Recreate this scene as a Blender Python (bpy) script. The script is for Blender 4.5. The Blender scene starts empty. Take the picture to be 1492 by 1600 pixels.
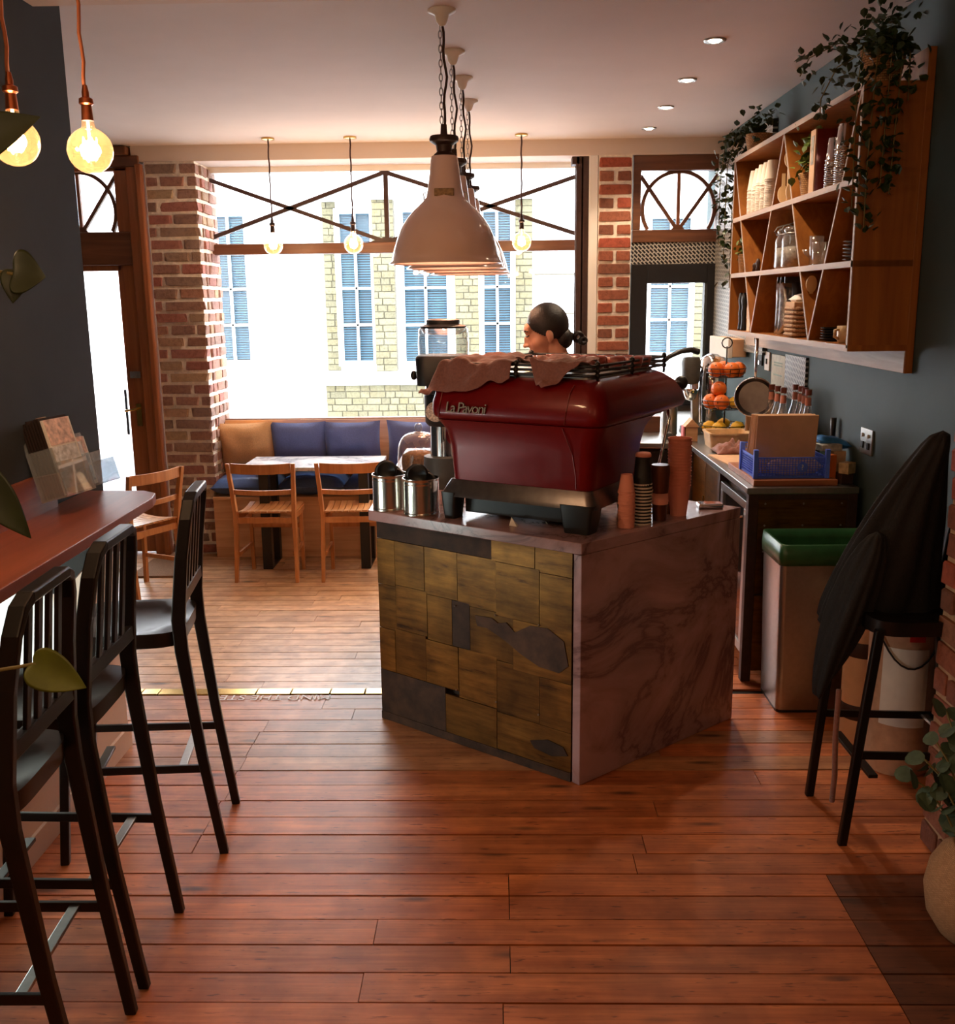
import bpy, bmesh, math, random
from mathutils import Vector, Matrix, noise
random.seed(7)
R = math.radians
scene = bpy.context.scene
COL = scene.collection

# ------------------------------------------------------------------ camera
cam_d = bpy.data.cameras.new('camera')
cam = bpy.data.objects.new('camera', cam_d)
COL.objects.link(cam)
FPX = 1557.0
cam_d.sensor_fit = 'HORIZONTAL'
cam_d.sensor_width = 36.0
cam_d.lens = FPX / 1492 * 36
cam_d.clip_start = 0.05
_p = math.atan(332 / FPX); _y = math.atan(36 / (FPX / math.cos(_p))); _r = 0.012
_f = Vector((-math.sin(_y) * math.cos(_p), math.cos(_y) * math.cos(_p), -math.sin(_p)))
_x = Vector((math.cos(_y), math.sin(_y), 0)); _u = _x.cross(_f)
_x2 = _x * math.cos(_r) - _u * math.sin(_r); _u2 = _x * math.sin(_r) + _u * math.cos(_r)
_m = Matrix((_x2, _u2, -_f)).transposed().to_4x4()
_m.translation = (0, 0, 1.75)
cam.matrix_world = _m
scene.camera = cam

# ------------------------------------------------------------------ world, exposure
SKY = 8.5
world = bpy.data.worlds.new('overcast_sky'); scene.world = world
world.use_nodes = True
wn = world.node_tree.nodes
wn['Background'].inputs[0].default_value = (0.96, 0.98, 1.0, 1)
wn['Background'].inputs[1].default_value = SKY
vs = scene.view_settings
vs.view_transform = 'Standard'; vs.look = 'None'; vs.gamma = 1.0; vs.use_curve_mapping = False
vs.exposure = 0.6
WARM = (1.0, 0.68, 0.44)
W_BULB = 7.0      # globe filament bulbs
W_DOME = 5.5      # bulbs inside the enamel shades
W_DOWN = 30.0     # recessed spots
scene.cycles.max_bounces = 10
scene.cycles.transparent_max_bounces = 24
scene.cycles.sample_clamp_indirect = 6.0
scene.cycles.caustics_reflective = False
scene.cycles.caustics_refractive = False

# ------------------------------------------------------------------ materials
def S(r, g, b):
    return tuple(((c / 255) / 12.92 if c / 255 <= 0.04045 else ((c / 255 + 0.055) / 1.055) ** 2.4) for c in (r, g, b)) + (1,)
MATS = {}
def _new(name):
    m = bpy.data.materials.new(name); m.use_nodes = True
    nt = m.node_tree
    return m, nt, nt.nodes['Principled BSDF']
def N(nt, t, **kw):
    n = nt.nodes.new(t)
    for k, v in kw.items():
        if hasattr(n, k) and not k.startswith('i_'): setattr(n, k, v)
        elif k.startswith('i_'): n.inputs[k[2:].replace('_', ' ')].default_value = v
    return n
def coords(nt, scale, kind='pos', rnd=False):
    """position (or object) coordinates, scaled; optionally shifted per object"""
    if kind == 'pos': src = N(nt, 'ShaderNodeNewGeometry').outputs['Position']
    else: src = N(nt, 'ShaderNodeTexCoord').outputs['Object']
    mp = N(nt, 'ShaderNodeMapping'); mp.inputs['Scale'].default_value = scale
    if rnd:
        oi = N(nt, 'ShaderNodeObjectInfo')
        ml = N(nt, 'ShaderNodeMath', operation='MULTIPLY'); ml.inputs[1].default_value = 37.0
        nt.links.new(oi.outputs['Random'], ml.inputs[0])
        ad = N(nt, 'ShaderNodeVectorMath', operation='ADD')
        nt.links.new(src, ad.inputs[0]); nt.links.new(ml.outputs[0], ad.inputs[1]); src = ad.outputs[0]
    nt.links.new(src, mp.inputs['Vector'])
    return mp.outputs[0]
def ramp(nt, fac, stops):
    r = N(nt, 'ShaderNodeValToRGB'); el = r.color_ramp.elements
    while len(el) < len(stops): el.new(0.5)
    for e, (p, c) in zip(el, stops): e.position = p; e.color = c
    nt.links.new(fac, r.inputs[0]); return r.outputs[0]
def bump(nt, b, h, st=0.2, d=0.01):
    n = N(nt, 'ShaderNodeBump'); n.inputs['Strength'].default_value = st; n.inputs['Distance'].default_value = d
    nt.links.new(h, n.inputs['Height']); nt.links.new(n.outputs[0], b.inputs['Normal'])
def plain(name, col, rough=0.5, metal=0.0, vary=0.12, nscale=30, bmp=0.0, spec=0.5, coat=0.0, sheen=0.0, kind='pos', rnd=0.0):
    if name in MATS: return MATS[name]
    m, nt, b = _new(name)
    nz = N(nt, 'ShaderNodeTexNoise'); nz.inputs['Scale'].default_value = 1; nz.inputs['Detail'].default_value = 4
    nt.links.new(coords(nt, (nscale,) * 3, kind), nz.inputs['Vector'])
    lo = tuple(c * (1 - vary) for c in col[:3]) + (1,); hi = tuple(min(1, c * (1 + vary)) for c in col[:3]) + (1,)
    c = ramp(nt, nz.outputs['Fac'], [(0.3, lo), (0.7, hi)])
    if rnd:
        oi = N(nt, 'ShaderNodeObjectInfo'); hs = N(nt, 'ShaderNodeHueSaturation')
        mr = N(nt, 'ShaderNodeMapRange'); mr.inputs['To Min'].default_value = 1 - rnd; mr.inputs['To Max'].default_value = 1 + rnd
        nt.links.new(oi.outputs['Random'], mr.inputs['Value']); nt.links.new(mr.outputs[0], hs.inputs['Value'])
        nt.links.new(c, hs.inputs['Color']); c = hs.outputs[0]
    nt.links.new(c, b.inputs['Base Color'])
    b.inputs['Roughness'].default_value = rough; b.inputs['Metallic'].default_value = metal
    b.inputs['Specular IOR Level'].default_value = spec; b.inputs['Coat Weight'].default_value = coat
    b.inputs['Coat Roughness'].default_value = 0.06
    if sheen: b.inputs['Sheen Weight'].default_value = sheen
    if bmp: bump(nt, b, nz.outputs['Fac'], bmp)
    MATS[name] = m; return m
def wood(name, dark, light, axis='x', rough=0.4, scale=1.0, rnd=True, knots=False, tint=0.0, bmp=0.08, coat=0.0):
    m, nt, b = _new(name)
    st = {'x': (1.2, 22, 22), 'y': (22, 1.2, 22), 'z': (22, 22, 1.2)}[axis]
    v = coords(nt, tuple(s * scale for s in st), 'pos', rnd)
    n1 = N(nt, 'ShaderNodeTexNoise'); n1.inputs['Scale'].default_value = 1.0; n1.inputs['Detail'].default_value = 6; n1.inputs['Roughness'].default_value = 0.62; n1.inputs['Distortion'].default_value = 0.6
    nt.links.new(v, n1.inputs['Vector'])
    c = ramp(nt, n1.outputs['Fac'], [(0.28, dark), (0.52, tuple((a + d) / 2 for a, d in zip(dark, light))), (0.72, light)])
    if knots:
        kv = coords(nt, {'x': (2.2, 9, 9), 'y': (9, 2.2, 9), 'z': (9, 9, 2.2)}[axis], 'pos', rnd)
        vo = N(nt, 'ShaderNodeTexVoronoi'); vo.inputs['Scale'].default_value = 1.0
        nt.links.new(kv, vo.inputs['Vector'])
        kc = ramp(nt, vo.outputs['Distance'], [(0.05, (0, 0, 0, 1)), (0.17, (1, 1, 1, 1))])
        wv = N(nt, 'ShaderNodeTexNoise'); wv.inputs['Scale'].default_value = 9.0; wv.inputs['Detail'].default_value = 5
        nt.links.new(coords(nt, (1, 1, 1), 'pos', rnd), wv.inputs['Vector'])
        wr = ramp(nt, wv.outputs['Fac'], [(0.40, (0.55, 0.5, 0.47, 1)), (0.62, (1, 1, 1, 1))])
        fv = N(nt, 'ShaderNodeTexNoise'); fv.inputs['Scale'].default_value = 1.0; fv.inputs['Detail'].default_value = 3
        nt.links.new(coords(nt, {'x': (16, 95, 95), 'y': (95, 16, 95), 'z': (95, 95, 16)}[axis], 'pos', rnd), fv.inputs['Vector'])
        fr = ramp(nt, fv.outputs['Fac'], [(0.64, (1, 1, 1, 1)), (0.70, (0.3, 0.22, 0.18, 1))])
        gv = N(nt, 'ShaderNodeTexNoise'); gv.inputs['Scale'].default_value = 1.0; gv.inputs['Detail'].default_value = 4
        nt.links.new(coords(nt, {'x': (4, 130, 130), 'y': (130, 4, 130), 'z': (130, 130, 4)}[axis], 'pos', rnd), gv.inputs['Vector'])
        gr = ramp(nt, gv.outputs['Fac'], [(0.3, (0.74, 0.70, 0.68, 1)), (0.6, (1, 1, 1, 1))])
        for src, f in ((kc, 0.75), (wr, 0.6), (fr, 0.8), (gr, 0.7)):
            mx = N(nt, 'ShaderNodeMix', data_type='RGBA', blend_type='MULTIPLY'); mx.inputs[0].default_value = f
            nt.links.new(c, mx.inputs[6]); nt.links.new(src, mx.inputs[7]); c = mx.outputs[2]
    if tint:
        oi = N(nt, 'ShaderNodeObjectInfo'); hs = N(nt, 'ShaderNodeHueSaturation')
        mr = N(nt, 'ShaderNodeMapRange'); mr.inputs['To Min'].default_value = 1 - tint; mr.inputs['To Max'].default_value = 1 + tint
        nt.links.new(oi.outputs['Random'], mr.inputs['Value']); nt.links.new(mr.outputs[0], hs.inputs['Value'])
        nt.links.new(c, hs.inputs['Color']); c = hs.outputs[0]
    nt.links.new(c, b.inputs['Base Color'])
    b.inputs['Roughness'].default_value = rough; b.inputs['Coat Weight'].default_value = coat; b.inputs['Coat Roughness'].default_value = 0.25
    if bmp: bump(nt, b, n1.outputs['Fac'], bmp, 0.004)
    return m
def brick_mat(name, cols, rough=0.9, bmp=0.5):
    m, nt, b = _new(name)
    oi = N(nt, 'ShaderNodeObjectInfo')
    k = len(cols)
    c = ramp(nt, oi.outputs['Random'], [(i / max(1, k - 1), c) for i, c in enumerate(cols)])
    nz = N(nt, 'ShaderNodeTexNoise'); nz.inputs['Scale'].default_value = 34; nz.inputs['Detail'].default_value = 7; nz.inputs['Roughness'].default_value = 0.7
    nt.links.new(coords(nt, (1, 1, 1)), nz.inputs['Vector'])
    sp = ramp(nt, nz.outputs['Fac'], [(0.3, (0.45, 0.42, 0.4, 1)), (0.55, (1, 1, 1, 1)), (0.75, (1.0, 0.98, 0.95, 1))])
    mx = N(nt, 'ShaderNodeMix', data_type='RGBA', blend_type='MULTIPLY'); mx.inputs[0].default_value = 0.8
    nt.links.new(c, mx.inputs[6]); nt.links.new(sp, mx.inputs[7])
    nt.links.new(mx.outputs[2], b.inputs['Base Color'])
    b.inputs['Roughness'].default_value = rough
    bump(nt, b, nz.outputs['Fac'], bmp, 0.012)
    return m
def marble(name, base, vein, rough=0.22, scale=1.0):
    m, nt, b = _new(name)
    v = coords(nt, (scale,) * 3)
    d = N(nt, 'ShaderNodeTexNoise'); d.inputs['Scale'].default_value = 2.2; d.inputs['Detail'].default_value = 6
    nt.links.new(v, d.inputs['Vector'])
    n1 = N(nt, 'ShaderNodeTexNoise'); n1.inputs['Scale'].default_value = 1.7; n1.inputs['Detail'].default_value = 9; n1.inputs['Roughness'].default_value = 0.6; n1.inputs['Distortion'].default_value = 1.1
    nt.links.new(v, n1.inputs['Vector'])
    ab = N(nt, 'ShaderNodeMath', operation='SUBTRACT'); ab.inputs[1].default_value = 0.5; nt.links.new(n1.outputs['Fac'], ab.inputs[0])
    a2 = N(nt, 'ShaderNodeMath', operation='ABSOLUTE'); nt.links.new(ab.outputs[0], a2.inputs[0])
    c1 = ramp(nt, a2.outputs[0], [(0.0, vein), (0.02, tuple((x + y) / 2 for x, y in zip(base, vein))), (0.09, base)])
    c2 = ramp(nt, d.outputs['Fac'], [(0.3, (0.62, 0.6, 0.62, 1)), (0.65, (1, 1, 1, 1))])
    mx = N(nt, 'ShaderNodeMix', data_type='RGBA', blend_type='MULTIPLY'); mx.inputs[0].default_value = 0.75
    nt.links.new(c1, mx.inputs[6]); nt.links.new(c2, mx.inputs[7])
    nt.links.new(mx.outputs[2], b.inputs['Base Color'])
    b.inputs['Roughness'].default_value = rough
    return m
def brass_panel(name, lo, hi, dark, rough=0.42, metal=0.75, streak=(3, 40, 40), rnd=True):
    m, nt, b = _new(name)
    v = coords(nt, streak, 'pos', rnd)
    n1 = N(nt, 'ShaderNodeTexNoise'); n1.inputs['Scale'].default_value = 1.0; n1.inputs['Detail'].default_value = 7; n1.inputs['Roughness'].default_value = 0.68
    nt.links.new(v, n1.inputs['Vector'])
    n2 = N(nt, 'ShaderNodeTexNoise'); n2.inputs['Scale'].default_value = 7.0; n2.inputs['Detail'].default_value = 4
    nt.links.new(coords(nt, (1, 1, 1), 'pos', rnd), n2.inputs['Vector'])
    c1 = ramp(nt, n1.outputs['Fac'], [(0.30, dark), (0.40, lo), (0.66, hi)])
    c2 = ramp(nt, n2.outputs['Fac'], [(0.35, (0.45, 0.42, 0.36, 1)), (0.6, (1, 1, 1, 1))])
    mx = N(nt, 'ShaderNodeMix', data_type='RGBA', blend_type='MULTIPLY'); mx.inputs[0].default_value = 0.8
    nt.links.new(c1, mx.inputs[6]); nt.links.new(c2, mx.inputs[7]); c = mx.outputs[2]
    oi = N(nt, 'ShaderNodeObjectInfo'); hs = N(nt, 'ShaderNodeHueSaturation')
    mr = N(nt, 'ShaderNodeMapRange'); mr.inputs['To Min'].default_value = 0.7; mr.inputs['To Max'].default_value = 1.25
    nt.links.new(oi.outputs['Random'], mr.inputs['Value']); nt.links.new(mr.outputs[0], hs.inputs['Value'])
    nt.links.new(c, hs.inputs['Color'])
    nt.links.new(hs.outputs[0], b.inputs['Base Color'])
    b.inputs['Roughness'].default_value = rough; b.inputs['Metallic'].default_value = metal
    bump(nt, b, n1.outputs['Fac'], 0.15, 0.004)
    return m
def clear(name, tint=(1, 1, 1, 1), refl=0.08, rough=0.02, body=0.0, bodycol=(1, 1, 1, 1)):
    """thin clear glass or acrylic: light goes through, a little mirrors"""
    m = bpy.data.materials.new(name); m.use_nodes = True; nt = m.node_tree; nt.nodes.clear()
    o = N(nt, 'ShaderNodeOutputMaterial'); t = N(nt, 'ShaderNodeBsdfTransparent'); g = N(nt, 'ShaderNodeBsdfGlossy')
    t.inputs[0].default_value = tint; g.inputs['Roughness'].default_value = rough
    lw = N(nt, 'ShaderNodeLayerWeight'); lw.inputs['Blend'].default_value = 0.25
    mr = N(nt, 'ShaderNodeMapRange'); mr.inputs['To Min'].default_value = refl * 0.6; mr.inputs['To Max'].default_value = min(1, refl * 5)
    nt.links.new(lw.outputs['Facing'], mr.inputs['Value'])
    mx = N(nt, 'ShaderNodeMixShader'); nt.links.new(mr.outputs[0], mx.inputs[0]); nt.links.new(t.outputs[0], mx.inputs[1]); nt.links.new(g.outputs[0], mx.inputs[2])
    out = mx.outputs[0]
    if body:
        d = N(nt, 'ShaderNodeBsdfDiffuse'); d.inputs[0].default_value = bodycol
        m2 = N(nt, 'ShaderNodeMixShader'); m2.inputs[0].default_value = body
        nt.links.new(out, m2.inputs[1]); nt.links.new(d.outputs[0], m2.inputs[2]); out = m2.outputs[0]
    nt.links.new(out, o.inputs[0]); return m
def emit(name, col, st):
    m = bpy.data.materials.new(name); m.use_nodes = True; nt = m.node_tree; nt.nodes.clear()
    o = N(nt, 'ShaderNodeOutputMaterial'); e = N(nt, 'ShaderNodeEmission')
    e.inputs[0].default_value = tuple(col[:3]) + (1,); e.inputs[1].default_value = st
    nt.links.new(e.outputs[0], o.inputs[0]); return m
def stripes(name, a, b_, freq, axis='z', rough=0.5, duty=0.5):
    m, nt, b = _new(name)
    sx = N(nt, 'ShaderNodeSeparateXYZ'); nt.links.new(N(nt, 'ShaderNodeNewGeometry').outputs['Position'], sx.inputs[0])
    ml = N(nt, 'ShaderNodeMath', operation='MULTIPLY'); ml.inputs[1].default_value = freq
    nt.links.new(sx.outputs['XYZ'.index(axis.upper())], ml.inputs[0])
    fr = N(nt, 'ShaderNodeMath', operation='FRACT'); nt.links.new(ml.outputs[0], fr.inputs[0])
    nz = N(nt, 'ShaderNodeTexNoise'); nz.inputs['Scale'].default_value = 1.6; nz.inputs['Detail'].default_value = 2
    nt.links.new(coords(nt, (1.5, 1, 0.8)), nz.inputs['Vector'])
    c = ramp(nt, fr.outputs[0], [(duty - 0.08, a), (duty + 0.08, b_)])
    c2 = ramp(nt, nz.outputs['Fac'], [(0.35, (0.6, 0.75, 0.85, 1)), (0.65, (1, 1, 1, 1))])
    mx = N(nt, 'ShaderNodeMix', data_type='RGBA', blend_type='MULTIPLY'); mx.inputs[0].default_value = 0.9
    nt.links.new(c, mx.inputs[6]); nt.links.new(c2, mx.inputs[7]); nt.links.new(mx.outputs[2], b.inputs['Base Color'])
    b.inputs['Roughness'].default_value = rough; return m
def tile_pattern(name, sc, axes='xz'):
    """black and white woven-link wall tiles"""
    m, nt, b = _new(name)
    sx = N(nt, 'ShaderNodeSeparateXYZ'); nt.links.new(N(nt, 'ShaderNodeNewGeometry').outputs['Position'], sx.inputs[0])
    cx = N(nt, 'ShaderNodeCombineXYZ')
    nt.links.new(sx.outputs['xyz'.index(axes[0])], cx.inputs[0]); nt.links.new(sx.outputs['xyz'.index(axes[1])], cx.inputs[1])
    mp = N(nt, 'ShaderNodeMapping'); mp.inputs['Scale'].default_value = (sc, sc, sc); mp.inputs['Rotation'].default_value = (0, 0, R(45)); nt.links.new(cx.outputs[0], mp.inputs[0])
    br = N(nt, 'ShaderNodeTexBrick'); br.inputs['Scale'].default_value = 1.0; br.inputs['Mortar Size'].default_value = 0.10; br.inputs['Mortar Smooth'].default_value = 0.05
    br.inputs['Color1'].default_value = S(18, 18, 20); br.inputs['Color2'].default_value = S(26, 26, 28); br.inputs['Mortar'].default_value = S(190, 185, 175)
    br.inputs['Brick Width'].default_value = 1.0; br.inputs['Row Height'].default_value = 0.55
    nt.links.new(mp.outputs[0], br.inputs['Vector']); nt.links.new(br.outputs['Color'], b.inputs['Base Color'])
    b.inputs['Roughness'].default_value = 0.3; return m
def weave(name, lo, hi, sc=60):
    m, nt, b = _new(name)
    ck = N(nt, 'ShaderNodeTexBrick'); ck.inputs['Scale'].default_value = sc; ck.inputs['Mortar Size'].default_value = 0.06; ck.inputs['Mortar Smooth'].default_value = 0.8
    ck.inputs['Color1'].default_value = hi; ck.inputs['Color2'].default_value = tuple((a + c) / 2 for a, c in zip(lo, hi)); ck.inputs['Mortar'].default_value = lo
    tc = N(nt, 'ShaderNodeTexCoord'); sp = N(nt, 'ShaderNodeSeparateXYZ'); nt.links.new(tc.outputs['Object'], sp.inputs[0])
    at = N(nt, 'ShaderNodeMath', operation='ARCTAN2'); nt.links.new(sp.outputs[0], at.inputs[0]); nt.links.new(sp.outputs[1], at.inputs[1])
    s2 = N(nt, 'ShaderNodeMath', operation='MULTIPLY'); s2.inputs[1].default_value = 0.08; nt.links.new(at.outputs[0], s2.inputs[0])
    cb = N(nt, 'ShaderNodeCombineXYZ'); nt.links.new(s2.outputs[0], cb.inputs[0]); nt.links.new(sp.outputs[2], cb.inputs[1])
    nt.links.new(cb.outputs[0], ck.inputs['Vector']); nt.links.new(ck.outputs['Color'], b.inputs['Base Color'])
    b.inputs['Roughness'].default_value = 0.85; bump(nt, b, ck.outputs['Fac'], -0.6, 0.006); return m

M = dict(
    floor=wood('floor_boards', S(176, 90, 46), S(232, 140, 82), 'x', rough=0.46, rnd=True, knots=True, tint=0.16, bmp=0.12, coat=0.05),
    floor_pale=wood('pale_boards', S(186, 138, 98), S(228, 188, 146), 'x', rough=0.4, rnd=True, knots=True, tint=0.12, bmp=0.12, coat=0.12),  # paler board tone for the lower front room
    floor_mid=wood('mid_tone_boards', S(166, 104, 64), S(218, 156, 108), 'x', rough=0.46, rnd=True, knots=True, tint=0.14, bmp=0.12, coat=0.05),  # in-between board tone on the left, before the step
    floor_old=wood('old_dark_boards', S(86, 46, 28), S(144, 84, 52), 'x', rough=0.45, rnd=True, knots=True, tint=0.2, bmp=0.12),
    gap=plain('floor_gap', S(26, 15, 10), 0.9),
    ceil=plain('ceiling_paint', S(216, 202, 192), 0.85, vary=0.02, nscale=4),
    navy=plain('navy_wall_paint', S(48, 51, 54), 0.95, vary=0.05, nscale=5, bmp=0.03),
    teal=plain('teal_wall_paint', S(58, 79, 82), 0.7, vary=0.06, nscale=5, bmp=0.03),
    cream=plain('cream_paint', S(214, 190, 172), 0.7, vary=0.04, nscale=5),
    white=plain('white_paint', S(236, 234, 230), 0.55, vary=0.02, nscale=6),
    mortar=plain('lime_mortar', S(232, 220, 204), 0.95, vary=0.15, nscale=40, bmp=0.6),
    mortar_r=plain('old_mortar', S(188, 150, 116), 0.95, vary=0.15, nscale=40, bmp=0.6),
    brick=brick_mat('pillar_brick', [S(146, 112, 98), S(158, 116, 100), S(138, 116, 104), S(164, 104, 92), S(150, 124, 108), S(176, 150, 118), S(154, 98, 88), S(140, 118, 106)]),
    brick_r=brick_mat('red_brick', [S(142, 82, 62), S(160, 92, 68), S(126, 80, 62), S(172, 84, 62), S(150, 100, 76)]),
    stock=brick_mat('stock_brick', [S(100, 97, 74), S(112, 108, 86), S(94, 91, 72), S(106, 100, 74)], bmp=0.2),
    stockmortar=plain('stock_mortar', S(84, 80, 66), 0.95),
    render=plain('white_render', S(238, 240, 242), 0.8, vary=0.02, nscale=2),
    joinery=wood('brown_joinery', S(132, 76, 42), S(174, 108, 66), 'z', rough=0.45),
    joinery_x=wood('brown_joinery_across', S(88, 52, 34), S(126, 80, 52), 'x', rough=0.45),
    iron=plain('dark_brown_iron', S(62, 42, 36), 0.5, 0.2, vary=0.2),
    black=plain('black_frame', S(24, 24, 26), 0.45, vary=0.1),
    blackmetal=plain('black_powder_coat', S(24, 22, 21), 0.38, 0.0, vary=0.1),
    stoolmetal=plain('bronze_black_metal', S(26, 19, 16), 0.34, 0.3, vary=0.12),
    chairwood=wood('oiled_chair_wood', S(160, 100, 52), S(206, 142, 86), 'z', rough=0.42, rnd=True),
    chairslat=wood('chair_seat_wood', S(164, 108, 62), S(214, 160, 106), 'y', rough=0.42, rnd=True),
    benchwood=wood('bench_ply', S(190, 138, 98), S(228, 182, 138), 'x', rough=0.5),
    counterwood=wood('bar_top_wood', S(126, 62, 38), S(168, 92, 58), 'y', rough=0.4, scale=0.7),
    counteredge=wood('bar_edge_wood', S(112, 84, 62), S(150, 118, 90), 'y', rough=0.5),
    shelf=wood('shelf_face', S(134, 76, 26), S(176, 110, 44), 'z', rough=0.45, rnd=True),
    shelfpale=wood('shelf_edge', S(158, 128, 104), S(196, 168, 142), 'y', rough=0.55, rnd=True),
    marble_w=marble('white_marble', S(226, 226, 228), S(150, 152, 160), 0.2),
    marble=marble('grey_veined_marble', S(188, 152, 154), S(124, 96, 98), 0.24, 1.0),
    brass=brass_panel('patchwork_brass', S(112, 74, 26), S(142, 98, 38), S(66, 38, 16), metal=0.65, streak=(5, 5, 40)),
    brass_dk=brass_panel('dark_patina', S(62, 42, 30), S(78, 54, 38), S(42, 28, 20), rough=0.7, metal=0.1, streak=(14, 14, 14)),
    polbrass=plain('polished_brass', S(206, 168, 92), 0.25, 1.0, vary=0.1),
    copper=plain('copper', S(180, 104, 70), 0.28, 1.0, vary=0.1),
    steel=plain('brushed_steel', S(170, 168, 164), 0.32, 1.0, vary=0.06, nscale=60),
    chrome=plain('chrome', S(222, 224, 226), 0.08, 1.0, vary=0.02),
    tin=plain('tin', S(212, 206, 196), 0.2, 1.0, vary=0.05),
    red=plain('candy_red_enamel', S(112, 2, 6), 0.36, 0.1, vary=0.05, coat=0.15, spec=0.3),
    redbrown=plain('machine_side', S(120, 30, 26), 0.3, 0.2, coat=0.6),
    rubber=plain('black_plastic', S(26, 26, 27), 0.42),
    grey=plain('dark_grey_plastic', S(72, 76, 74), 0.5),
    enamel=plain('cream_enamel', S(238, 206, 192), 0.18, vary=0.03, nscale=8, coat=0.6),
    enamel_in=plain('white_enamel_inside', S(240, 236, 228), 0.3, vary=0.02),
    cloth=plain('brown_linen', S(134, 84, 72), 0.9, vary=0.15, nscale=120, bmp=0.2, sheen=0.3),
    blue=plain('navy_cushion', S(84, 94, 140), 0.85, vary=0.15, nscale=160, bmp=0.15, sheen=0.3),
    seatblue=plain('navy_seat_pad', S(74, 100, 150), 0.38, vary=0.12, nscale=90, bmp=0.1),
    tan=plain('tan_cushion', S(214, 164, 112), 0.85, vary=0.12, nscale=160, bmp=0.15, sheen=0.3),
    coat_=plain('black_coat_cloth', S(20, 15, 14), 0.8, vary=0.2, nscale=140, bmp=0.2),
    paper=plain('white_card', S(232, 226, 218), 0.8, vary=0.03),
    kraft=plain('kraft_paper', S(212, 172, 136), 0.85, vary=0.06, nscale=20),
    pink=plain('pink_paper_cup', S(240, 158, 136), 0.7, vary=0.03, nscale=20),
    cupwhite=plain('white_paper_cup', S(232, 220, 204), 0.7, vary=0.03),
    cupblack=plain('black_paper_cup', S(28, 24, 24), 0.6),
    bluecrate=plain('blue_crate_plastic', S(84, 124, 250), 0.42, vary=0.06),
    orange=plain('orange_peel', S(226, 112, 36), 0.45, vary=0.1, nscale=90, bmp=0.2),
    lemon=plain('lemon_peel', S(228, 184, 50), 0.45, vary=0.08, nscale=90, bmp=0.2),
    leaf=plain('pothos_leaf', S(38, 48, 16), 0.42, vary=0.3, nscale=26),
    ivy=plain('ivy_leaf', S(42, 62, 30), 0.5, vary=0.4, nscale=60),
    ivylite=plain('light_ivy_leaf', S(92, 112, 46), 0.5, vary=0.35, nscale=60),
    euc=plain('eucalyptus_leaf', S(74, 92, 70), 0.55, vary=0.25, nscale=40),
    stem=plain('plant_stem', S(110, 96, 48), 0.6),
    wicker=weave('wicker', S(110, 74, 40), S(196, 148, 94), 30),
    wicker_p=weave('pale_wicker', S(150, 112, 84), S(214, 180, 148), 42),
    skin=plain('skin', S(206, 152, 126), 0.5, vary=0.05, nscale=20),
    hair=plain('dark_hair', S(30, 26, 26), 0.4, vary=0.2, nscale=200, bmp=0.3),
    glass=clear('window_glass', refl=0.05),
    farglass=clear('far_window_glass', refl=0.008),
    jar=clear('jar_glass', (0.96, 0.98, 0.98, 1), refl=0.18, body=0.04),
    acrylic=clear('acrylic', (0.95, 0.98, 1, 1), refl=0.2, body=0.16, bodycol=(0.85, 0.92, 1, 1)),
    amberglass=clear('amber_glass', (1, 0.94, 0.82, 1), refl=0.14, body=0.035, bodycol=(1, 0.72, 0.4, 1)),
    syrup=plain('amber_syrup', S(84, 34, 18), 0.15, vary=0.1, coat=0.8),
    liner=plain('green_bin_liner', S(40, 92, 54), 0.35, vary=0.15, nscale=20, bmp=0.2),
    asphalt=plain('asphalt', S(150, 160, 170), 0.9, vary=0.15, nscale=30),
    paving=plain('pink_paving', S(196, 176, 176), 0.9, vary=0.1, nscale=6),
    kerb=plain('kerb_stone', S(205, 208, 212), 0.9),
    blind=stripes('venetian_blind', S(48, 90, 108), S(4, 12, 24), 27, 'z'),
    doormat=plain('coir_mat', S(128, 100, 78), 0.95, vary=0.25, nscale=160, bmp=0.4),
    tile_back=tile_pattern('patterned_tile', 26, 'xz'),
    tile_side=tile_pattern('patterned_tile_side', 26, 'yz'),
    filament=emit('filament', (1, 0.55, 0.18), 60),
    hot=emit('lit_bulb', (1, 0.66, 0.34), 9),
    spotface=emit('spot_lens', (1, 0.8, 0.55), 14),
    tube=emit('lit_tube', (0.86, 1.0, 0.95), 6),
)

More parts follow.
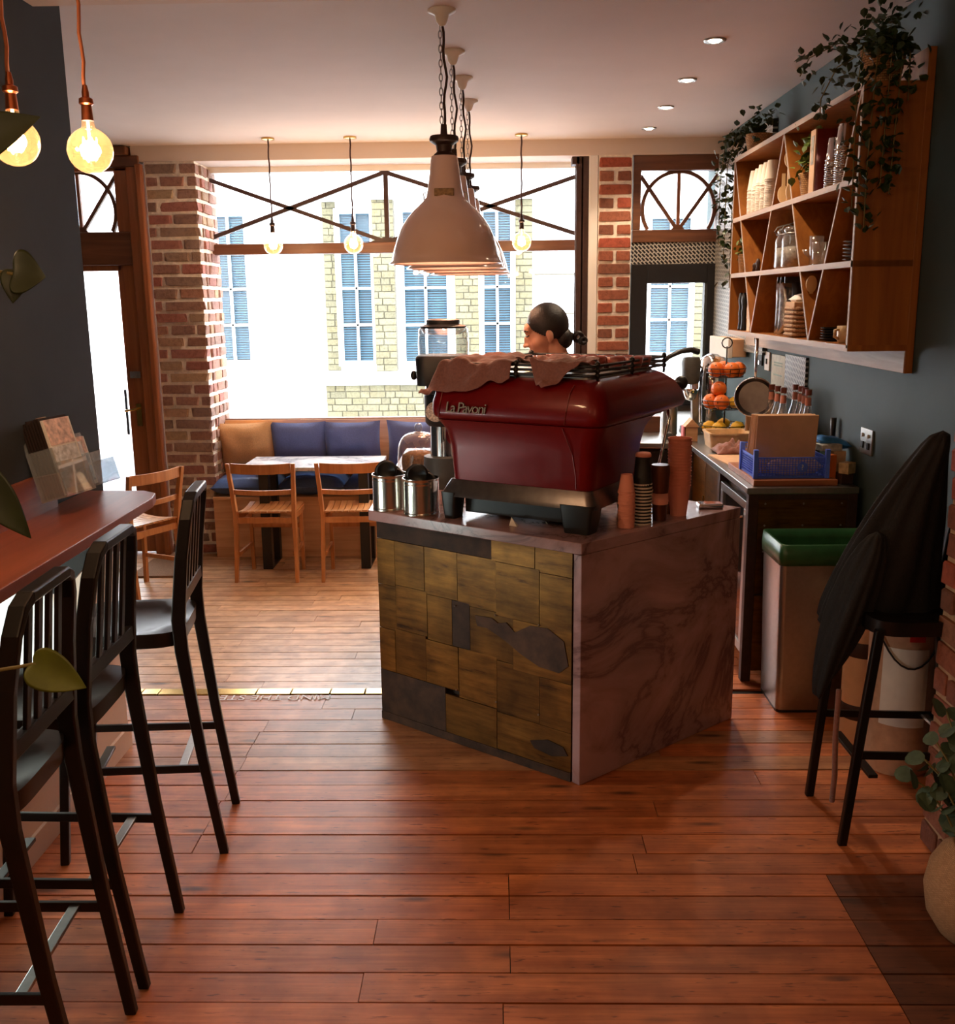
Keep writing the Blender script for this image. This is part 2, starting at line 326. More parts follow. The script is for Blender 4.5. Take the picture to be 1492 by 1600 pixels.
# ------------------------------------------------------------------ mesh builder
class MB:
    def __init__(s): s.v = []; s.f = []
    def add(s, vs, fs):
        o = len(s.v); s.v += [Vector(p) for p in vs]; s.f += [tuple(i + o for i in f) for f in fs]; return s
    def box(s, c, d, rz=0, rx=0, ry=0):
        x, y, z = (k / 2 for k in d)
        m = Matrix.Rotation(rz, 3, 'Z') @ Matrix.Rotation(ry, 3, 'Y') @ Matrix.Rotation(rx, 3, 'X')
        vs = [m @ Vector((a * x, b * y, e * z)) + Vector(c) for a, b, e in ((-1, -1, -1), (1, -1, -1), (1, 1, -1), (-1, 1, -1), (-1, -1, 1), (1, -1, 1), (1, 1, 1), (-1, 1, 1))]
        return s.add(vs, [(3, 2, 1, 0), (4, 5, 6, 7), (0, 1, 5, 4), (1, 2, 6, 5), (2, 3, 7, 6), (3, 0, 4, 7)])
    def bb(s, x0, x1, y0, y1, z0, z1):
        return s.box(((x0 + x1) / 2, (y0 + y1) / 2, (z0 + z1) / 2), (abs(x1 - x0), abs(y1 - y0), abs(z1 - z0)))
    def beam(s, a, b, w, h, up=(0, 0, 1)):
        a = Vector(a); b = Vector(b); d = (b - a).normalized(); sd = d.cross(Vector(up))
        if sd.length < 1e-4: sd = d.cross(Vector((0, 1, 0)))
        sd.normalize(); u = sd.cross(d)
        vs = []
        for p in (a, b):
            for i, j in ((-1, -1), (1, -1), (1, 1), (-1, 1)): vs.append(p + sd * (i * w / 2) + u * (j * h / 2))
        return s.add(vs, [(0, 1, 2, 3), (7, 6, 5, 4), (0, 4, 5, 1), (1, 5, 6, 2), (2, 6, 7, 3), (3, 7, 4, 0)])
    def tube(s, pts, r, n=8, close=False, caps=True):
        pts = [Vector(p) for p in pts]; k = len(pts)
        rs = r if isinstance(r, (list, tuple)) else [r] * k
        rings = []; ref = None
        for i, p in enumerate(pts):
            if close: t = pts[(i + 1) % k] - pts[i - 1]
            else: t = pts[min(i + 1, k - 1)] - pts[max(i - 1, 0)]
            t.normalize()
            if ref is None: ref = t.orthogonal().normalized()
            else:
                ref = ref - t * ref.dot(t)
                ref = ref.normalized() if ref.length > 1e-5 else t.orthogonal().normalized()
            b = t.cross(ref)
            rings.append([p + (ref * math.cos(2 * math.pi * j / n) + b * math.sin(2 * math.pi * j / n)) * rs[i] for j in range(n)])
        return s.loft(rings, close_u=True, close_v=close, caps=caps and not close)
    def loft(s, rings, close_u=True, close_v=False, caps=False):
        n = len(rings[0]); k = len(rings); vs = [p for r in rings for p in r]; fs = []
        for i in range(k if close_v else k - 1):
            a = i * n; b = ((i + 1) % k) * n
            for j in range(n if close_u else n - 1):
                j2 = (j + 1) % n; fs.append((a + j, a + j2, b + j2, b + j))
        if caps: fs.append(tuple(reversed(range(n)))); fs.append(tuple((k - 1) * n + j for j in range(n)))
        return s.add(vs, fs)
    def lathe(s, prof, n=24, c=(0, 0, 0), caps=True, axis='z', ripple=None):
        c = Vector(c); rings = []
        for r, z in prof:
            ring = []
            for j in range(n):
                t = 2 * math.pi * j / n; q = r * (1 + (ripple(t, z) if ripple else 0))
                x, y = q * math.cos(t), q * math.sin(t)
                ring.append(c + (Vector((x, y, z)) if axis == 'z' else Vector((x, z, y)) if axis == 'y' else Vector((z, x, y))))
            rings.append(ring)
        return s.loft(rings, caps=caps)
    def ball(s, c, r, n=16, m=10, rot=None):
        r = (r, r, r) if isinstance(r, (int, float)) else r; c = Vector(c); vs = []; fs = []
        for i in range(m + 1):
            a = math.pi * i / m
            for j in range(n):
                b = 2 * math.pi * j / n
                p = Vector((r[0] * math.sin(a) * math.cos(b), r[1] * math.sin(a) * math.sin(b), r[2] * math.cos(a)))
                vs.append((rot @ p if rot else p) + c)
        for i in range(m):
            for j in range(n):
                j2 = (j + 1) % n; fs.append((i * n + j, (i + 1) * n + j, (i + 1) * n + j2, i * n + j2))
        return s.add(vs, fs)
    def prism(s, poly, z0, z1):
        n = len(poly); vs = [(x, y, z0) for x, y in poly] + [(x, y, z1) for x, y in poly]
        return s.add(vs, [tuple(reversed(range(n))), tuple(range(n, 2 * n))] + [(i, (i + 1) % n, n + (i + 1) % n, n + i) for i in range(n)])
    def prism_x(s, poly, x0, x1):       # poly in (y, z)
        n = len(poly); vs = [(x0, a, b) for a, b in poly] + [(x1, a, b) for a, b in poly]
        return s.add(vs, [tuple(reversed(range(n))), tuple(range(n, 2 * n))] + [(i, (i + 1) % n, n + (i + 1) % n, n + i) for i in range(n)])
    def prism_y(s, poly, y0, y1):       # poly in (x, z)
        n = len(poly); vs = [(a, y0, b) for a, b in poly] + [(a, y1, b) for a, b in poly]
        return s.add(vs, [tuple(reversed(range(n))), tuple(range(n, 2 * n))] + [(i, (i + 1) % n, n + (i + 1) % n, n + i) for i in range(n)])
    def pillow(s, c, w, h, t, m, n=12, p=2.6, seedv=0):
        """m: 3x3 matrix mapping (u, v, thickness) to world"""
        c = Vector(c)
        for sg in (-1, 1):
            vs = []; fs = []
            for i in range(n + 1):
                for j in range(n + 1):
                    u = -1 + 2 * i / n; v = -1 + 2 * j / n
                    th = ((1 - abs(u) ** p) * (1 - abs(v) ** p)) ** 0.5
                    pin = 1 - 0.07 * (1 - abs(u) ** 2) * abs(v) ** 2; pinv = 1 - 0.07 * (1 - abs(v) ** 2) * abs(u) ** 2
                    wr = noise.noise(Vector((u * 2.3 + seedv, v * 2.3, sg * 3.1))) * 0.2
                    q = m @ Vector((u * w / 2 * pinv, v * h / 2 * pin, sg * t / 2 * th * (1 + wr)))
                    vs.append(c + q)
            for i in range(n):
                for j in range(n):
                    a = i * (n + 1) + j; q = (a, a + 1, a + n + 2, a + n + 1)
                    fs.append(q if sg < 0 else tuple(reversed(q)))
            s.add(vs, fs)
        return s
    def build(s, name, mat, parent=None, smooth=False, bevel=0.0, local=False, seg=2, sub=0, auto=None):
        off = Vector((0, 0, 0)); p = parent
        if not local:
            while p is not None: off += p.location; p = p.parent
        me = bpy.data.meshes.new(name)
        me.from_pydata([tuple(v - off) for v in s.v], [], s.f); me.validate(); me.update()
        if mat is not None:
            for k in (mat if isinstance(mat, (list, tuple)) else [mat]): me.materials.append(k)
        if smooth: me.polygons.foreach_set('use_smooth', [True] * len(me.polygons))
        o = bpy.data.objects.new(name, me); COL.objects.link(o); o.parent = parent
        if bevel:
            md = o.modifiers.new('bevel', 'BEVEL'); md.width = bevel; md.segments = seg; md.limit_method = 'ANGLE'; md.angle_limit = R(40)
        if sub:
            md = o.modifiers.new('sub', 'SUBSURF'); md.levels = sub; md.render_levels = sub
        if smooth and auto:
            try: me.set_sharp_from_angle(angle=R(auto))
            except Exception: pass
        return o
def tag(o, label=None, cat=None, group=None, kind=None):
    if label: o['label'] = label
    if cat: o['category'] = cat
    if group: o['group'] = group
    if kind: o['kind'] = kind
    return o
def thing(name, label, cat, loc=(0, 0, 0), rz=0, group=None):
    o = bpy.data.objects.new(name, None); COL.objects.link(o); o.location = loc; o.rotation_euler = (0, 0, rz)
    o.empty_display_size = 0.05
    return tag(o, label, cat, group)
def struct(name, label=None, loc=(0, 0, 0)):
    o = bpy.data.objects.new(name, None); COL.objects.link(o); o.location = loc; o.empty_display_size = 0.05
    return tag(o, label, kind='structure')
def copy_tree(o, parent=None):
    c = o.copy(); COL.objects.link(c); c.parent = parent
    for ch in list(o.children): copy_tree(ch, c)
    return c
def inst(src, name, parent, loc, scale=(1, 1, 1), rot=(0, 0, 0)):
    """a piece that shares mesh data"""
    o = bpy.data.objects.new(name, src); COL.objects.link(o); o.parent = parent
    o.location = loc; o.scale = scale; o.rotation_euler = rot; return o
def lettering(name, text, size, mat, parent, loc, rot, ext=0.001, align='LEFT', shear=0, space=1.0):
    cu = bpy.data.curves.new(name, 'FONT'); cu.body = text; cu.size = size; cu.extrude = ext; cu.align_x = align; cu.shear = shear; cu.space_character = space
    cu.resolution_u = 3
    cu.materials.append(mat)
    tmp = bpy.data.objects.new('tmp_text', cu); COL.objects.link(tmp); bpy.context.view_layer.update()
    me = bpy.data.meshes.new_from_object(tmp.evaluated_get(bpy.context.evaluated_depsgraph_get()))
    bpy.data.objects.remove(tmp); me.name = name
    if not me.materials: me.materials.append(mat)
    o = bpy.data.objects.new(name, me); COL.objects.link(o); o.parent = parent; o.location = loc; o.rotation_euler = rot; return o
def point_light(name, loc, w, col, parent=None, r=0.03):
    l = bpy.data.lights.new(name, 'POINT'); l.energy = w; l.color = col; l.shadow_soft_size = r
    o = bpy.data.objects.new(name, l); COL.objects.link(o); o.parent = parent; o.location = loc; return o
def unit_brick(name, mat, jag=0.04, seedv=0):
    rnd = random.Random(seedv); mb = MB()
    n = [-0.5, -0.44, 0.44, 0.5]
    bm = bmesh.new(); bmesh.ops.create_cube(bm, size=1.0)
    bmesh.ops.bevel(bm, geom=bm.edges[:], offset=0.06, segments=1, affect='EDGES')
    for v in bm.verts:
        for i in range(3): v.co[i] += rnd.uniform(-jag, jag) * 0.5
    me = bpy.data.meshes.new(name); bm.to_mesh(me); bm.free(); me.materials.append(mat); return me

# ------------------------------------------------------------------ floor
floor = struct('floor', 'worn orange pine floorboards with a brass edged step')
MB().bb(-1.6, 1.75, -2.6, 3.72, -0.25, -0.012).bb(-3.6, 1.75, 3.72, 4.30, -0.25, -0.012).bb(-0.46, 1.75, 4.30, 8.0, -0.25, -0.012).build('slab', M['gap'], floor)
MB().bb(-3.6, -0.46, 4.30, 8.1, -0.32, -0.192).build('lower_slab', M['gap'], floor)
def unit_plank(name, mat):
    bm = bmesh.new(); bmesh.ops.create_cube(bm, size=1.0); me = bpy.data.meshes.new(name); bm.to_mesh(me); bm.free(); me.materials.append(mat); return me
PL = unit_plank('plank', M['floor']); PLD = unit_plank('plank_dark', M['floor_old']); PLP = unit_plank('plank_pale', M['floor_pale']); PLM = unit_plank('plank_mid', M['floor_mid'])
def plank_row(y0, y1, x0, x1, joints, z=0.0, dark_from=None):
    xs = [x0] + [j for j in sorted(joints) if x0 + 0.05 < j < x1 - 0.05] + [x1]
    for a, b in zip(xs, xs[1:]):
        dz = random.uniform(-0.0015, 0.0012); dk = dark_from is not None and (a + b) / 2 > dark_from
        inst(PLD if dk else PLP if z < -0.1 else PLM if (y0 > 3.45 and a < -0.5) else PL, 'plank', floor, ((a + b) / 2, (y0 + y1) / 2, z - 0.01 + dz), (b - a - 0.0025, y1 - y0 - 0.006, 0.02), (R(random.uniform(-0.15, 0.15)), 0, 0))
PW = 0.1165
rows_done = 0
y = 2.80
k = 0
while y > -1.0:                               # towards the camera
    y0 = y - PW
    dk = 1.0 + 0.0 * k
    j = {0: [0.02, dk], 1: [0.02, dk], 2: [-0.36, dk], 3: [0.02, dk], 4: [-0.37, dk], 5: [0.0, dk]}.get(k, [random.uniform(-1.0, -0.2), random.uniform(0.1, 0.9), dk])
    if y > 1.4 or k % 1 == 0: plank_row(y0, y, -1.51, 1.70, j, 0, 0.99)
    y = y0; k += 1
y = 2.80; k = 0
while y < 4.235:
    y1 = min(y + PW, 4.245)
    if k == 0: j = [0.42]
    elif y < 3.75: j = [-1.0 + 0.01 * random.uniform(-1, 1)] + ([random.uniform(0.2, 1.0)] if k % 2 else [])
    else: j = [random.uniform(-1.2, -0.6), random.uniform(0.0, 1.0)]
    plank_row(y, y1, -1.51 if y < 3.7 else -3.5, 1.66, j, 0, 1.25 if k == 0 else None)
    y = y1; k += 1
y = 4.36
while y < 7.9:                                # raised service side
    plank_row(y, y + PW, -0.46, 1.66, [random.uniform(0.1, 1.2)]); y += PW
y = 4.31; k = 0
while y < 7.9:                                # lower front room
    j = [random.uniform(-2.0, -0.8)] + ([-2.35] if k % 3 == 0 else [])
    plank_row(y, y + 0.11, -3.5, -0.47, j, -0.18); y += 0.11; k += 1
MB().bb(-3.6, -0.46, 4.285, 4.305, -0.2, -0.004).bb(-0.47, -0.45, 4.3, 8.0, -0.2, -0.004).build('step_riser', M['floor_old'], floor)
xs = [-3.4, -2.4, -1.65, -1.57, -1.12, -0.96, -0.78, -0.62, -0.5]
for a, b in zip(xs, xs[1:]):
    MB().bb(a + 0.003, b - 0.003, 4.247 + random.uniform(0, 0.004), 4.315, -0.012, 0.003).build('brass_nosing', M['polbrass'], floor, bevel=0.002)
lt = lettering('lettering', 'MIND THE STEP', 0.078, M['white'], floor, (-0.765, 4.234, 0.0034), (0, 0, math.pi), 0.0003)
MB().bb(-0.46, 1.75, 4.30, 4.36, -0.1, -0.002).build('threshold_board', M['floor'], floor)

# ------------------------------------------------------------------ ceiling
ZC = 2.867
ceiling = struct('ceiling', 'off-white plaster ceiling')
MB().bb(-3.6, 1.75, 3.49, 8.1, ZC, ZC + 0.15).build('ceiling_plaster', M['ceil'], ceiling)
t = MB().bb(-2.66, 1.75, 7.56, 8.12, 2.755, ZC + 0.02).build('trim_1', M['ceil'], bevel=0.004); tag(t, 'plaster bulkhead above the shop window', kind='structure')
t = MB().bb(-1.7, 1.75, -2.7, 3.49, 2.70, ZC + 0.15).build('trim_2', M['cream'], bevel=0.004); tag(t, 'lower ceiling of the near room', kind='structure')

# ------------------------------------------------------------------ walls
w = struct('wall_left', 'dark slate blue wall above the bar with a cream lower part')
MB().bb(-1.66, -1.507, -2.7, 3.70, 1.0, 2.70).bb(-1.66, -1.507, 3.49, 3.70, 2.70, ZC).build('upper_wall', M['navy'], w)
MB().bb(-1.66, -1.507, 3.52, 3.73, 0, 1.0).bb(-1.66, -1.507, -2.7, 2.0, 0, 1.0).build('lower_pier', M['cream'], w)
MB().bb(-1.66, -1.507, 2.0, 3.52, 0, 0.27).build('low_ledge', M['cream'], w)
MB().bb(-1.507, -1.495, -2.7, 3.73, 0, 0.085).build('skirting', M['cream'], w)
MB().bb(-2.45, -2.40, 1.9, 3.62, -0.3, 1.1).bb(-2.4, -1.66, 3.56, 3.62, -0.3, 1.1).bb(-2.4, -1.66, 1.9, 1.96, -0.3, 1.1).bb(-2.4, -1.66, 1.96, 3.56, 1.0, 1.06).bb(-2.4, -1.66, 1.96, 3.56, -0.3, -0.25).build('recess_lining', M['white'], w)
MB().bb(-3.6, -1.515, 3.62, 3.69, -0.3, ZC + 0.05).build('wall_partition_core', M['navy'], w)
w = struct('wall_side', 'plaster side wall of the front room')
MB().bb(-3.7, -3.6, 3.6, 8.1, -0.4, ZC + 0.1).build('side_plaster', M['navy'], w)
w = struct('wall_right', 'teal painted wall')
MB().bb(1.63, 1.78, -2.75, 8.1, -0.3, ZC + 0.1).build('teal_plaster', M['teal'], w)
MB().bb(1.60, 1.632, 6.15, 7.6, 1.40, 2.755).build('tiled_strip', M['tile_side'], w)
tl = MB().bb(1.615, 1.632, 5.32, 5.70, 1.19, 1.43).build('tiled_splashback', M['tile_side'], w)
w = struct('wall_back', 'wall around the shop windows')
MB().bb(-3.6, -3.32, 7.6, 8.1, -0.4, ZC).bb(-3.4, -2.56, 7.6, 8.1, 2.80, ZC).build('plaster_left', M['white'], w)
MB().bb(-2.25, 0.60, 7.96, 8.12, -0.4, 0.80).build('stall_riser', M['white'], w)
MB().bb(0.60, 1.70, 7.66, 8.1, -0.4, 1.05).build('under_window', M['white'], w)
MB().bb(0.985, 1.64, 7.60, 7.70, 1.985, 2.15).build('tile_band', M['tile_back'], w)
MB().bb(0.668, 0.728, 7.56, 8.0, -0.2, 2.755).build('plaster_reveal', M['white'], w)
w = struct('wall_rear', 'wall behind the viewer')
MB().bb(-1.7, 1.78, -2.75, -2.6, -0.1, 2.75).build('rear_plaster', M['cream'], w)

# ------------------------------------------------------------------ brickwork
BR = [unit_brick('brick', M['brick'], 0.10, i) for i in range(5)]
BRR = [unit_brick('brick', M['brick_r'], 0.05, 10 + i) for i in range(5)]
BST = [unit_brick('brick', M['stock'], 0.03, 20 + i) for i in range(3)]
def course_bricks(parent, kinds, axis, a0, a1, face, z0, z1, ch=0.083, joint=0.014, lens=(0.215, 0.105), depth=0.10, sign=-1, rnd=None, skip=None, stagger=True, only=None):
    """bricks laid along x or y between a0 and a1; face = coordinate of the visible face; sign = which way it looks"""
    rnd = rnd or random.Random(3)
    n = int(round((z1 - z0) / ch)); hh = (z1 - z0) / n; off = parent.location
    for i in range(n):
        z = z0 + (i + 0.5) * hh
        a = a0; first = True; j = 0
        while a < a1 - 0.03:
            if only: seq = only(i)
            else: seq = None
            if seq is not None:
                L = seq[j % len(seq)]
            else:
                L = rnd.choice(lens) * rnd.uniform(0.9, 1.1)
                if first and stagger and i % 2: L *= rnd.uniform(0.45, 0.6)
            b = min(a + L, a1)
            if a1 - b < 0.05: b = a1
            first = False; j += 1
            c = (a + b) / 2; d = b - a - joint; pr = rnd.uniform(-0.004, 0.006)
            f = face - sign * depth / 2 + sign * pr
            loc = (c, f, z) if axis == 'x' else (f, c, z)
            sc = (d, depth, hh - joint * rnd.uniform(0.85, 1.15)) if axis == 'x' else (depth, d, hh - joint * rnd.uniform(0.85, 1.15))
            if d > 0.015 and not (skip and skip(c, z)):
                inst(rnd.choice(kinds), 'brick', parent, Vector(loc) - off, sc, (R(rnd.uniform(-1, 1)), R(rnd.uniform(-1, 1)), R(rnd.uniform(-0.8, 0.8))))
            a = b
p = struct('pillar_1', 'exposed brick pillar between the door and the shop window')
MB().bb(-2.565, -2.20, 7.562, 8.08, -0.2, 2.76).build('mortar_core', M['mortar'], p)
rb = random.Random(11)
course_bricks(p, BR, 'x', -2.57, -2.180, 7.552, -0.18, 2.75, ch=0.0897, rnd=rb, sign=-1, depth=0.09, joint=0.024, only=lambda i: ([0.215, 0.175], [0.085, 0.305], [0.19, 0.20], [0.07, 0.32], [0.25, 0.14], [0.10, 0.20, 0.09])[(i * 5) % 6])
course_bricks(p, BR, 'y', 7.65, 8.07, -2.187, -0.18, 2.75, ch=0.0897, rnd=rb, sign=1, depth=0.06, lens=(0.21, 0.11), joint=0.026)
p = struct('pillar_2', 'exposed brick pillar beside the dark steel post')
MB().bb(0.732, 0.975, 7.562, 8.0, -0.2, 2.76).build('mortar_core', M['mortar'], p)
course_bricks(p, BRR, 'x', 0.727, 0.982, 7.552, 0.7, 2.75, ch=0.092, rnd=rb, depth=0.09, joint=0.026, only=lambda i: [0.255] if i % 2 else [0.132, 0.123])
p = struct('pillar_3', 'rough red brick pier at the near corner')
MB().bb(1.377, 1.75, 2.69, 2.995, -0.1, 2.72).build('mortar_core', M['mortar_r'], p)
course_bricks(p, BRR, 'y', 2.68, 3.005, 1.365, 0.0, 2.70, ch=0.088, joint=0.018, rnd=rb, sign=-1, depth=0.09, lens=(0.23, 0.225, 0.11))
course_bricks(p, BRR, 'x', 1.457, 1.62, 3.005, 0.0, 2.70, ch=0.088, joint=0.018, rnd=rb, sign=1, depth=0.09, lens=(0.22, 0.11))
course_bricks(p, BRR, 'x', 1.457, 1.62, 2.68, 0.0, 2.70, ch=0.088, joint=0.018, rnd=rb, sign=-1, depth=0.09, lens=(0.22, 0.11))

# ------------------------------------------------------------------ steel post
o = MB().bb(0.575, 0.668, 7.60, 7.615, -0.2, 2.755).bb(0.575, 0.668, 7.72, 7.735, -0.2, 2.755).bb(0.612, 0.628, 7.6, 7.73, -0.2, 2.755).bb(0.545, 0.60, 7.6, 7.735, 2.70, 2.755).build('trim_3', M['iron'], bevel=0.003)
tag(o, 'dark brown steel post at the window edge', kind='structure')

# ------------------------------------------------------------------ big shop window
w = struct('window_1', 'wide shop window with crossed glazing bars above a brown transom')
WY = 7.95
MB().bb(-2.26, 0.60, WY - 0.045, WY + 0.045, 2.11, 2.19).build('transom', M['joinery_x'], w, bevel=0.006)
MB().bb(-2.26, 0.60, WY - 0.04, WY + 0.04, 0.79, 0.84).build('window_sill', M['joinery_x'], w, bevel=0.004)
MB().bb(-2.26, 0.60, WY - 0.03, WY + 0.03, 2.715, 2.76).build('window_head', M['white'], w)
MB().bb(-2.26, -2.20, WY - 0.03, WY + 0.03, 0.84, 2.72).build('window_jamb', M['joinery'], w)
for a, b in (((-2.25, 2.685), (-0.88, 2.20)), ((-2.25, 2.226), (-0.86, 2.705)), ((-0.85, 2.705), (0.60, 2.236)), ((-0.83, 2.20), (0.60, 2.655))):
    MB().beam((a[0], WY, a[1]), (b[0], WY, b[1]), 0.03, 0.036, (0, 1, 0)).build('glazing_bar', M['iron'], w)
MB().beam((-0.85, WY, 2.19), (-0.85, WY, 2.715), 0.035, 0.035).build('mullion', M['iron'], w)
MB().prism_y([(-1.0, 2.19), (-0.7, 2.19), (-0.82, 2.225), (-0.88, 2.225)], WY - 0.03, WY + 0.03).build('bar_foot', M['iron'], w)
MB().bb(-2.2, -0.86, WY - 0.003, WY + 0.003, 2.19, 2.715).build('pane', M['glass'], w)
MB().bb(-0.84, 0.6, WY - 0.003, WY + 0.003, 2.19, 2.715).build('pane', M['glass'], w)
MB().bb(-2.2, 0.6, WY - 0.003, WY + 0.003, 0.84, 2.11).build('pane', M['glass'], w)

# ------------------------------------------------------------------ fanlights (right window, door)
def fanlight(parent, cx, y, zb, zt, hw):
    zc = zb + 0.145; a = hw - 0.018; b = zt - zc - 0.004
    def ell(t): return (cx + a * math.cos(t), y, zc + b * math.sin(t))
    t0 = -math.asin(min(1, 0.145 / b)) * 0.98
    pts = [ell(t0 + (math.pi - 2 * t0) * i / 36) for i in range(37)]
    rings = []
    for p in pts:
        d = Vector((p[0] - cx, 0, p[2] - zc)).normalized()
        rings.append([Vector(p) + d * 0.013 * i + Vector((0, 0.018 * j, 0)) for i, j in ((-1, -1), (1, -1), (1, 1), (-1, 1))])
    MB().loft(rings, caps=True).build('arched_bar', M['joinery_x'], parent)
    MB().beam((cx, y, zb), (cx, y, zt), 0.024, 0.03).build('upright_bar', M['joinery'], parent)
    for s in (-1, 1):
        MB().beam((cx + s * 0.012, y, zb + 0.01), (cx + s * (hw + 0.0), y, zt - 0.03), 0.026, 0.03, (0, 1, 0)).build('spoke', M['joinery_x'], parent)
    MB().prism_y([(cx - 0.05, zb), (cx + 0.05, zb), (cx + 0.02, zb + 0.035), (cx - 0.02, zb + 0.035)], y - 0.016, y + 0.016).build('boss', M['joinery_x'], parent)
    MB().bb(cx - hw, cx + hw, y - 0.003, y + 0.003, zb, zt).build('pane', M['glass'], parent)
w = struct('window_2', 'fanlight with an arched glazing bar and three spokes')
FY = 7.64
MB().bb(0.99, 1.64, FY - 0.05, FY + 0.05, 2.145, 2.235).bb(0.99, 1.64, FY - 0.05, FY + 0.05, 2.648, 2.755).bb(0.99, 1.045, FY - 0.05, FY + 0.05, 2.235, 2.65).bb(1.60, 1.64, FY - 0.05, FY + 0.05, 2.235, 2.65).build('frame', M['joinery_x'], w, bevel=0.004)
fanlight(w, 1.325, FY, 2.235, 2.648, 0.28)
w = struct('window_3', 'black framed window under the patterned tile band')
MB().bb(0.985, 1.105, 7.58, 7.68, 0.9, 1.99).bb(1.545, 1.64, 7.58, 7.68, 0.9, 1.99).bb(1.105, 1.545, 7.58, 7.68, 1.852, 1.99).bb(1.105, 1.545, 7.58, 7.68, 0.95, 1.06).build('frame', M['black'], w, bevel=0.004)
MB().bb(1.53, 1.546, 7.59, 7.67, 1.06, 1.852).build('inner_bead', M['grey'], w)
MB().bb(1.105, 1.545, 7.63, 7.636, 1.06, 1.852).build('pane', M['glass'], w)
d = struct('door_1', 'brown timber front door with a tall glass panel and fanlight')
DY = 7.62
MB().bb(-2.70, -2.585, DY - 0.08, DY + 0.08, -0.18, 2.72).build('door_jamb', M['joinery'], d, bevel=0.006)
MB().bb(-2.625, -2.575, DY - 0.11, DY - 0.04, -0.18, 2.74).build('architrave', M['joinery'], d, bevel=0.012)
MB().bb(-3.4, -2.60, DY - 0.08, DY + 0.08, 2.72, 2.80).bb(-3.4, -2.67, DY - 0.13, DY - 0.0, 2.80, 2.86).build('lintel', M['joinery_x'], d, bevel=0.008)
MB().bb(-3.4, -2.70, DY - 0.06, DY + 0.06, 2.03, 2.27).build('transom', M['joinery_x'], d, bevel=0.01)
MB().bb(-2.80, -2.70, DY - 0.05, DY + 0.05, 2.27, 2.72).bb(-3.4, -3.38, DY - 0.05, DY + 0.05, 2.27, 2.72).bb(-3.4, -2.7, DY - 0.05, DY + 0.05, 2.695, 2.73).build('fanlight_frame', M['joinery'], d, bevel=0.006)
fanlight(d, -3.085, DY, 2.272, 2.70, 0.285)
leaf_ = MB().bb(-2.835, -2.705, DY - 0.03, DY + 0.03, -0.17, 2.03).bb(-3.36, -3.28, DY - 0.03, DY + 0.03, -0.17, 2.03).bb(-3.3, -2.8, DY - 0.03, DY + 0.03, -0.17, 0.08).bb(-3.3, -2.8, DY - 0.03, DY + 0.03, 1.99, 2.03).build('door_leaf', M['joinery'], d, bevel=0.005)
MB().bb(-3.28, -2.835, DY - 0.004, DY + 0.004, 0.08, 1.99).build('pane', M['glass'], leaf_)
MB().bb(-2.80, -2.725, DY - 0.055, DY - 0.03, 1.195, 1.245).lathe([(0.018, -0.015), (0.02, 0), (0.018, 0.01)], 12, (-2.765, DY - 0.066, 1.22), axis='y').build('night_latch', M['steel'], leaf_, bevel=0.003)
MB().bb(-2.775, -2.735, DY - 0.045, DY - 0.03, 0.83, 1.0).tube([(-2.755, DY - 0.04, 0.965), (-2.755, DY - 0.085, 0.965), (-2.85, DY - 0.09, 0.95)], 0.008, 8).build('lever_handle', M['polbrass'], leaf_)
MB().bb(-2.90, -2.882, DY + 0.06, DY + 0.075, 0.75, 1.1).build('pull_bar', M['black'], leaf_)
o = MB().bb(-2.66, -2.30, 6.86, 7.36, -0.18, -0.165).build('door_mat', M['doormat'], None, bevel=0.004)
tag(o, 'brown coir mat on the floor inside the front door', 'doormat')

# ------------------------------------------------------------------ street outside
st = MB().bb(-30, 30, 8.1, 13.0, -0.42, -0.30).build('road', M['asphalt']); tag(st, 'grey asphalt street outside', kind='structure')
pv = struct('pavement', 'pinkish paved footway across the street')
MB().bb(-30, 30, 13.15, 15.6, -0.40, -0.205).build('bed', M['kerb'], pv)
PV = unit_plank('paver', M['paving'])
for i in range(11):
    for j in range(20):
        inst(PV, 'paver', pv, (-7.5 + j * 0.16 + (0.08 if i % 2 else 0), 13.25 + i * 0.21, -0.202), (0.153, 0.203, 0.014))
for k in range(14):
    MB().bb(-10 + k * 0.9, -10 + k * 0.9 + 0.89, 13.0, 13.15, -0.42, -0.195).build('kerbstone', M['kerb'], pv, bevel=0.01)
MB().bb(2.6, 30, 13.0, 13.15, -0.42, -0.195).bb(-30, -10, 13.0, 13.15, -0.42, -0.195).build('kerb_run', M['kerb'], pv)
bld = thing('townhouse', 'white rendered house across the street with a brick bay', 'building', (0, 15.5, -0.2))
MB().bb(-30, -4.35, 15.5, 16.2, -0.2, 5.6).bb(-4.35, -3.80, 15.5, 16.2, -0.2, 0.86).bb(-4.35, -3.80, 15.5, 16.2, 3.04, 5.6).bb(-3.80, -2.4, 15.5, 16.2, -0.2, 5.6).bb(-2.4, 0.2, 15.5, 16.2, 3.2, 5.6).bb(-2.4, 0.2, 15.5, 16.2, -0.2, 0.70).bb(0.19, 2.28, 15.5, 16.2, -0.2, 5.6).bb(2.28, 2.91, 15.5, 16.2, -0.2, 0.9).bb(2.28, 2.91, 15.5, 16.2, 3.0, 5.6).bb(2.91, 30, 15.5, 16.2, -0.2, 5.6).build('facade', M['render'], bld)
MB().bb(-2.75, -0.2, 15.10, 15.52, 0.50, 0.70).build('bay_sill', M['render'], bld, bevel=0.02)
MB().bb(-2.7, 0.55, 15.12, 15.52, 3.20, 3.75).build('bay_fascia', M['render'], bld, bevel=0.02)
MB().bb(-4.45, -3.7, 15.40, 15.5, 0.48, 0.52).bb(-4.45, -3.7, 15.42, 15.5, 3.12, 3.2).build('window_ledge', M['render'], bld)
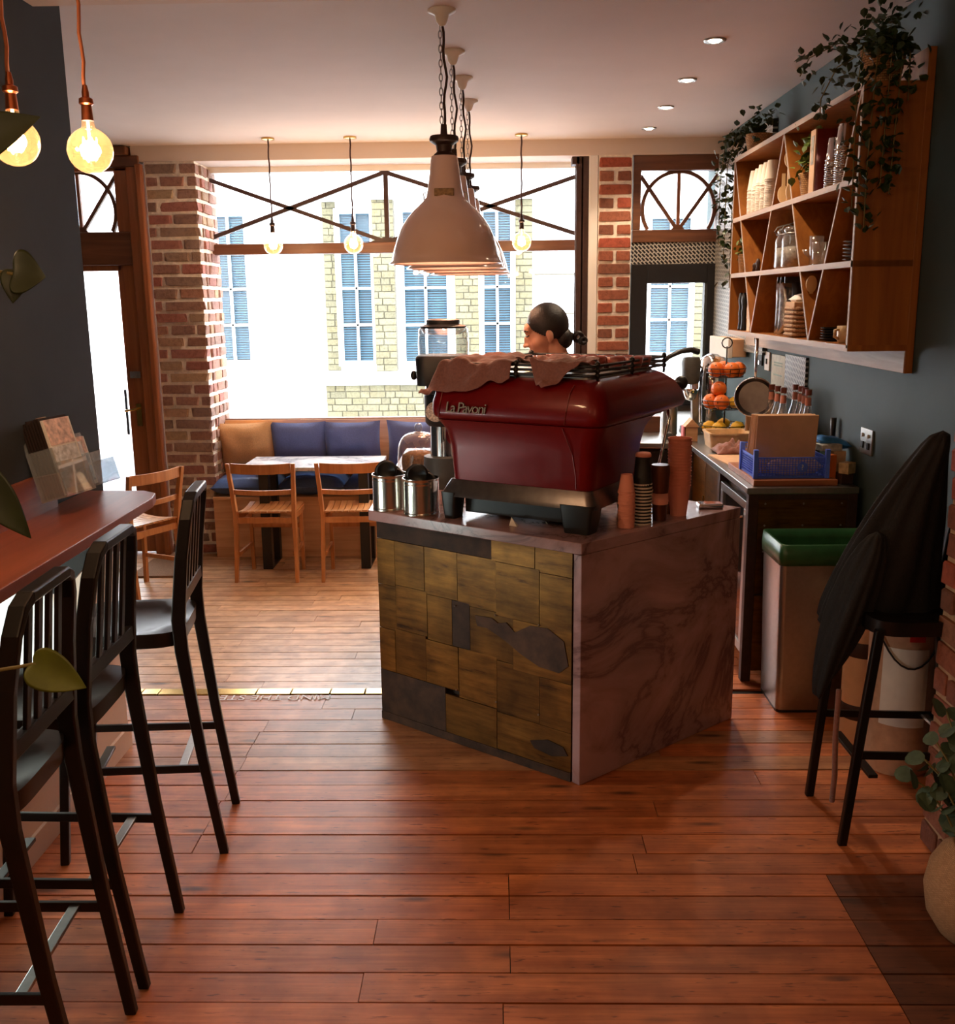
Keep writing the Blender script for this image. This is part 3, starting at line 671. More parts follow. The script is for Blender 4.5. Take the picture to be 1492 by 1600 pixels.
MB().bb(0.55, 2.2, 15.47, 15.5, 1.52, 1.54).bb(0.55, 2.2, 15.47, 15.5, 2.1, 2.12).build('render_joint', M['stockmortar'], bld)
for nm, (x0, x1, z0, z1, yf) in dict(a=(-2.63, -2.42, 0.70, 3.2, 15.42), b=(-1.86, -1.53, 0.70, 3.65, 15.2), c=(-0.65, -0.28, 0.70, 3.2, 15.2), d=(0.26, 0.53, 0.70, 3.2, 15.42), e=(-2.63, -0.6, -0.2, 0.5, 15.18), f=(2.95, 3.5, 0.7, 2.6, 15.42)).items():
    MB().bb(x0 + 0.01, x1 - 0.01, yf + 0.015, 15.52, z0, z1).build('bay_pier', M['stockmortar'], bld)
    course_bricks(bld, BST, 'x', x0, x1, yf, z0, z1, ch=0.098 if nm != 'e' else 0.1, joint=0.012, lens=(0.24, 0.14) if nm != 'f' else (0.3, 0.24), depth=0.06, rnd=rb)
def far_window(x0, x1, z0, z1, y, cols, rows, fr=0.07):
    f = MB().bb(x0 - fr, x0, y - 0.06, y + 0.1, z0 - fr, z1 + fr).bb(x1, x1 + fr, y - 0.06, y + 0.1, z0 - fr, z1 + fr).bb(x0, x1, y - 0.06, y + 0.1, z0 - fr, z0).bb(x0, x1, y - 0.06, y + 0.1, z1, z1 + fr).build('window', M['render'], bld)
    for i in range(1, cols): xx = x0 + (x1 - x0) * i / cols; MB().bb(xx - 0.018, xx + 0.018, y - 0.02, y + 0.03, z0, z1).build('muntin', M['render'], f)
    for i in range(1, rows): zz = z0 + (z1 - z0) * i / rows; MB().bb(x0, x1, y - 0.02, y + 0.03, zz - 0.018, zz + 0.018).build('muntin', M['render'], f)
    for i in range(cols):
        for j in range(rows):
            a = x0 + (x1 - x0) * i / cols; b = x0 + (x1 - x0) * (i + 1) / cols; c = z0 + (z1 - z0) * j / rows; e = z0 + (z1 - z0) * (j + 1) / rows
            MB().bb(a + 0.018, b - 0.018, y, y + 0.006, c + 0.018, e - 0.018).build('pane', M['farglass'], f)
    MB().bb(x0, x1, y + 0.07, y + 0.08, z0, z1).build('blind', M['blind'], f)
far_window(-4.33, -3.82, 0.87, 3.02, 15.52, 2, 4)
far_window(-2.36, -1.90, 0.85, 3.02, 15.36, 2, 4)
far_window(-1.40, -0.76, 0.84, 3.02, 15.24, 2, 4)
far_window(-0.21, 0.19, 0.85, 3.02, 15.36, 2, 4)
far_window(2.30, 2.89, 0.92, 2.9, 15.48, 2, 4)

LF = -0.18       # lower floor level
# ------------------------------------------------------------------ bench and cushions
b = thing('window_bench', 'long plywood bench built under the shop window', 'bench', (-0.9, 7.66, LF))
MB().bb(-2.19, 0.55, 7.44, 7.462, LF, 0.27).build('front_panel', M['benchwood'], b)
MB().bb(-2.19, 0.55, 7.425, 7.90, 0.27, 0.295).build('seat_board', M['benchwood'], b, bevel=0.003)
MB().bb(-2.19, 0.55, 7.895, 7.915, 0.295, 0.83).build('back_panel', M['benchwood'], b)
MB().bb(0.53, 0.55, 7.462, 7.895, LF, 0.27).build('end_panel', M['benchwood'], b)
tilt = Matrix.Rotation(R(14), 3, 'X') @ Matrix(((1, 0, 0), (0, 0, 1), (0, 1, 0)))
for i, (x, w_, mt, lb) in enumerate(((-2.0, 0.42, 'tan', 'tan scatter cushion beside the brick pillar'), (-1.58, 0.40, 'blue', 'navy scatter cushion next to the tan one'), (-1.155, 0.41, 'blue', 'navy scatter cushion in the middle of the bench back'), (-0.66, 0.40, 'blue', 'navy scatter cushion half hidden behind the glass cake dome'))):
    o = MB().pillow((x, 7.80, 0.625), w_ + 0.05, 0.43, 0.17, Matrix.Rotation(R(random.uniform(-2, 2)), 3, 'Y') @ tilt, 16, 2.2, i * 5.1).build('scatter_cushion', M[mt], None, smooth=True)
    tag(o, lb, 'cushion', 'cushions along the window bench')
flat = Matrix.Identity(3)
for i, (x, lb) in enumerate(((-1.95, 'blue seat pad on the bench by the brick pillar'), (-1.44, 'blue seat pad on the bench behind the first chair'), (-0.94, 'blue seat pad on the bench behind the second chair'), (-0.43, 'blue seat pad on the bench hidden by the counter'))):
    o = MB().pillow((x, 7.655, 0.365), 0.52, 0.46, 0.15, flat, 12, 4.5, 20 + i).build('seat_pad', M['seatblue'], None, smooth=True)
    tag(o, lb, 'cushion', 'seat pads on the window bench')

# ------------------------------------------------------------------ cafe table
t = thing('cafe_table', 'white marble topped table with black steel legs', 'table', (-1.37, 7.35, LF))
MB().bb(-1.88, -0.87, 7.07, 7.60, 0.553, 0.58).build('table_top', M['marble_w'], t, bevel=0.004)
for x in (-1.71, -0.985):
    MB().bb(x - 0.035, x + 0.035, 7.075, 7.145, LF, 0.55).bb(x - 0.035, x + 0.035, 7.34, 7.41, LF, 0.55).bb(x - 0.035, x + 0.035, 7.075, 7.41, LF, LF + 0.012).bb(x - 0.035, x + 0.035, 7.075, 7.41, 0.538, 0.553).build('leg_frame', M['blackmetal'], t, bevel=0.002)

# ------------------------------------------------------------------ slatted wooden chairs
def wood_chair(label, loc, rz, group='slatted wooden chairs'):
    c = thing('slatted_chair', label, 'chair', loc, rz, group)
    W = 0.215
    for s in (-1, 1):
        pts = [(s * W, -0.185, 0), (s * (W - 0.005), -0.15, 0.25), (s * (W - 0.01), -0.145, 0.46), (s * W, -0.17, 0.66), (s * (W + 0.012), -0.205, 0.85)]
        rings = []
        for i, p in enumerate(pts):
            w_, d_ = ((0.012, 0.018), (0.014, 0.022), (0.014, 0.024), (0.014, 0.02), (0.013, 0.015))[i]
            rings.append([Vector(p) + Vector((a * w_, e * d_, 0)) for a, e in ((-1, -1), (1, -1), (1, 1), (-1, 1))])
        MB().loft(rings, caps=True).build('leg', M['chairwood'], c, local=True, bevel=0.003)
        MB().beam((s * (W - 0.03), 0.175, 0), (s * (W - 0.03), 0.16, 0.455), 0.026, 0.03, (0, 1, 0)).build('leg', M['chairwood'], c, local=True, bevel=0.003)
        n = 9; rings = []
        for i in range(n):
            yy = -0.15 + 0.35 * i / (n - 1); zz = 0.455 + 0.018 * ((yy - 0.03) / 0.18) ** 2
            rings.append([Vector((s * (W - 0.022) + a * 0.011, yy, zz + e * 0.02)) for a, e in ((-1, -1), (1, -1), (1, 1), (-1, 1))])
        MB().loft(rings, caps=True).build('seat_rail', M['chairwood'], c, local=True)
        MB().beam((s * (W - 0.022), -0.15, 0.2), (s * (W - 0.03), 0.17, 0.2), 0.016, 0.028).build('stretcher', M['chairwood'], c, local=True)
    def crail(z, h, bow, y0, name, mt='chairwood', th=0.016, w_=W):
        rings = []
        for i in range(11):
            u = -1 + 0.2 * i
            rings.append([Vector((u * (w_ - 0.008), y0 - bow * (1 - u * u) + a * th / 2, z + e * h / 2 - 0.006 * (1 - u * u))) for a, e in ((-1, -1), (1, -1), (1, 1), (-1, 1))])
        MB().loft(rings, caps=True).build(name, M[mt], c, local=True, bevel=0.002)
    crail(0.815, 0.07, 0.02, -0.195, 'top_rail'); crail(0.645, 0.034, 0.018, -0.165, 'back_rail')
    MB().beam((-W + 0.02, -0.15, 0.44), (W - 0.02, -0.15, 0.44), 0.018, 0.04).build('seat_rail', M['chairwood'], c, local=True)
    MB().beam((-W + 0.02, 0.165, 0.44), (W - 0.02, 0.165, 0.44), 0.018, 0.035).build('seat_rail', M['chairwood'], c, local=True)
    MB().beam((-W + 0.03, 0.165, 0.335), (W - 0.03, 0.165, 0.335), 0.02, 0.03).build('stretcher', M['chairwood'], c, local=True)
    for k in range(9):
        x = -0.176 + 0.044 * k; rings = []
        for i in range(8):
            yy = -0.165 + 0.375 * i / 7; zz = 0.48 + 0.02 * ((yy - 0.03) / 0.19) ** 2
            rings.append([Vector((x + a * 0.0195, yy, zz + e * 0.006)) for a, e in ((-1, -1), (1, -1), (1, 1), (-1, 1))])
        MB().loft(rings, caps=True).build('slat', M['chairslat'], c, local=True)
    return c
ch0 = wood_chair('slatted wooden chair at the table beside the brick pillar', (-1.634, 6.91, LF), R(-1))
for lb, loc, rz in (('slatted wooden chair at the table, partly behind the counter', (-1.035, 6.92, LF), R(3)), ('slatted wooden chair standing behind the wall bar near the door', (-2.44, 6.52, LF), R(62))):
    c = copy_tree(ch0); c['label'] = lb; c.location = loc; c.rotation_euler = (0, 0, rz)

# ------------------------------------------------------------------ wall bar
b = thing('wall_bar', 'narrow wooden bar top fixed along the dark wall', 'bar counter', (-1.35, 2.6, 0.0))
poly = [(-1.507, 1.0), (-1.175, 1.0), (-1.215, 3.40), (-1.235, 3.49), (-1.29, 3.535), (-1.507, 3.545)]
MB().prism(poly, 1.05, 1.085).build('bar_top', M['counterwood'], b, bevel=0.003)
MB().bb(-1.507, -1.487, 1.0, 3.26, 1.085, 1.207).build('upstand', M['counterwood'], b)
for y in (1.5, 2.35, 3.2): MB().prism_y([(-1.505, 1.05), (-1.26, 1.05), (-1.26, 1.02), (-1.475, 0.80), (-1.505, 0.80)], y - 0.015, y + 0.015).build('bracket', M['blackmetal'], b)
o = thing('tube_lamp', 'glowing white tube lamp in the recess under the bar', 'lamp', (-2.30, 2.9, 0.55))
MB().bb(-2.40, -2.35, 2.45, 3.35, 0.52, 0.58).build('batten', M['white'], o)
MB().tube([(-2.33, 2.47, 0.55), (-2.33, 3.33, 0.55)], 0.02, 10).build('tube', M['tube'], o, smooth=True)
al = bpy.data.lights.new('tube_light', 'AREA'); al.shape = 'RECTANGLE'; al.size = 0.85; al.size_y = 0.04; al.energy = 8; al.color = (0.85, 1.0, 0.96)
ao = bpy.data.objects.new('tube_light', al); COL.objects.link(ao); ao.parent = o; ao.location = (0.03, 0, 0); ao.rotation_euler = (0, R(-90), 0)
ao.rotation_euler = Vector((1, 0, 0)).to_track_quat('-Z', 'Y').to_euler()

# ------------------------------------------------------------------ bar stools
def bar_stool(label, loc, rz):
    s_ = thing('bar_stool', label, 'stool', loc, rz, 'dark metal bar stools')
    mt = M['stoolmetal']
    for s in (-1, 1):
        # rear leg sweeping up into the back post
        pts = [(0.165, -0.262, 0), (0.172, -0.215, 0.35), (0.175, -0.178, 0.70), (0.172, -0.175, 0.80), (0.162, -0.195, 0.99), (0.15, -0.214, 1.105), (0.128, -0.223, 1.155), (0.095, -0.227, 1.172)]
        rings = []
        for i, p in enumerate(pts):
            if i < len(pts) - 3: n1 = Vector((1, 0, 0)); n2 = Vector((0, 1, 0))
            elif i == len(pts) - 3: n1 = Vector((0.92, 0, 0.38)); n2 = Vector((0, 1, 0))
            elif i == len(pts) - 2: n1 = Vector((0.6, 0, 0.8)); n2 = Vector((0, 1, 0))
            else: n1 = Vector((0.1, 0, 0.99)); n2 = Vector((0, 1, 0))
            w_ = 0.0125; d_ = (0.014, 0.016, 0.02, 0.021, 0.019, 0.018, 0.018, 0.018)[i]
            c = Vector((s * p[0], p[1], p[2])); n1 = Vector((s * n1.x, n1.y, n1.z))
            q = [c + n1 * (a * w_) + n2 * (e * d_) for a, e in ((-1, -1), (1, -1), (1, 1), (-1, 1))]
            rings.append(q if s > 0 else [q[0], q[3], q[2], q[1]])
        MB().loft(rings, caps=True).build('leg', mt, s_, local=True, bevel=0.004)
        MB().loft([[Vector((s * x + a * 0.0125, y + e * 0.014, z)) for a, e in ((-1, -1), (1, -1), (1, 1), (-1, 1))] for x, y, z in ((0.165, 0.235, 0), (0.17, 0.2, 0.4), (0.168, 0.165, 0.735))], caps=True).build('leg', mt, s_, local=True, bevel=0.004)
        MB().beam((s * 0.166, -0.225, 0.30), (s * 0.166, 0.215, 0.315), 0.012, 0.026).build('foot_rail', mt, s_, local=True, bevel=0.002)
    MB().beam((-0.1, -0.227, 1.172), (0.1, -0.227, 1.172), 0.036, 0.025).build('top_rail', mt, s_, local=True, bevel=0.004)
    MB().beam((-0.165, -0.19, 0.865), (0.165, -0.19, 0.865), 0.02, 0.04).build('back_rail', mt, s_, local=True, bevel=0.003)
    MB().beam((-0.168, 0.15, 0.24), (0.168, 0.15, 0.24), 0.03, 0.012).build('foot_rail', mt, s_, local=True, bevel=0.002)
    MB().beam((-0.166, -0.15, 0.305), (0.166, -0.15, 0.305), 0.026, 0.01).build('stretcher', M['steel'], s_, local=True, bevel=0.002)
    for k in range(4):
        x = -0.084 + 0.056 * k
        MB().beam((x, -0.192, 0.87), (x * 0.95, -0.225, 1.168), 0.024, 0.01, (0, 1, 0)).build('back_slat', mt, s_, local=True, bevel=0.002)
    # dished saddle seat
    n = 14; vs = []; fs = []
    for i in range(n + 1):
        for j in range(n + 1):
            u = -1 + 2 * i / n; v = -1 + 2 * j / n
            rr = (abs(u) ** 5 + abs(v) ** 5) ** 0.2; m_ = max(abs(u), abs(v)); sc = 1 if rr < 1e-6 else m_ / rr
            x, y_ = u * sc * 0.19, v * sc * 0.185 + 0.0
            d = max(0, 1 - ((u * 1.15) ** 2 + (v * 1.2 + 0.1) ** 2)); vs.append((x, y_, 0.762 - 0.022 * d ** 0.6))
    k = (n + 1) ** 2
    vs += [(x * 0.985, y_ * 0.985, 0.715) for x, y_, z in vs]
    for i in range(n):
        for j in range(n):
            a = i * (n + 1) + j; fs.append((a, a + n + 1, a + n + 2, a + 1)); fs.append((k + a, k + a + 1, k + a + n + 2, k + a + n + 1))
    def edge(ids):
        for a, c in zip(ids, ids[1:]): fs.append((a, c, k + c, k + a))
    edge([i * (n + 1) for i in range(n + 1)][::-1]); edge([j for j in range(n + 1)]); edge([i * (n + 1) + n for i in range(n + 1)]); edge([n * (n + 1) + j for j in range(n + 1)][::-1])
    MB().add(vs, fs).build('seat', mt, s_, local=True, smooth=True, auto=50)
    return s_
s0 = bar_stool('dark metal bar stool at the far end of the wall bar', (-1.185, 3.05, 0), R(98))
for lb, loc, rz in (('dark metal bar stool, middle one of three at the wall bar', (-1.205, 2.43, 0), R(92)), ('dark metal bar stool at the wall bar behind the lime green leaf', (-1.19, 2.00, 0), R(93)), ('dark bar stool with coats draped over it by the brick pier', (1.338, 3.14, 0), R(91))):
    c = copy_tree(s0); c['label'] = lb; c.location = loc; c.rotation_euler = (0, 0, rz)

# ------------------------------------------------------------------ leaflet holders on the bar
def leaflets(label, y, w_, h, n, lean, x=-1.40):
    t = thing('leaflet_holder', label, 'leaflet holder', (x, y, 1.085), R(78), 'leaflet holders on the wall bar')
    c, s = math.cos(lean), math.sin(lean)
    def P(u, d, v): return Vector((u, d * c + v * s, -d * s + v * c + 0.055))   # v up the slope, d forward
    def slab(u0, u1, d0, d1, v0, v1): return [P(*q) for q in ((u0, d0, v0), (u1, d0, v0), (u1, d1, v0), (u0, d1, v0), (u0, d0, v1), (u1, d0, v1), (u1, d1, v1), (u0, d1, v1))]
    F = [(3, 2, 1, 0), (4, 5, 6, 7), (0, 1, 5, 4), (1, 2, 6, 5), (2, 3, 7, 6), (3, 0, 4, 7)]
    a = w_ / 2
    MB().add(slab(-a, a, 0.046, 0.05, 0, h), F).build('back_plate', M['acrylic'], t, local=True)
    MB().add(slab(-a, a, -0.05, -0.046, 0, h * 0.42), F).build('front_lip', M['acrylic'], t, local=True)
    for sg in (-1, 1): MB().add(slab(sg * a - 0.002, sg * a + 0.002, -0.05, 0.05, 0, h * 0.6), F).build('side_plate', M['acrylic'], t, local=True)
    MB().add(slab(-a, a, -0.05, 0.05, 0, 0.004), F).build('base_plate', M['acrylic'], t, local=True)
    for k in range(n):
        d0 = 0.04 - 0.085 * k / max(1, n)
        o = MB().add(slab(-a + 0.006, a - 0.006, d0 - 0.006, d0, 0.006, h * 0.95 + random.uniform(-0.006, 0.006)), F).build('leaflet', M['paper'] if k == n - 1 else LFD, t, local=True)
        if k == n - 1:
            for q, (mt, v0, v1) in enumerate(((LF1, 0.62, 0.93), (LF2, 0.42, 0.6), (LF3, 0.1, 0.38))):
                MB().add(slab(-a + 0.014, a - 0.014, d0 - 0.0075, d0 - 0.006, v0 * h, v1 * h), F).build('printed_picture', mt, o, local=True)
LFD = plain('leaflet_edges', S(44, 30, 26), 0.8); LF1 = plain('leaflet_print_warm', S(226, 190, 178), 0.6, vary=0.4, nscale=60); LF2 = plain('leaflet_print_grey', S(206, 208, 212), 0.6, vary=0.4, nscale=60); LF3 = plain('leaflet_print_blue', S(196, 210, 228), 0.6, vary=0.4, nscale=60)
leaflets('clear holder full of printed leaflets leaning on the wall bar', 3.16, 0.15, 0.27, 8, R(15))
leaflets('almost empty clear leaflet holder near the far bar end', 3.36, 0.12, 0.19, 1, R(15), -1.385)

# ------------------------------------------------------------------ enamel dome pendants
PROF = [(0.052, 2.318), (0.056, 2.30), (0.063, 2.24), (0.070, 2.19), (0.074, 2.175), (0.076, 2.16), (0.094, 2.140), (0.130, 2.108), (0.158, 2.076), (0.182, 2.04), (0.198, 2.003), (0.212, 1.960), (0.219, 1.930), (0.224, 1.908), (0.236, 1.899), (0.236, 1.895), (0.222, 1.900), (0.214, 1.935), (0.193, 2.003), (0.152, 2.074), (0.088, 2.136), (0.066, 2.17), (0.05, 2.30)]
def dome(label, x, y):
    t = thing('dome_pendant', label, 'pendant lamp', (x, y, ZC), 0, 'enamel dome pendants in a row')
    MB().lathe([(0.055, ZC), (0.056, ZC - 0.008), (0.03, ZC - 0.02), (0.022, ZC - 0.045), (0.012, ZC - 0.06), (0.0, ZC - 0.062)], 20, (x, y, 0), caps=False).build('ceiling_rose', M['enamel_in'], t, smooth=True)
    pts = [(x + 0.004 * math.sin(i * 1.3) + 0.012 * (1 - abs(i - 6) / 6.0), y + 0.003 * math.cos(i), ZC - 0.05 - (ZC - 0.05 - 2.42) * i / 12) for i in range(13)]
    MB().tube(pts, 0.0055, 6).build('cable', M['iron'], t, smooth=True)
    mb = MB(); z = ZC - 0.065; k = 0
    while z > 2.44:
        ring = []
        for q in range(12):
            a = 2 * math.pi * q / 12; u = 0.0065 * math.cos(a); v = 0.016 * math.sin(a)
            ring.append((x - 0.008 + (u if k % 2 else 0), y + (0 if k % 2 else u), z + v))
        mb.tube(ring, 0.0022, 5, close=True); z -= 0.0265; k += 1
    mb.build('chain', M['steel'], t, smooth=True)
    MB().lathe([(0.012, 2.44), (0.014, 2.405), (0.018, 2.40), (0.056, 2.395), (0.06, 2.385), (0.058, 2.375), (0.034, 2.36), (0.03, 2.335), (0.042, 2.325), (0.048, 2.316), (0.0, 2.316)], 24, (x, y, 0), caps=False).build('gallery_cap', M['iron'], t, smooth=True, auto=40)
    sh = MB().lathe(PROF, 48, (x, y, 0), caps=False).build('lamp_shade', M['enamel'], t, smooth=True, auto=60)
    MB().bb(x - 0.04, x + 0.04, y - 0.0755, y - 0.068, 2.158, 2.188).build('name_plate', plain('aged_name_plate', S(150, 118, 78), 0.5, 0.2, vary=0.4, nscale=80), sh, bevel=0.003)
    for s in (-1, 1): MB().tube([(x + s * 0.076, y, 2.18), (x + s * 0.088, y, 2.175), (x + s * 0.085, y, 2.15)], 0.003, 6).build('catch', M['steel'], sh)
    MB().lathe([(0.018, 2.30), (0.02, 2.22), (0.016, 2.2)], 12, (x, y, 0)).build('bulb_holder', M['white'], t)
    MB().ball((x, y, 2.12), (0.032, 0.032, 0.045), 14, 9).build('bulb', M['hot'], t, smooth=True)
    point_light('dome_light', (0, 0, 2.05 - ZC), W_DOME, WARM, t, 0.04)
for lb, x, y in (('cream enamel dome pendant nearest the front of the counter', -0.213, 4.242), ('second cream enamel dome pendant in the row', -0.20, 4.915), ('third cream enamel dome pendant in the row', -0.176, 5.47), ('last cream enamel dome pendant in the row, towards the window', -0.161, 6.079)): dome(lb, x, y)

# ------------------------------------------------------------------ globe filament bulbs
def globe(label, x, y, zc, r, ztop, rose, cord, group, power, neckmat='copper'):
    t = thing('globe_pendant', label, 'pendant lamp', (x, y, ztop), 0, group)
    MB().lathe([(0.045, ztop), (0.046, ztop - 0.012), (0.012, ztop - 0.018), (0.0, ztop - 0.018)], 20, (x, y, 0), caps=False).build('ceiling_rose', M[rose], t, smooth=True, auto=40)
    zn = zc + r * 1.28
    pts = [(x + 0.0025 * math.sin(i * 1.7), y + 0.0025 * math.cos(i * 1.7), ztop - 0.015 - (ztop - 0.015 - (zn + r * 1.3)) * i / 14) for i in range(15)]
    MB().tube(pts, r * 0.085, 6).build('cord', cord, t, smooth=True)
    k = r / 0.05
    MB().lathe([(0.005 * k, zn + 0.075 * k), (0.008 * k, zn + 0.06 * k), (0.008 * k, zn + 0.05 * k), (0.015 * k, zn + 0.046 * k), (0.016 * k, zn + 0.036 * k), (0.011 * k, zn + 0.032 * k), (0.013 * k, zn), (0.0, zn)], 16, (x, y, 0), caps=False).build('lamp_holder', M[neckmat], t, smooth=True, auto=40)
    prof = [(0.013 * k, zn)] + [(0.014 * k, zc + r * 1.1), (0.0148 * k, zc + r * 0.985)] + [(r * math.sin(a), zc + r * math.cos(a)) for a in [R(d_) for d_ in range(20, 181, 8)]] + [(0.0, zc - r)]
    gl = MB().lathe(prof, 28, (x, y, 0), caps=False, ripple=lambda tt, z: 0.012 * math.sin(tt * 9) * math.sin(z * 260)).build('glass_globe', M['amberglass'], t, smooth=True)
    pts = []
    for i in range(61):
        a = i / 60; tt = a * math.pi * 10
        pts.append((x + r * 0.30 * math.cos(a * 2 * math.pi), y + r * 0.30 * math.sin(a * 2 * math.pi), zc + r * (0.1 + 0.45 * math.sin(tt))))
    MB().tube(pts, r * 0.03, 5).build('filament', M['filament'], t, smooth=True)
    MB().tube([(x, y, zn), (x, y, zc - r * 0.2)], r * 0.07, 6).build('glass_stem', M['hot'], t)
    point_light('bulb_light', (0, 0, zc - ztop), power, WARM, t, r * 0.5)
cdark = plain('brown_twisted_cord', S(70, 44, 36), 0.8); crust = plain('copper_twisted_cord', S(150, 84, 52), 0.8)
for lb, x in (('glowing globe bulb hanging in the window nearest the brick pillar', -1.595), ('glowing globe bulb hanging in the middle of the window', -1.022), ('globe bulb hidden behind the enamel domes', -0.394), ('glowing globe bulb in the window left of the dark steel post', 0.17)):
    globe(lb, x, 7.30, 2.145, 0.068, ZC, 'polbrass', cdark, 'globe bulbs along the window', W_BULB * 1.4, 'iron')
globe('textured globe bulb on a copper cord in front of the ceiling edge', -0.975, 2.5, 2.11, 0.053, 2.70, 'copper', crust, 'globe bulbs over the wall bar', W_BULB)
globe('textured globe bulb on a copper cord, cut off by the picture edge', -1.085, 2.35, 2.11, 0.053, 2.70, 'copper', crust, 'globe bulbs over the wall bar', W_BULB)
for i, (x, y) in enumerate(((-1.1, 1.2), (-1.1, 0.0), (0.3, -0.6), (0.5, 0.6), (0.2, -1.8))):  # unseen bulbs, added to fill the near room with warm light
    globe(('added unseen fill bulb over the near end of the wall bar', 'added unseen fill bulb over the wall bar beside the viewer', 'added unseen fill bulb behind the viewer', 'added unseen fill bulb above the viewer', 'added unseen fill bulb at the rear wall')[i], x, y, 2.15, 0.053, 2.70, 'copper', crust, 'added fill bulbs in the near room', W_BULB * 1.25)

# ------------------------------------------------------------------ recessed spots
for lb, x, y in (('recessed ceiling spot above the near end of the shelf', 0.972, 4.79), ('second recessed ceiling spot along the shelf', 1.002, 5.61), ('third recessed ceiling spot along the shelf', 1.014, 6.37), ('small recessed ceiling spot next to the window bulkhead', 1.026, 7.13)):
    t = thing('ceiling_spot', lb, 'downlight', (x, y, ZC), 0, 'recessed ceiling spots')
    MB().lathe([(0.03, ZC - 0.004), (0.048, ZC - 0.008), (0.05, ZC - 0.002), (0.05, ZC)], 24, (x, y, 0), caps=False).build('bezel', M['steel'], t, smooth=True)
    MB().lathe([(0.0, ZC - 0.012), (0.02, ZC - 0.011), (0.031, ZC - 0.004), (0.03, ZC)], 20, (x, y, 0), caps=False).build('lens', M['spotface'], t, smooth=True)
    l = bpy.data.lights.new('spot_light', 'SPOT'); l.energy = W_DOWN; l.color = (1, 0.74, 0.5); l.spot_size = R(110); l.spot_blend = 0.6; l.shadow_soft_size = 0.03
    o = bpy.data.objects.new('spot_light', l); COL.objects.link(o); o.parent = t; o.location = (0, 0, -0.02)

# ------------------------------------------------------------------ serving island
T = 0.915
isl = thing('serving_island', 'angled serving island with marble top and patchwork brass front', 'counter', (0.1, 4.2, 0))
An = Vector((-0.512, 3.984, 0)); Nn = Vector((0.285, 3.373, 0)); Dn = Vector((0.978, 3.974, 0))
e1 = (Nn - An).normalized(); n1 = Vector((e1.y, -e1.x, 0)); L1 = (Nn - An).length; a1 = math.atan2(e1.y, e1.x)
e2 = (Dn - Nn).normalized(); n2 = Vector((e2.y, -e2.x, 0)); a2 = math.atan2(e2.y, e2.x)
An2 = An + n1 * 0.012
MB().prism([(-0.535, 3.965), (Nn.x, Nn.y), (Dn.x, Dn.y), (-0.03, 4.775), (-0.03, 5.7), (-0.535, 5.7)], T - 0.042, T).build('marble_top', M['marble'], isl, bevel=0.003)
c = Nn + e2 * ((Dn - Nn).length / 2) - n2 * 0.019
MB().box((c.x, c.y, (T - 0.042) / 2), ((Dn - Nn).length, 0.038, T - 0.044), a2).build('marble_side', M['marble'], isl, bevel=0.002)
ins = 0.03
MB().prism([(-0.50, 4.02), (Nn.x - n1.x * 0 - 0.01, Nn.y + 0.06), (Dn.x - 0.06, Dn.y - 0.0), (-0.06, 4.74), (-0.06, 5.66), (-0.50, 5.66)], 0.03, T - 0.042).build('carcass', M['brass_dk'], isl)
def panel(s0, s1, z0, z1, mt, pr=0.0):
    c = An + e1 * ((s0 + s1) / 2) - n1 * (0.012 - pr)
    return MB().box((c.x, c.y, (z0 + z1) / 2), (s1 - s0 - 0.002, 0.008, z1 - z0 - 0.002), a1).build('brass_sheet', M[mt], isl)
LE = L1 - 0.042
for s0, s1, z0, z1, mt in ((0, 0.60, 0.795, 0.873, 'brass_dk'), (0.60, 0.80, 0.79, 0.873, 'brass'), (0.80, LE, 0.78, 0.873, 'brass'),
        (0, 0.10, 0.60, 0.795, 'brass'), (0.10, 0.26, 0.61, 0.795, 'brass'), (0.26, 0.43, 0.60, 0.795, 'brass'), (0.43, 0.62, 0.59, 0.795, 'brass'), (0.62, 0.82, 0.58, 0.79, 'brass'), (0.82, LE, 0.56, 0.78, 'brass'),
        (0, 0.10, 0.41, 0.60, 'brass'), (0.10, 0.27, 0.42, 0.61, 'brass'), (0.27, 0.40, 0.41, 0.60, 'brass'), (0.40, 0.49, 0.41, 0.60, 'brass_dk'), (0.49, 0.70, 0.40, 0.59, 'brass'), (0.70, LE, 0.38, 0.58, 'brass'),
        (0, 0.09, 0.225, 0.41, 'brass'), (0.09, 0.26, 0.225, 0.42, 'brass'), (0.26, 0.43, 0.225, 0.41, 'brass'), (0.43, 0.62, 0.20, 0.41, 'brass'), (0.62, 0.82, 0.19, 0.40, 'brass'), (0.82, LE, 0.19, 0.38, 'brass'),
        (0, 0.36, 0.035, 0.225, 'brass_dk'), (0.36, 0.62, 0.035, 0.20, 'brass'), (0.62, LE, 0.035, 0.19, 'brass')):
    panel(s0, min(s1, LE), z0, z1, mt, random.uniform(0, 0.003))
def patch(pts, name='dark_stain'):
    mb = MB(); n = len(pts)
    vs = []
    for d in (-0.0075, -0.0025):
        for s_, z in pts: q = An + e1 * s_ + n1 * d; vs.append((q.x, q.y, z))
    mb.add(vs, [tuple(range(n)), tuple(reversed(range(n, 2 * n)))] + [(i, n + i, n + (i + 1) % n, (i + 1) % n) for i in range(n)])
    return mb.build(name, M['brass_dk'], isl)
patch([(0.52, 0.56), (0.60, 0.565), (0.63, 0.55), (0.67, 0.56), (0.71, 0.53), (0.78, 0.57), (0.86, 0.575), (0.93, 0.54), (0.95, 0.45), (0.91, 0.415), (0.82, 0.42), (0.74, 0.45), (0.66, 0.49), (0.58, 0.52), (0.53, 0.52)])
patch([(0.78, 0.115), (0.86, 0.14), (0.93, 0.13), (0.95, 0.10), (0.88, 0.08), (0.80, 0.09)])
c = An + e1 * (LE / 2) - n1 * 0.01
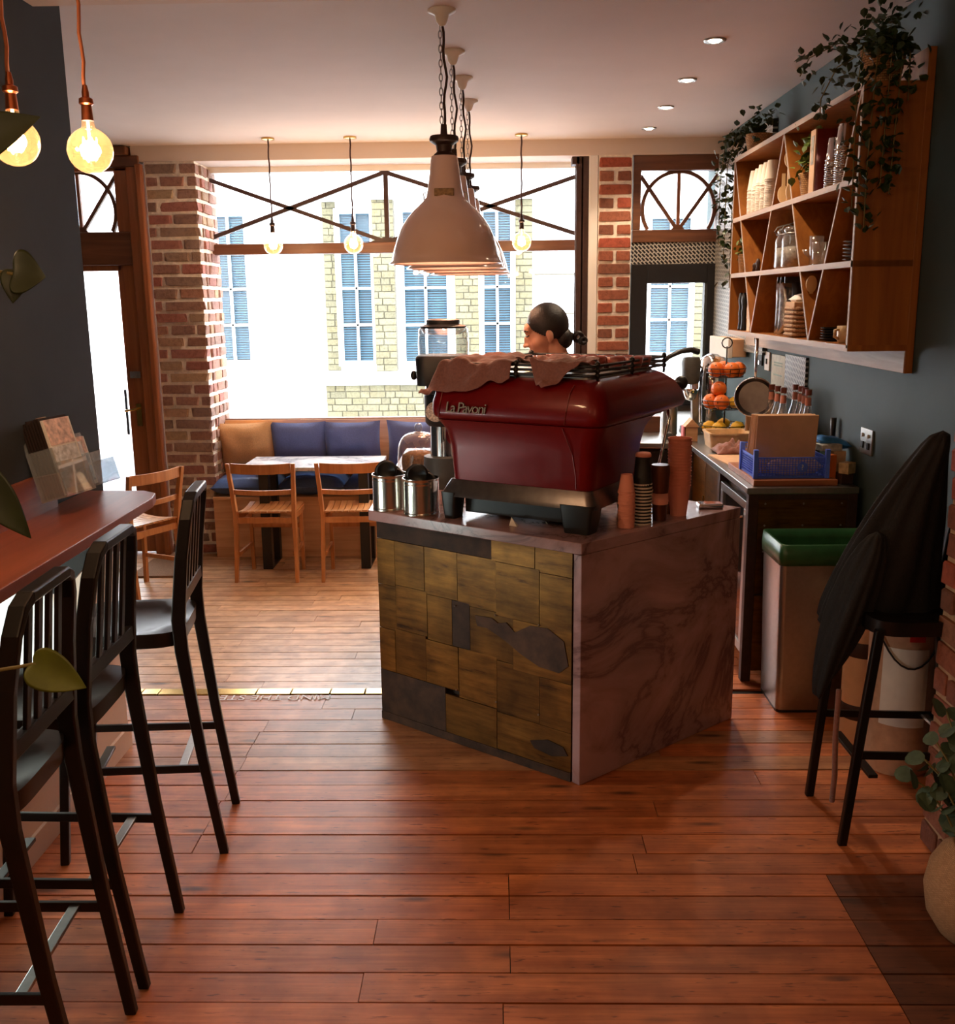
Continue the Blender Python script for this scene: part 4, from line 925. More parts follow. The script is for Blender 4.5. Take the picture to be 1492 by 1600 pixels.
MB().box((c.x, c.y, 0.018), (LE, 0.014, 0.034), a1).build('plinth', M['brass_dk'], isl)
for s_ in (0.42, 0.62, 0.82):
    for z in (0.23, 0.58): q = An + e1 * s_ - n1 * 0.002; MB().ball((q.x, q.y, z), 0.004, 8, 5).build('nail_head', M['steel'], isl)

# ------------------------------------------------------------------ espresso machine
MX0 = Vector((0.054, 3.683, T)); MRZ = math.atan2(-0.507, 0.862)
ma = thing('espresso_machine', 'glossy red espresso machine with black feet on the island', 'coffee machine', MX0, MRZ)
def rr(x0, x1, y0, y1, r, z, n=6):
    out = []
    for cx, cy, a0 in ((x1 - r, y0 + r, -90), (x1 - r, y1 - r, 0), (x0 + r, y1 - r, 90), (x0 + r, y0 + r, 180)):
        for i in range(n + 1): a = R(a0 + 90 * i / n); out.append(Vector((cx + r * math.cos(a), cy + r * math.sin(a), z)))
    return out
def zz(z): return z - T
lo = MB().loft([rr(-0.286, 0.315, 0.0, 0.45, 0.05, zz(1.068)), rr(-0.288, 0.322, -0.006, 0.46, 0.05, zz(1.12)), rr(-0.295, 0.33, -0.010, 0.47, 0.055, zz(1.20)), rr(-0.312, 0.345, -0.018, 0.48, 0.06, zz(1.26)), rr(-0.338, 0.366, -0.034, 0.50, 0.06, zz(1.297)), rr(-0.34, 0.368, -0.036, 0.52, 0.06, zz(1.302))], caps=True).build('lower_body', M['red'], ma, local=True, smooth=True, auto=50)
up = MB().loft([rr(-0.340, 0.368, -0.034, 0.60, 0.06, zz(1.304)), rr(-0.350, 0.378, -0.046, 0.80, 0.06, zz(1.316)), rr(-0.356, 0.382, -0.05, 0.82, 0.06, zz(1.335)), rr(-0.356, 0.378, -0.046, 0.80, 0.06, zz(1.37)), rr(-0.345, 0.362, -0.03, 0.74, 0.06, zz(1.42)), rr(-0.325, 0.34, -0.006, 0.67, 0.06, zz(1.452)), rr(-0.30, 0.315, 0.02, 0.63, 0.05, zz(1.466))], caps=True).build('upper_body', M['red'], ma, local=True, smooth=True, auto=50)
MB().loft([rr(-0.318, 0.345, -0.034, 0.50, 0.03, zz(1.005)), rr(-0.312, 0.34, -0.03, 0.5, 0.03, zz(1.022)), rr(-0.29, 0.318, -0.004, 0.47, 0.03, zz(1.068))], caps=True).build('chrome_skirt', plain('gunmetal', S(120, 112, 110), 0.3, 0.9), ma, local=True, smooth=True, auto=30)
for x, y, w_, d_ in ((0.275, 0.01, 0.12, 0.10), (-0.275, 0.005, 0.06, 0.08), (0.29, 0.42, 0.09, 0.08), (-0.28, 0.42, 0.06, 0.08)):
    MB().loft([rr(x - w_ * 0.42, x + w_ * 0.42, y - d_ * 0.42, y + d_ * 0.42, 0.012, 0, 3), rr(x - w_ / 2, x + w_ / 2, y - d_ / 2, y + d_ / 2, 0.012, 0.06, 3), rr(x - w_ / 2 - 0.006, x + w_ / 2 + 0.006, y - d_ / 2, y + d_ / 2, 0.012, 0.105, 3)], caps=True).build('foot', M['rubber'], ma, local=True, smooth=True, auto=40)
MB().bb(-0.235, 0.20, 0.03, 0.42, 0.022, 0.092).build('drip_pan', M['rubber'], ma, local=True)
MB().tube([(0.1, 0.06, 0.08), (0.1, 0.06, 0.02), (0.12, 0.05, 0.004)], 0.005, 6).tube([(0.09, 0.07, 0.08), (0.09, 0.07, 0.01)], 0.004, 6).build('drain_pipe', M['chrome'], ma, local=True)
MB().loft([rr(-0.29, 0.305, 0.03, 0.62, 0.045, zz(1.466)), rr(-0.29, 0.305, 0.03, 0.62, 0.045, zz(1.474))], caps=True).build('cup_tray', M['steel'], ma, local=True)
mb = MB()
for z in (1.480, 1.497, 1.514):
    mb.tube([tuple(p) for p in rr(-0.30, 0.315, 0.02, 0.70, 0.03, zz(z), 4)], 0.0055, 6, close=True)
mb.build('gallery_rail', M['blackmetal'], ma, local=True, smooth=True)
for x, y in ((-0.30, 0.05), (0.315, 0.05), (0.0, 0.02), (0.315, 0.69), (-0.30, 0.69), (0.315, 0.36)):
    mb = MB().tube([(x, y, zz(1.45)), (x, y, zz(1.52))], 0.006, 6)
    for z in (1.480, 1.497, 1.52): mb.ball((x, y, zz(z)), 0.011, 8, 6)
    mb.build('rail_post', M['blackmetal'], ma, local=True, smooth=True)
MB().ball((0.35, 0.80, zz(1.40)), (0.03, 0.028, 0.03), 12, 8).tube([(0.35, 0.77, zz(1.40)), (0.35, 0.72, zz(1.40))], 0.012, 8).build('steam_knob', M['rubber'], ma, local=True, smooth=True)
MB().tube([(0.33, 0.70, zz(1.31)), (0.34, 0.70, zz(1.26)), (0.33, 0.67, zz(1.15)), (0.32, 0.64, zz(1.06))], 0.007, 8).build('steam_wand', M['chrome'], ma, local=True, smooth=True)
for x in (-0.15, 0.13):
    MB().lathe([(0.05, zz(1.304)), (0.05, zz(1.25)), (0.036, zz(1.24)), (0.036, zz(1.215)), (0.0, zz(1.21))], 20, (x, 0.63, 0), caps=False).tube([(x, 0.66, zz(1.235)), (x, 0.80, zz(1.21))], [0.012, 0.017], 8).build('portafilter', M['chrome'], ma, local=True, smooth=True)
# raised seams of the casing and the cast lettering
for x in (-0.30, 0.235):
    MB().tube([(x, -0.052, zz(1.31)), (x + 0.006, -0.05, zz(1.36)), (x + 0.012, -0.034, zz(1.42)), (x + 0.02, -0.012, zz(1.45))], 0.0022, 5).build('casing_seam', M['redbrown'], up, local=True)
for x in (0.22,):
    MB().tube([(x, -0.036, zz(1.297)), (x + 0.03, -0.014, zz(1.2)), (x + 0.04, -0.006, zz(1.12)), (x + 0.04, -0.003, zz(1.075))], 0.0022, 5).build('casing_seam', M['redbrown'], lo, local=True)
lgm = plain('cast_metal_letters', S(118, 92, 72), 0.5, 0.6)
o = lettering('lettering', 'La Pavoni', 0.058, lgm, up, (-0.268, -0.0535, zz(1.335)), (R(96), 0, 0), 0.003, shear=0.25, space=0.82)

# brown cloths thrown over the machine
def drape(name, label, cat, cx, cy, w_, d_, seedv, zfun, rz=0.0):
    n = 34; vs = []; fs = []
    t = MB()
    m_ = Matrix.Rotation(MRZ, 3, 'Z')
    for i in range(n + 1):
        for j in range(n + 1):
            u = -1 + 2 * i / n; v = -1 + 2 * j / n
            wob = noise.noise(Vector((u * 1.7 + seedv, v * 1.7, 0.3)))
            x = cx + (u * (1 + 0.12 * wob)) * w_ / 2 * math.cos(rz) - v * d_ / 2 * math.sin(rz); y = cy + u * w_ / 2 * math.sin(rz) + (v * (1 + 0.1 * wob)) * d_ / 2 * math.cos(rz)
            x2, y2, z = zfun(x, y)
            f = noise.noise(Vector((x * 16 + seedv, y * 16, z * 9))) * 0.024 + noise.noise(Vector((x * 34, y * 34 + seedv, 2))) * 0.010
            q = m_ @ Vector((x2, y2, 0)) + MX0; vs.append((q.x, q.y, z + f + 0.012))
    for i in range(n):
        for j in range(n): a = i * (n + 1) + j; fs.append((a, a + n + 1, a + n + 2, a + 1))
    o = t.add(vs, fs).build(name, M['cloth'], None, smooth=True)
    md = o.modifiers.new('thick', 'SOLIDIFY'); md.thickness = 0.004; md.offset = 1
    md = o.modifiers.new('sub', 'SUBSURF'); md.levels = 1; md.render_levels = 1
    return tag(o, label, cat)
def over_machine(x, y):
    z = 1.515
    ex_ = max(0, -0.315 - x); ey = max(0, 0.0 - y)
    dd = math.hypot(ex_, ey); z -= 0.15 * (1 - math.exp(-dd / 0.085))
    if ex_ > 0: x = -0.315 - ex_ * 0.5
    if ey > 0: y = 0.0 - min(ey * 0.5, 0.03 + ey * 0.25)
    return x, y, z
drape('bar_cloth', 'crumpled brown linen cloth over the corner of the red machine', 'cloth', -0.26, 0.10, 0.44, 0.42, 1.0, over_machine, R(14))
drape('bar_cloth', 'small brown cloth tucked over the rail of the red machine', 'cloth', 0.17, 0.035, 0.20, 0.17, 7.0, over_machine, R(35))
drape('bar_cloth', 'flat brown cloth spread across the cup rail of the red machine', 'cloth', 0.02, 0.24, 0.34, 0.26, 4.0, lambda x, y: (x, y, 1.502), R(-6))
stone = plain('terracotta_glaze', S(158, 84, 74), 0.3, vary=0.1, coat=0.5)
cup_me = MB().lathe([(0.0, 0.0), (0.022, 0.0), (0.03, 0.02), (0.036, 0.05), (0.034, 0.05), (0.028, 0.022), (0.0, 0.006)], 18, caps=False).build('tmp', stone, None, smooth=True)
for i in range(6):
    for j in range(2):
        q = Matrix.Rotation(MRZ, 3, 'Z') @ Vector((-0.10 + 0.078 * i, 0.44 + 0.085 * j, 0)) + MX0
        o = cup_me if (i == 0 and j == 0) else cup_me.copy()
        if o is not cup_me: COL.objects.link(o)
        o.name = 'espresso_cup'; o.location = (q.x, q.y, 1.4745)
        tag(o, 'terracotta espresso cup warming on top of the red machine', 'cup', 'cups on the red machine')

# ------------------------------------------------------------------ things on the island
def can(label, x, y, r=0.073, h=0.148):
    t = thing('tin_can', label, 'tin can', (x, y, T), 0, 'ribbed tin cans on the island')
    prof = [(0.0, 0.0), (r * 0.98, 0.0), (r, 0.004), (r * 0.985, 0.012)]
    k = 15
    for i in range(k): z = 0.016 + (h - 0.034) * i / k; dz = (h - 0.034) / k; prof += [(r * 0.965, z), (r * 0.995, z + dz * 0.5)]
    prof += [(r * 0.98, h - 0.014), (r * 0.985, h - 0.006), (r * 1.01, h - 0.004), (r * 1.01, h), (r * 0.96, h), (r * 0.96, 0.006), (0.0, 0.006)]
    MB().lathe([(a, z + T) for a, z in prof], 40, (x, y, 0), caps=False).build('can_body', M['tin'], t, smooth=True, auto=70)
    for i in range(4):
        a = 1.4 * i; c = Vector((x + 0.022 * math.cos(a), y + 0.022 * math.sin(a), T + h - 0.02 + 0.012 * i))
        m_ = Matrix.Rotation(R(55 + 14 * i), 3, 'X') @ Matrix.Rotation(a, 3, 'Z')
        mb = MB().lathe([(0.0, 0.004), (0.03, 0.004), (0.034, 0.010), (0.04, 0.010), (0.041, 0.0), (0.043, -0.002)], 20, caps=False)
        mb.v = [m_ @ v + c for v in mb.v]
        mb.build('cup_lid', M['rubber'], t, smooth=True)
can('ribbed tin can of black lids next to the red machine', -0.312, 3.888)
can('ribbed tin can of black lids at the outer corner of the island', -0.445, 3.985)
g = thing('coffee_grinder', 'tall black coffee grinder with clear hopper beside the machine', 'coffee grinder', (-0.245, 4.50, T))
gx, gy = -0.245, 4.50
MB().lathe([(0.105, T), (0.105, T + 0.02), (0.098, T + 0.14), (0.07, T + 0.145)], 28, (gx, gy, 0)).build('base', M['grey'], g, smooth=True, auto=40)
MB().lathe([(0.068, 1.06), (0.068, 1.2)], 24, (gx, gy, 0)).build('column', M['chrome'], g, smooth=True, auto=40)
bd = MB().lathe([(0.075, 1.195), (0.088, 1.21), (0.092, 1.33), (0.088, 1.34)], 28, (gx, gy, 0)).build('motor_housing', M['rubber'], g, smooth=True, auto=40)
MB().lathe([(0.0, 0), (0.045, 0), (0.045, 0.004), (0.0, 0.004)], 24, (gx - 0.035, gy - 0.089, 1.265), axis='y').build('crest_badge', plain('crest_print', S(196, 190, 180), 0.5, vary=0.6, nscale=110), bd)
MB().lathe([(0.086, 1.34), (0.086, 1.38)], 24, (gx, gy, 0)).build('collar', M['chrome'], g, smooth=True, auto=40)
MB().loft([rr(gx - 0.118, gx + 0.11, gy - 0.11, gy + 0.11, 0.05, 1.38), rr(gx - 0.122, gx + 0.115, gy - 0.115, gy + 0.115, 0.05, 1.50), rr(gx - 0.115, gx + 0.11, gy - 0.11, gy + 0.11, 0.05, 1.51)], caps=True).build('grinder_head', M['rubber'], g, smooth=True, auto=40)
MB().ball((gx - 0.135, gy, 1.42), (0.016, 0.022, 0.022), 10, 7).build('setting_knob', M['rubber'], g, smooth=True)
MB().lathe([(0.112, 1.51), (0.114, 1.56), (0.11, 1.625), (0.085, 1.635)], 32, (gx, gy, 0), caps=False).build('hopper', M['jar'], g, smooth=True)
MB().lathe([(0.10, 1.628), (0.105, 1.636), (0.074, 1.645), (0.075, 1.663), (0.06, 1.668), (0.0, 1.668)], 28, (gx, gy, 0), caps=False).build('hopper_lid', M['rubber'], g, smooth=True, auto=40)
MB().lathe([(0.10, 1.625), (0.09, 1.605), (0.07, 1.60), (0.0, 1.6)], 16, (gx, gy, 0), caps=False).build('hopper_baffle', M['jar'], g)
g = thing('cake_dome', 'glass dome over a crumb cake behind the tin cans', 'cake stand', (-0.39, 4.80, T))
cx, cy = -0.39, 4.80
MB().lathe([(0.0, T), (0.11, T), (0.118, T + 0.012), (0.0, T + 0.012)], 28, (cx, cy, 0), caps=False).build('plate', M['paper'], g, smooth=True, auto=40)
MB().lathe([(0.105, T + 0.013)] + [(0.105 * math.cos(a) ** 0.6, T + 0.1 + 0.11 * math.sin(a)) for a in [R(9 * i) for i in range(10)]] + [(0.012, T + 0.212), (0.016, T + 0.222), (0.02, T + 0.236), (0.014, T + 0.25), (0.0, T + 0.252)], 32, (cx, cy, 0), caps=False).build('glass_dome', M['jar'], g, smooth=True)
MB().lathe([(0.0, T + 0.013), (0.082, T + 0.013), (0.086, T + 0.06), (0.08, T + 0.1), (0.05, T + 0.115), (0.0, T + 0.118)], 26, (cx, cy, 0), caps=False, ripple=lambda t_, z: 0.04 * math.sin(t_ * 7 + z * 90)).build('crumb_cake', plain('crumb_cake', S(150, 98, 48), 0.9, vary=0.4, nscale=120, bmp=0.5), g, smooth=True)
o = MB().add([(0.035, 3.66, T + 0.001), (0.065, 3.64, T + 0.001), (0.07, 3.665, T + 0.001), (0.04, 3.69, T + 0.001), (0.045, 3.675, T + 0.03)], [(0, 1, 4), (1, 2, 4), (2, 3, 4), (3, 0, 4), (3, 2, 1, 0)]).build('paper_scrap', M['paper']); tag(o, 'torn white paper scrap in front of the red machine', 'paper')
def nested(name, label, cat, group, x, y, n, pitch, rb_, rt, h, mat, flip, rim=None, z0=T):
    """n paper cups one inside the other"""
    w_ = 0.0016
    prof = [(0.0, 0.003), (rb_, 0.003), (rb_ + 0.0005, 0.0), (rt, h - 0.004), (rt + 0.0025, h - 0.002), (rt + 0.0022, h + 0.001), (rt - w_, h), (rb_ - w_, 0.006), (0.0, 0.006)]
    if flip: prof = [(r, h - z) for r, z in prof]
    proto = MB().lathe(prof, 22, caps=False).build(name, mat, None, smooth=True, auto=60)
    if rim: MB().lathe([(rt - 0.001, (0 if flip else h) - 0.0025), (rt + 0.0032, (0 if flip else h) - 0.0028), (rt + 0.0032, (0 if flip else h) + 0.003), (rt - 0.001, (0 if flip else h) + 0.003)], 22, caps=False).build('rim', rim, proto)
    for i in range(n):
        o = proto if i == 0 else copy_tree(proto)
        o.location = (x + random.uniform(-1, 1) * 0.0006 * i ** 0.5, y + random.uniform(-1, 1) * 0.0006 * i ** 0.5, z0 + i * pitch + (0.002 if flip else 0)); o.rotation_euler = (0, 0, i * 0.7)
        tag(o, label, cat, group)
nested('paper_cup', 'small pink paper cup in the upside-down stack on the island', 'cup', 'small pink cups', 0.470, 3.625, 21, 0.0068, 0.0205, 0.0295, 0.062, M['pink'], True)
nested('black_cup', 'black paper cup with pale rim in the dark stack on the island', 'cup', 'black cups', 0.538, 3.692, 13, 0.0125, 0.027, 0.034, 0.098, M['cupblack'], True, M['cupwhite'])
nested('takeaway_cup', 'large pink paper cup in the tall upright stack on the island', 'cup', 'large pink cups', 0.700, 3.835, 17, 0.0115, 0.031, 0.044, 0.12, M['pink'], False)
o = MB().lathe([(0.0, T + 0.27), (0.026, T + 0.27), (0.03, T + 0.262), (0.03, T + 0.255), (0.0, T + 0.255)], 20, (0.538, 3.692, 0), caps=False).build('cup_lid', M['pink'], None, smooth=True); tag(o, 'pink lid on top of the black cup stack', 'lid')
for lb, x, y, h in (('brown insulated tumbler between the cup stacks', 0.612, 3.745, 0.215), ('shorter brown tumbler behind the black cups', 0.665, 3.875, 0.17)):
    t = thing('tumbler', lb, 'tumbler', (x, y, T))
    MB().lathe([(0.0, T), (0.026, T), (0.034, T + h * 0.72), (0.034, T + h * 0.78), (0.0, T + h * 0.78)], 22, (x, y, 0), caps=False).build('cup_body', plain('bronze_paint', S(104, 58, 40), 0.3, 0.5), t, smooth=True, auto=50)
    MB().lathe([(0.029, T + h * 0.3), (0.0325, T + h * 0.5), (0.0325, T + h * 0.3)], 22, (x, y, 0), caps=False).build('sleeve', M['pink'], t, smooth=True)
    MB().lathe([(0.035, T + h * 0.78), (0.037, T + h * 0.86), (0.034, T + h), (0.0, T + h)], 22, (x, y, 0), caps=False).build('lid', plain('bronze_paint', S(104, 58, 40), 0.3, 0.5), t, smooth=True, auto=50)
o = MB().bb(0.80, 0.90, 3.93, 4.0, T, T + 0.022).build('metal_tray', M['chrome'], None, bevel=0.008); tag(o, 'small shiny metal tray at the corner of the island', 'tray')

# ------------------------------------------------------------------ barista
px, py = 0.225, 4.88
per = thing('person', 'person in a black top and apron straps looking down behind the red machine', 'person', (px, py, 0))
HC = Vector((px + 0.0, py, 1.605)); TL = Matrix.Rotation(R(-15), 3, 'Y')
def hp(x, y, z): return HC + TL @ Vector((x, y, z))
def capsule(mb, a, b, r0, r1, k=7):
    a = Vector(a); b = Vector(b)
    for i in range(k + 1): mb.ball(a.lerp(b, i / k), r0 + (r1 - r0) * i / k, 12, 8)
body = MB()
def hb(x, y, z, r): body.ball(hp(x, y, z), r, 18, 12, TL)
hb(0.018, 0, 0.015, (0.092, 0.071, 0.10)); hb(-0.042, 0, -0.045, (0.054, 0.056, 0.082)); hb(-0.04, 0, -0.095, (0.046, 0.044, 0.034)); hb(-0.076, 0, -0.122, (0.02, 0.024, 0.016))
hb(-0.078, 0, 0.022, (0.024, 0.05, 0.03)); hb(-0.098, 0, -0.03, (0.014, 0.011, 0.026)); hb(-0.112, 0, -0.05, (0.013, 0.012, 0.011)); hb(-0.104, 0.011, -0.053, (0.01, 0.008, 0.008)); hb(-0.104, -0.011, -0.053, (0.01, 0.008, 0.008))
hb(-0.092, 0, -0.082, (0.014, 0.022, 0.007)); hb(-0.09, 0, -0.094, (0.013, 0.02, 0.007)); hb(-0.05, 0.036, -0.05, (0.034, 0.026, 0.034)); hb(-0.05, -0.036, -0.05, (0.034, 0.026, 0.034))
for s in (-1, 1):
    hb(0.012, s * 0.073, -0.03, (0.019, 0.011, 0.031)); hb(0.006, s * 0.071, -0.055, (0.01, 0.008, 0.013))
capsule(body, hp(0.03, 0, -0.07), (px + 0.075, py, 1.44), 0.047, 0.052)
capsule(body, (px + 0.075, py, 1.46), (px + 0.08, py, 1.33), 0.05, 0.08, 4)
for s in (-1, 1):
    capsule(body, (px - 0.17, py + s * 0.20, 1.02), (px - 0.30, py + s * 0.10, 1.05), 0.035, 0.028)
    wr = Vector((px - 0.30, py + s * 0.10, 1.05)); capsule(body, wr, wr + Vector((-0.07, -s * 0.02, -0.01)), 0.026, 0.03, 4)
    for k in range(4): b0 = wr + Vector((-0.085, -s * 0.02 + (k - 1.5) * 0.018, -0.005)); capsule(body, b0, b0 + Vector((-0.035, 0, -0.012)), 0.0095, 0.0085, 4); capsule(body, b0 + Vector((-0.035, 0, -0.012)), b0 + Vector((-0.055 - 0.006 * (k in (1, 2)), 0, -0.035)), 0.0085, 0.0075, 4)
    capsule(body, wr + Vector((-0.03, -s * 0.045, 0)), wr + Vector((-0.075, -s * 0.062, -0.015)), 0.011, 0.009, 4)
    capsule(body, (px + 0.09, py + s * 0.09, 0.92), (px + 0.075, py + s * 0.10, 0.5), 0.085, 0.055, 9); capsule(body, (px + 0.075, py + s * 0.10, 0.5), (px + 0.095, py + s * 0.10, 0.08), 0.054, 0.036, 9); capsule(body, (px + 0.1, py + s * 0.10, 0.045), (px - 0.07, py + s * 0.115, 0.035), 0.042, 0.032, 5)
bo = body.build('body', M['skin'], per, smooth=True)
md = bo.modifiers.new('join', 'REMESH'); md.mode = 'VOXEL'; md.voxel_size = 0.0055; md.use_smooth_shade = True
md = bo.modifiers.new('soft', 'SMOOTH'); md.factor = 0.5; md.iterations = 4
top = MB()
capsule(top, (px + 0.085, py, 1.36), (px + 0.085, py, 1.0), 0.10, 0.105, 6)
for s in (-1, 1):
    capsule(top, (px + 0.085, py + s * 0.05, 1.38), (px + 0.085, py + s * 0.165, 1.36), 0.075, 0.062, 5); capsule(top, (px + 0.085, py + s * 0.09, 1.3), (px + 0.085, py + s * 0.085, 1.0), 0.085, 0.08, 6); capsule(top, (px + 0.085, py + s * 0.19, 1.35), (px + 0.02, py + s * 0.235, 1.12), 0.058, 0.046, 7); capsule(top, (px + 0.02, py + s * 0.235, 1.12), (px - 0.17, py + s * 0.20, 1.02), 0.047, 0.04, 6)
capsule(top, (px + 0.075, py, 1.455), (px + 0.082, py, 1.37), 0.056, 0.085, 5)
to = top.build('black_top', M['coat_'], per, smooth=True)
md = to.modifiers.new('join', 'REMESH'); md.mode = 'VOXEL'; md.voxel_size = 0.009; md.use_smooth_shade = True
md = to.modifiers.new('soft', 'SMOOTH'); md.factor = 0.5; md.iterations = 4
tr = MB()
for s in (-1, 1): capsule(tr, (px + 0.09, py + s * 0.085, 0.98), (px + 0.075, py + s * 0.10, 0.5), 0.10, 0.066, 9); capsule(tr, (px + 0.075, py + s * 0.10, 0.5), (px + 0.095, py + s * 0.10, 0.1), 0.066, 0.052, 9)
to2 = tr.build('trousers', plain('dark_trousers', S(36, 36, 44), 0.85), per, smooth=True)
md = to2.modifiers.new('join', 'REMESH'); md.mode = 'VOXEL'; md.voxel_size = 0.012; md.use_smooth_shade = True
hb_ = MB().ball((0.02, 0, 0.018), (0.101, 0.080, 0.107), 64, 44)
keep = [f for f in hb_.f if sum(hb_.v[i].z > 0.036 - 0.70 * (hb_.v[i].x + 0.085) + 0.012 * math.cos(abs(hb_.v[i].y) * 34) for i in f) >= 3]
hair = MB(); hair.v = [hp(*v) for v in hb_.v]; hair.f = keep
ho = hair.build('hair', M['hair'], per, smooth=True)
md = ho.modifiers.new('thick', 'SOLIDIFY'); md.thickness = 0.014; md.offset = -1
nape = MB(); nape.ball(hp(0.072, 0, -0.062), (0.05, 0.052, 0.055), 18, 12, TL); nape.build('hair_nape', M['hair'], per, smooth=True)
bun = MB()
bun.ball(hp(0.118, 0, -0.062), 0.014, 10, 8)
bun.tube([hp(0.145 + 0.019 * math.cos(a), -0.012 * math.sin(a), -0.078 + 0.02 * math.sin(a)) for a in [2 * math.pi * i / 14 for i in range(14)]], 0.0115, 8, close=True).tube([hp(0.162 + 0.014 * math.cos(a), 0.008 * math.cos(a), -0.10 + 0.014 * math.sin(a)) for a in [2 * math.pi * i / 12 for i in range(12)]], 0.0115, 8, close=True)
bun.build('hair_bun', M['hair'], per, smooth=True)
for s in (-1, 1):
    MB().tube([hp(-0.097, s * 0.018, -0.006), hp(-0.094, s * 0.03, -0.010), hp(-0.084, s * 0.043, -0.006)], 0.003, 6).build('eyelid', M['hair'], per)
    MB().tube([hp(-0.099, s * 0.014, 0.016), hp(-0.096, s * 0.03, 0.021), hp(-0.083, s * 0.046, 0.014)], 0.0035, 6).build('eyebrow', M['hair'], per)
    MB().tube([(px + 0.02, py + s * 0.052, 1.13), (px - 0.02, py + s * 0.062, 1.30), (px + 0.05, py + s * 0.075, 1.445), (px + 0.11, py + s * 0.075, 1.44), (px + 0.18, py + s * 0.05, 1.3)], 0.008, 6).build('apron_strap', M['kraft'], per, smooth=True)
MB().tube([hp(-0.1, -0.016, -0.088), hp(-0.106, 0, -0.0885), hp(-0.1, 0.016, -0.088)], 0.0035, 6).build('lips', plain('lips', S(150, 80, 74), 0.5), per, smooth=True)

# ------------------------------------------------------------------ back counter
bc = thing('back_counter', 'steel topped back counter with aged brass doors', 'counter', (1.36, 5.1, 0))
MB().prism([(1.105, 4.385), (1.60, 4.385), (1.60, 7.5), (0.62, 7.5), (0.62, 5.85), (1.105, 5.78)], T - 0.03, T).build('steel_top', M['steel'], bc, bevel=0.003)
MB().bb(1.16, 1.59, 4.42, 7.45, 0.10, T - 0.03).bb(0.66, 1.16, 5.92, 7.45, 0.1, T - 0.03).build('carcass', M['brass_dk'], bc)
for x, y in ((1.135, 4.41), (1.575, 4.41), (1.135, 5.75), (1.135, 5.0)):
    MB().bb(x - 0.022, x + 0.022, y - 0.022, y + 0.022, 0, T - 0.03).build('steel_leg', M['iron'], bc, bevel=0.002)
MB().bb(1.16, 1.555, 4.398, 4.412, 0.42, 0.86).build('end_panel', M['brass'], bc)
MB().bb(1.16, 1.555, 4.398, 4.412, 0.05, 0.41).build('end_panel', M['brass'], bc)
MB().bb(1.13, 1.58, 4.39, 4.41, 0.86, 0.885).build('top_rail', M['iron'], bc)
for x in (1.19, 1.36, 1.53):
    for z in (0.84, 0.74, 0.62): MB().ball((x, 4.396, z), 0.005, 8, 5).build('rivet', M['steel'], bc)
fd = MB().bb(1.118, 1.14, 4.44, 4.97, 0.12, 0.16).bb(1.118, 1.14, 4.44, 4.97, 0.80, 0.84).bb(1.118, 1.14, 4.44, 4.49, 0.16, 0.8).bb(1.118, 1.14, 4.92, 4.97, 0.16, 0.8).build('fridge_door', M['steel'], bc, bevel=0.002)
MB().bb(1.126, 1.13, 4.49, 4.92, 0.16, 0.80).build('door_glass', plain('dark_fridge_glass', S(30, 32, 34), 0.12, coat=0.5), fd)
MB().tube([(1.118, 4.50, 0.76), (1.10, 4.50, 0.76), (1.10, 4.56, 0.76)], 0.006, 6).build('handle', M['chrome'], fd)
for y0, y1 in ((5.03, 5.38), (5.39, 5.73)):
    dr = MB().bb(1.125, 1.142, y0, y1, 0.12, 0.87).build('cupboard_door', M['brass'], bc, bevel=0.002)
    MB().bb(1.117, 1.125, (y0 + y1) / 2 - 0.16, (y0 + y1) / 2 - 0.15, 0.55, 0.68).build('handle', M['polbrass'], dr)
MB().bb(0.66, 1.10, 5.865, 5.885, 0.12, 0.86).build('cupboard_door', M['black'], bc)
o = MB().bb(1.14, 1.515, 4.42, 4.93, T, T + 0.028).build('chopping_board', wood('board_wood', S(132, 74, 46), S(178, 112, 72), 'x', 0.5), None, bevel=0.003); tag(o, 'wooden chopping board under the blue crate', 'board')
# blue lattice crate
cr = thing('plastic_crate', 'blue lattice plastic crate on the chopping board', 'crate', (1.33, 4.60, T + 0.028))
x0, x1, y0, y1, z0, z1 = 1.155, 1.475, 4.46, 4.72, T + 0.029, T + 0.16
MB().bb(x0, x1, y0, y1, z0, z0 + 0.004).build('base', M['bluecrate'], cr)
for nm, (a, b, fix, ax) in dict(f=(x0, x1, y0, 'x'), r=(x0, x1, y1, 'x'), l=(y0, y1, x0, 'y'), q=(y0, y1, x1, 'y')).items():
    mb = MB(); hi = z1 if nm in 'r' else z1 - 0.035
    def seg(a0, a1, c0, c1, th=0.002):
        if ax == 'x': mb.bb(a0, a1, fix - th, fix + th, c0, c1)
        else: mb.bb(fix - th, fix + th, a0, a1, c0, c1)
    seg(a, b, z0, z0 + 0.01); seg(a, b, hi - 0.006, hi, 0.003)
    k = int((b - a) / 0.0125)
    for i in range(k + 1): q = a + (b - a) * i / k; seg(q - 0.0013, q + 0.0013, z0, hi)
    for i in range(1, 9): q = z0 + (hi - z0) * i / 9; seg(a, b, q - 0.0013, q + 0.0013)
    mb.build('lattice_side', M['bluecrate'], cr)
for x in (x0, x1):
    for y in (y0, y1): MB().bb(x - 0.01, x + 0.01, y - 0.01, y + 0.01, z0, z1).build('corner_post', M['bluecrate'], cr, bevel=0.002)
MB().lathe([(0.0, 0), (0.024, 0), (0.024, 0.004), (0.0, 0.004)], 20, (1.365, y0 - 0.006, z0 + 0.05), axis='y').build('round_badge', M['bluecrate'], cr)
lettering('lettering', '?', 0.036, M['paper'], cr, Vector((1.357, y0 - 0.0075, z0 + 0.038)) - cr.location, (R(90), 0, 0), 0.0006)
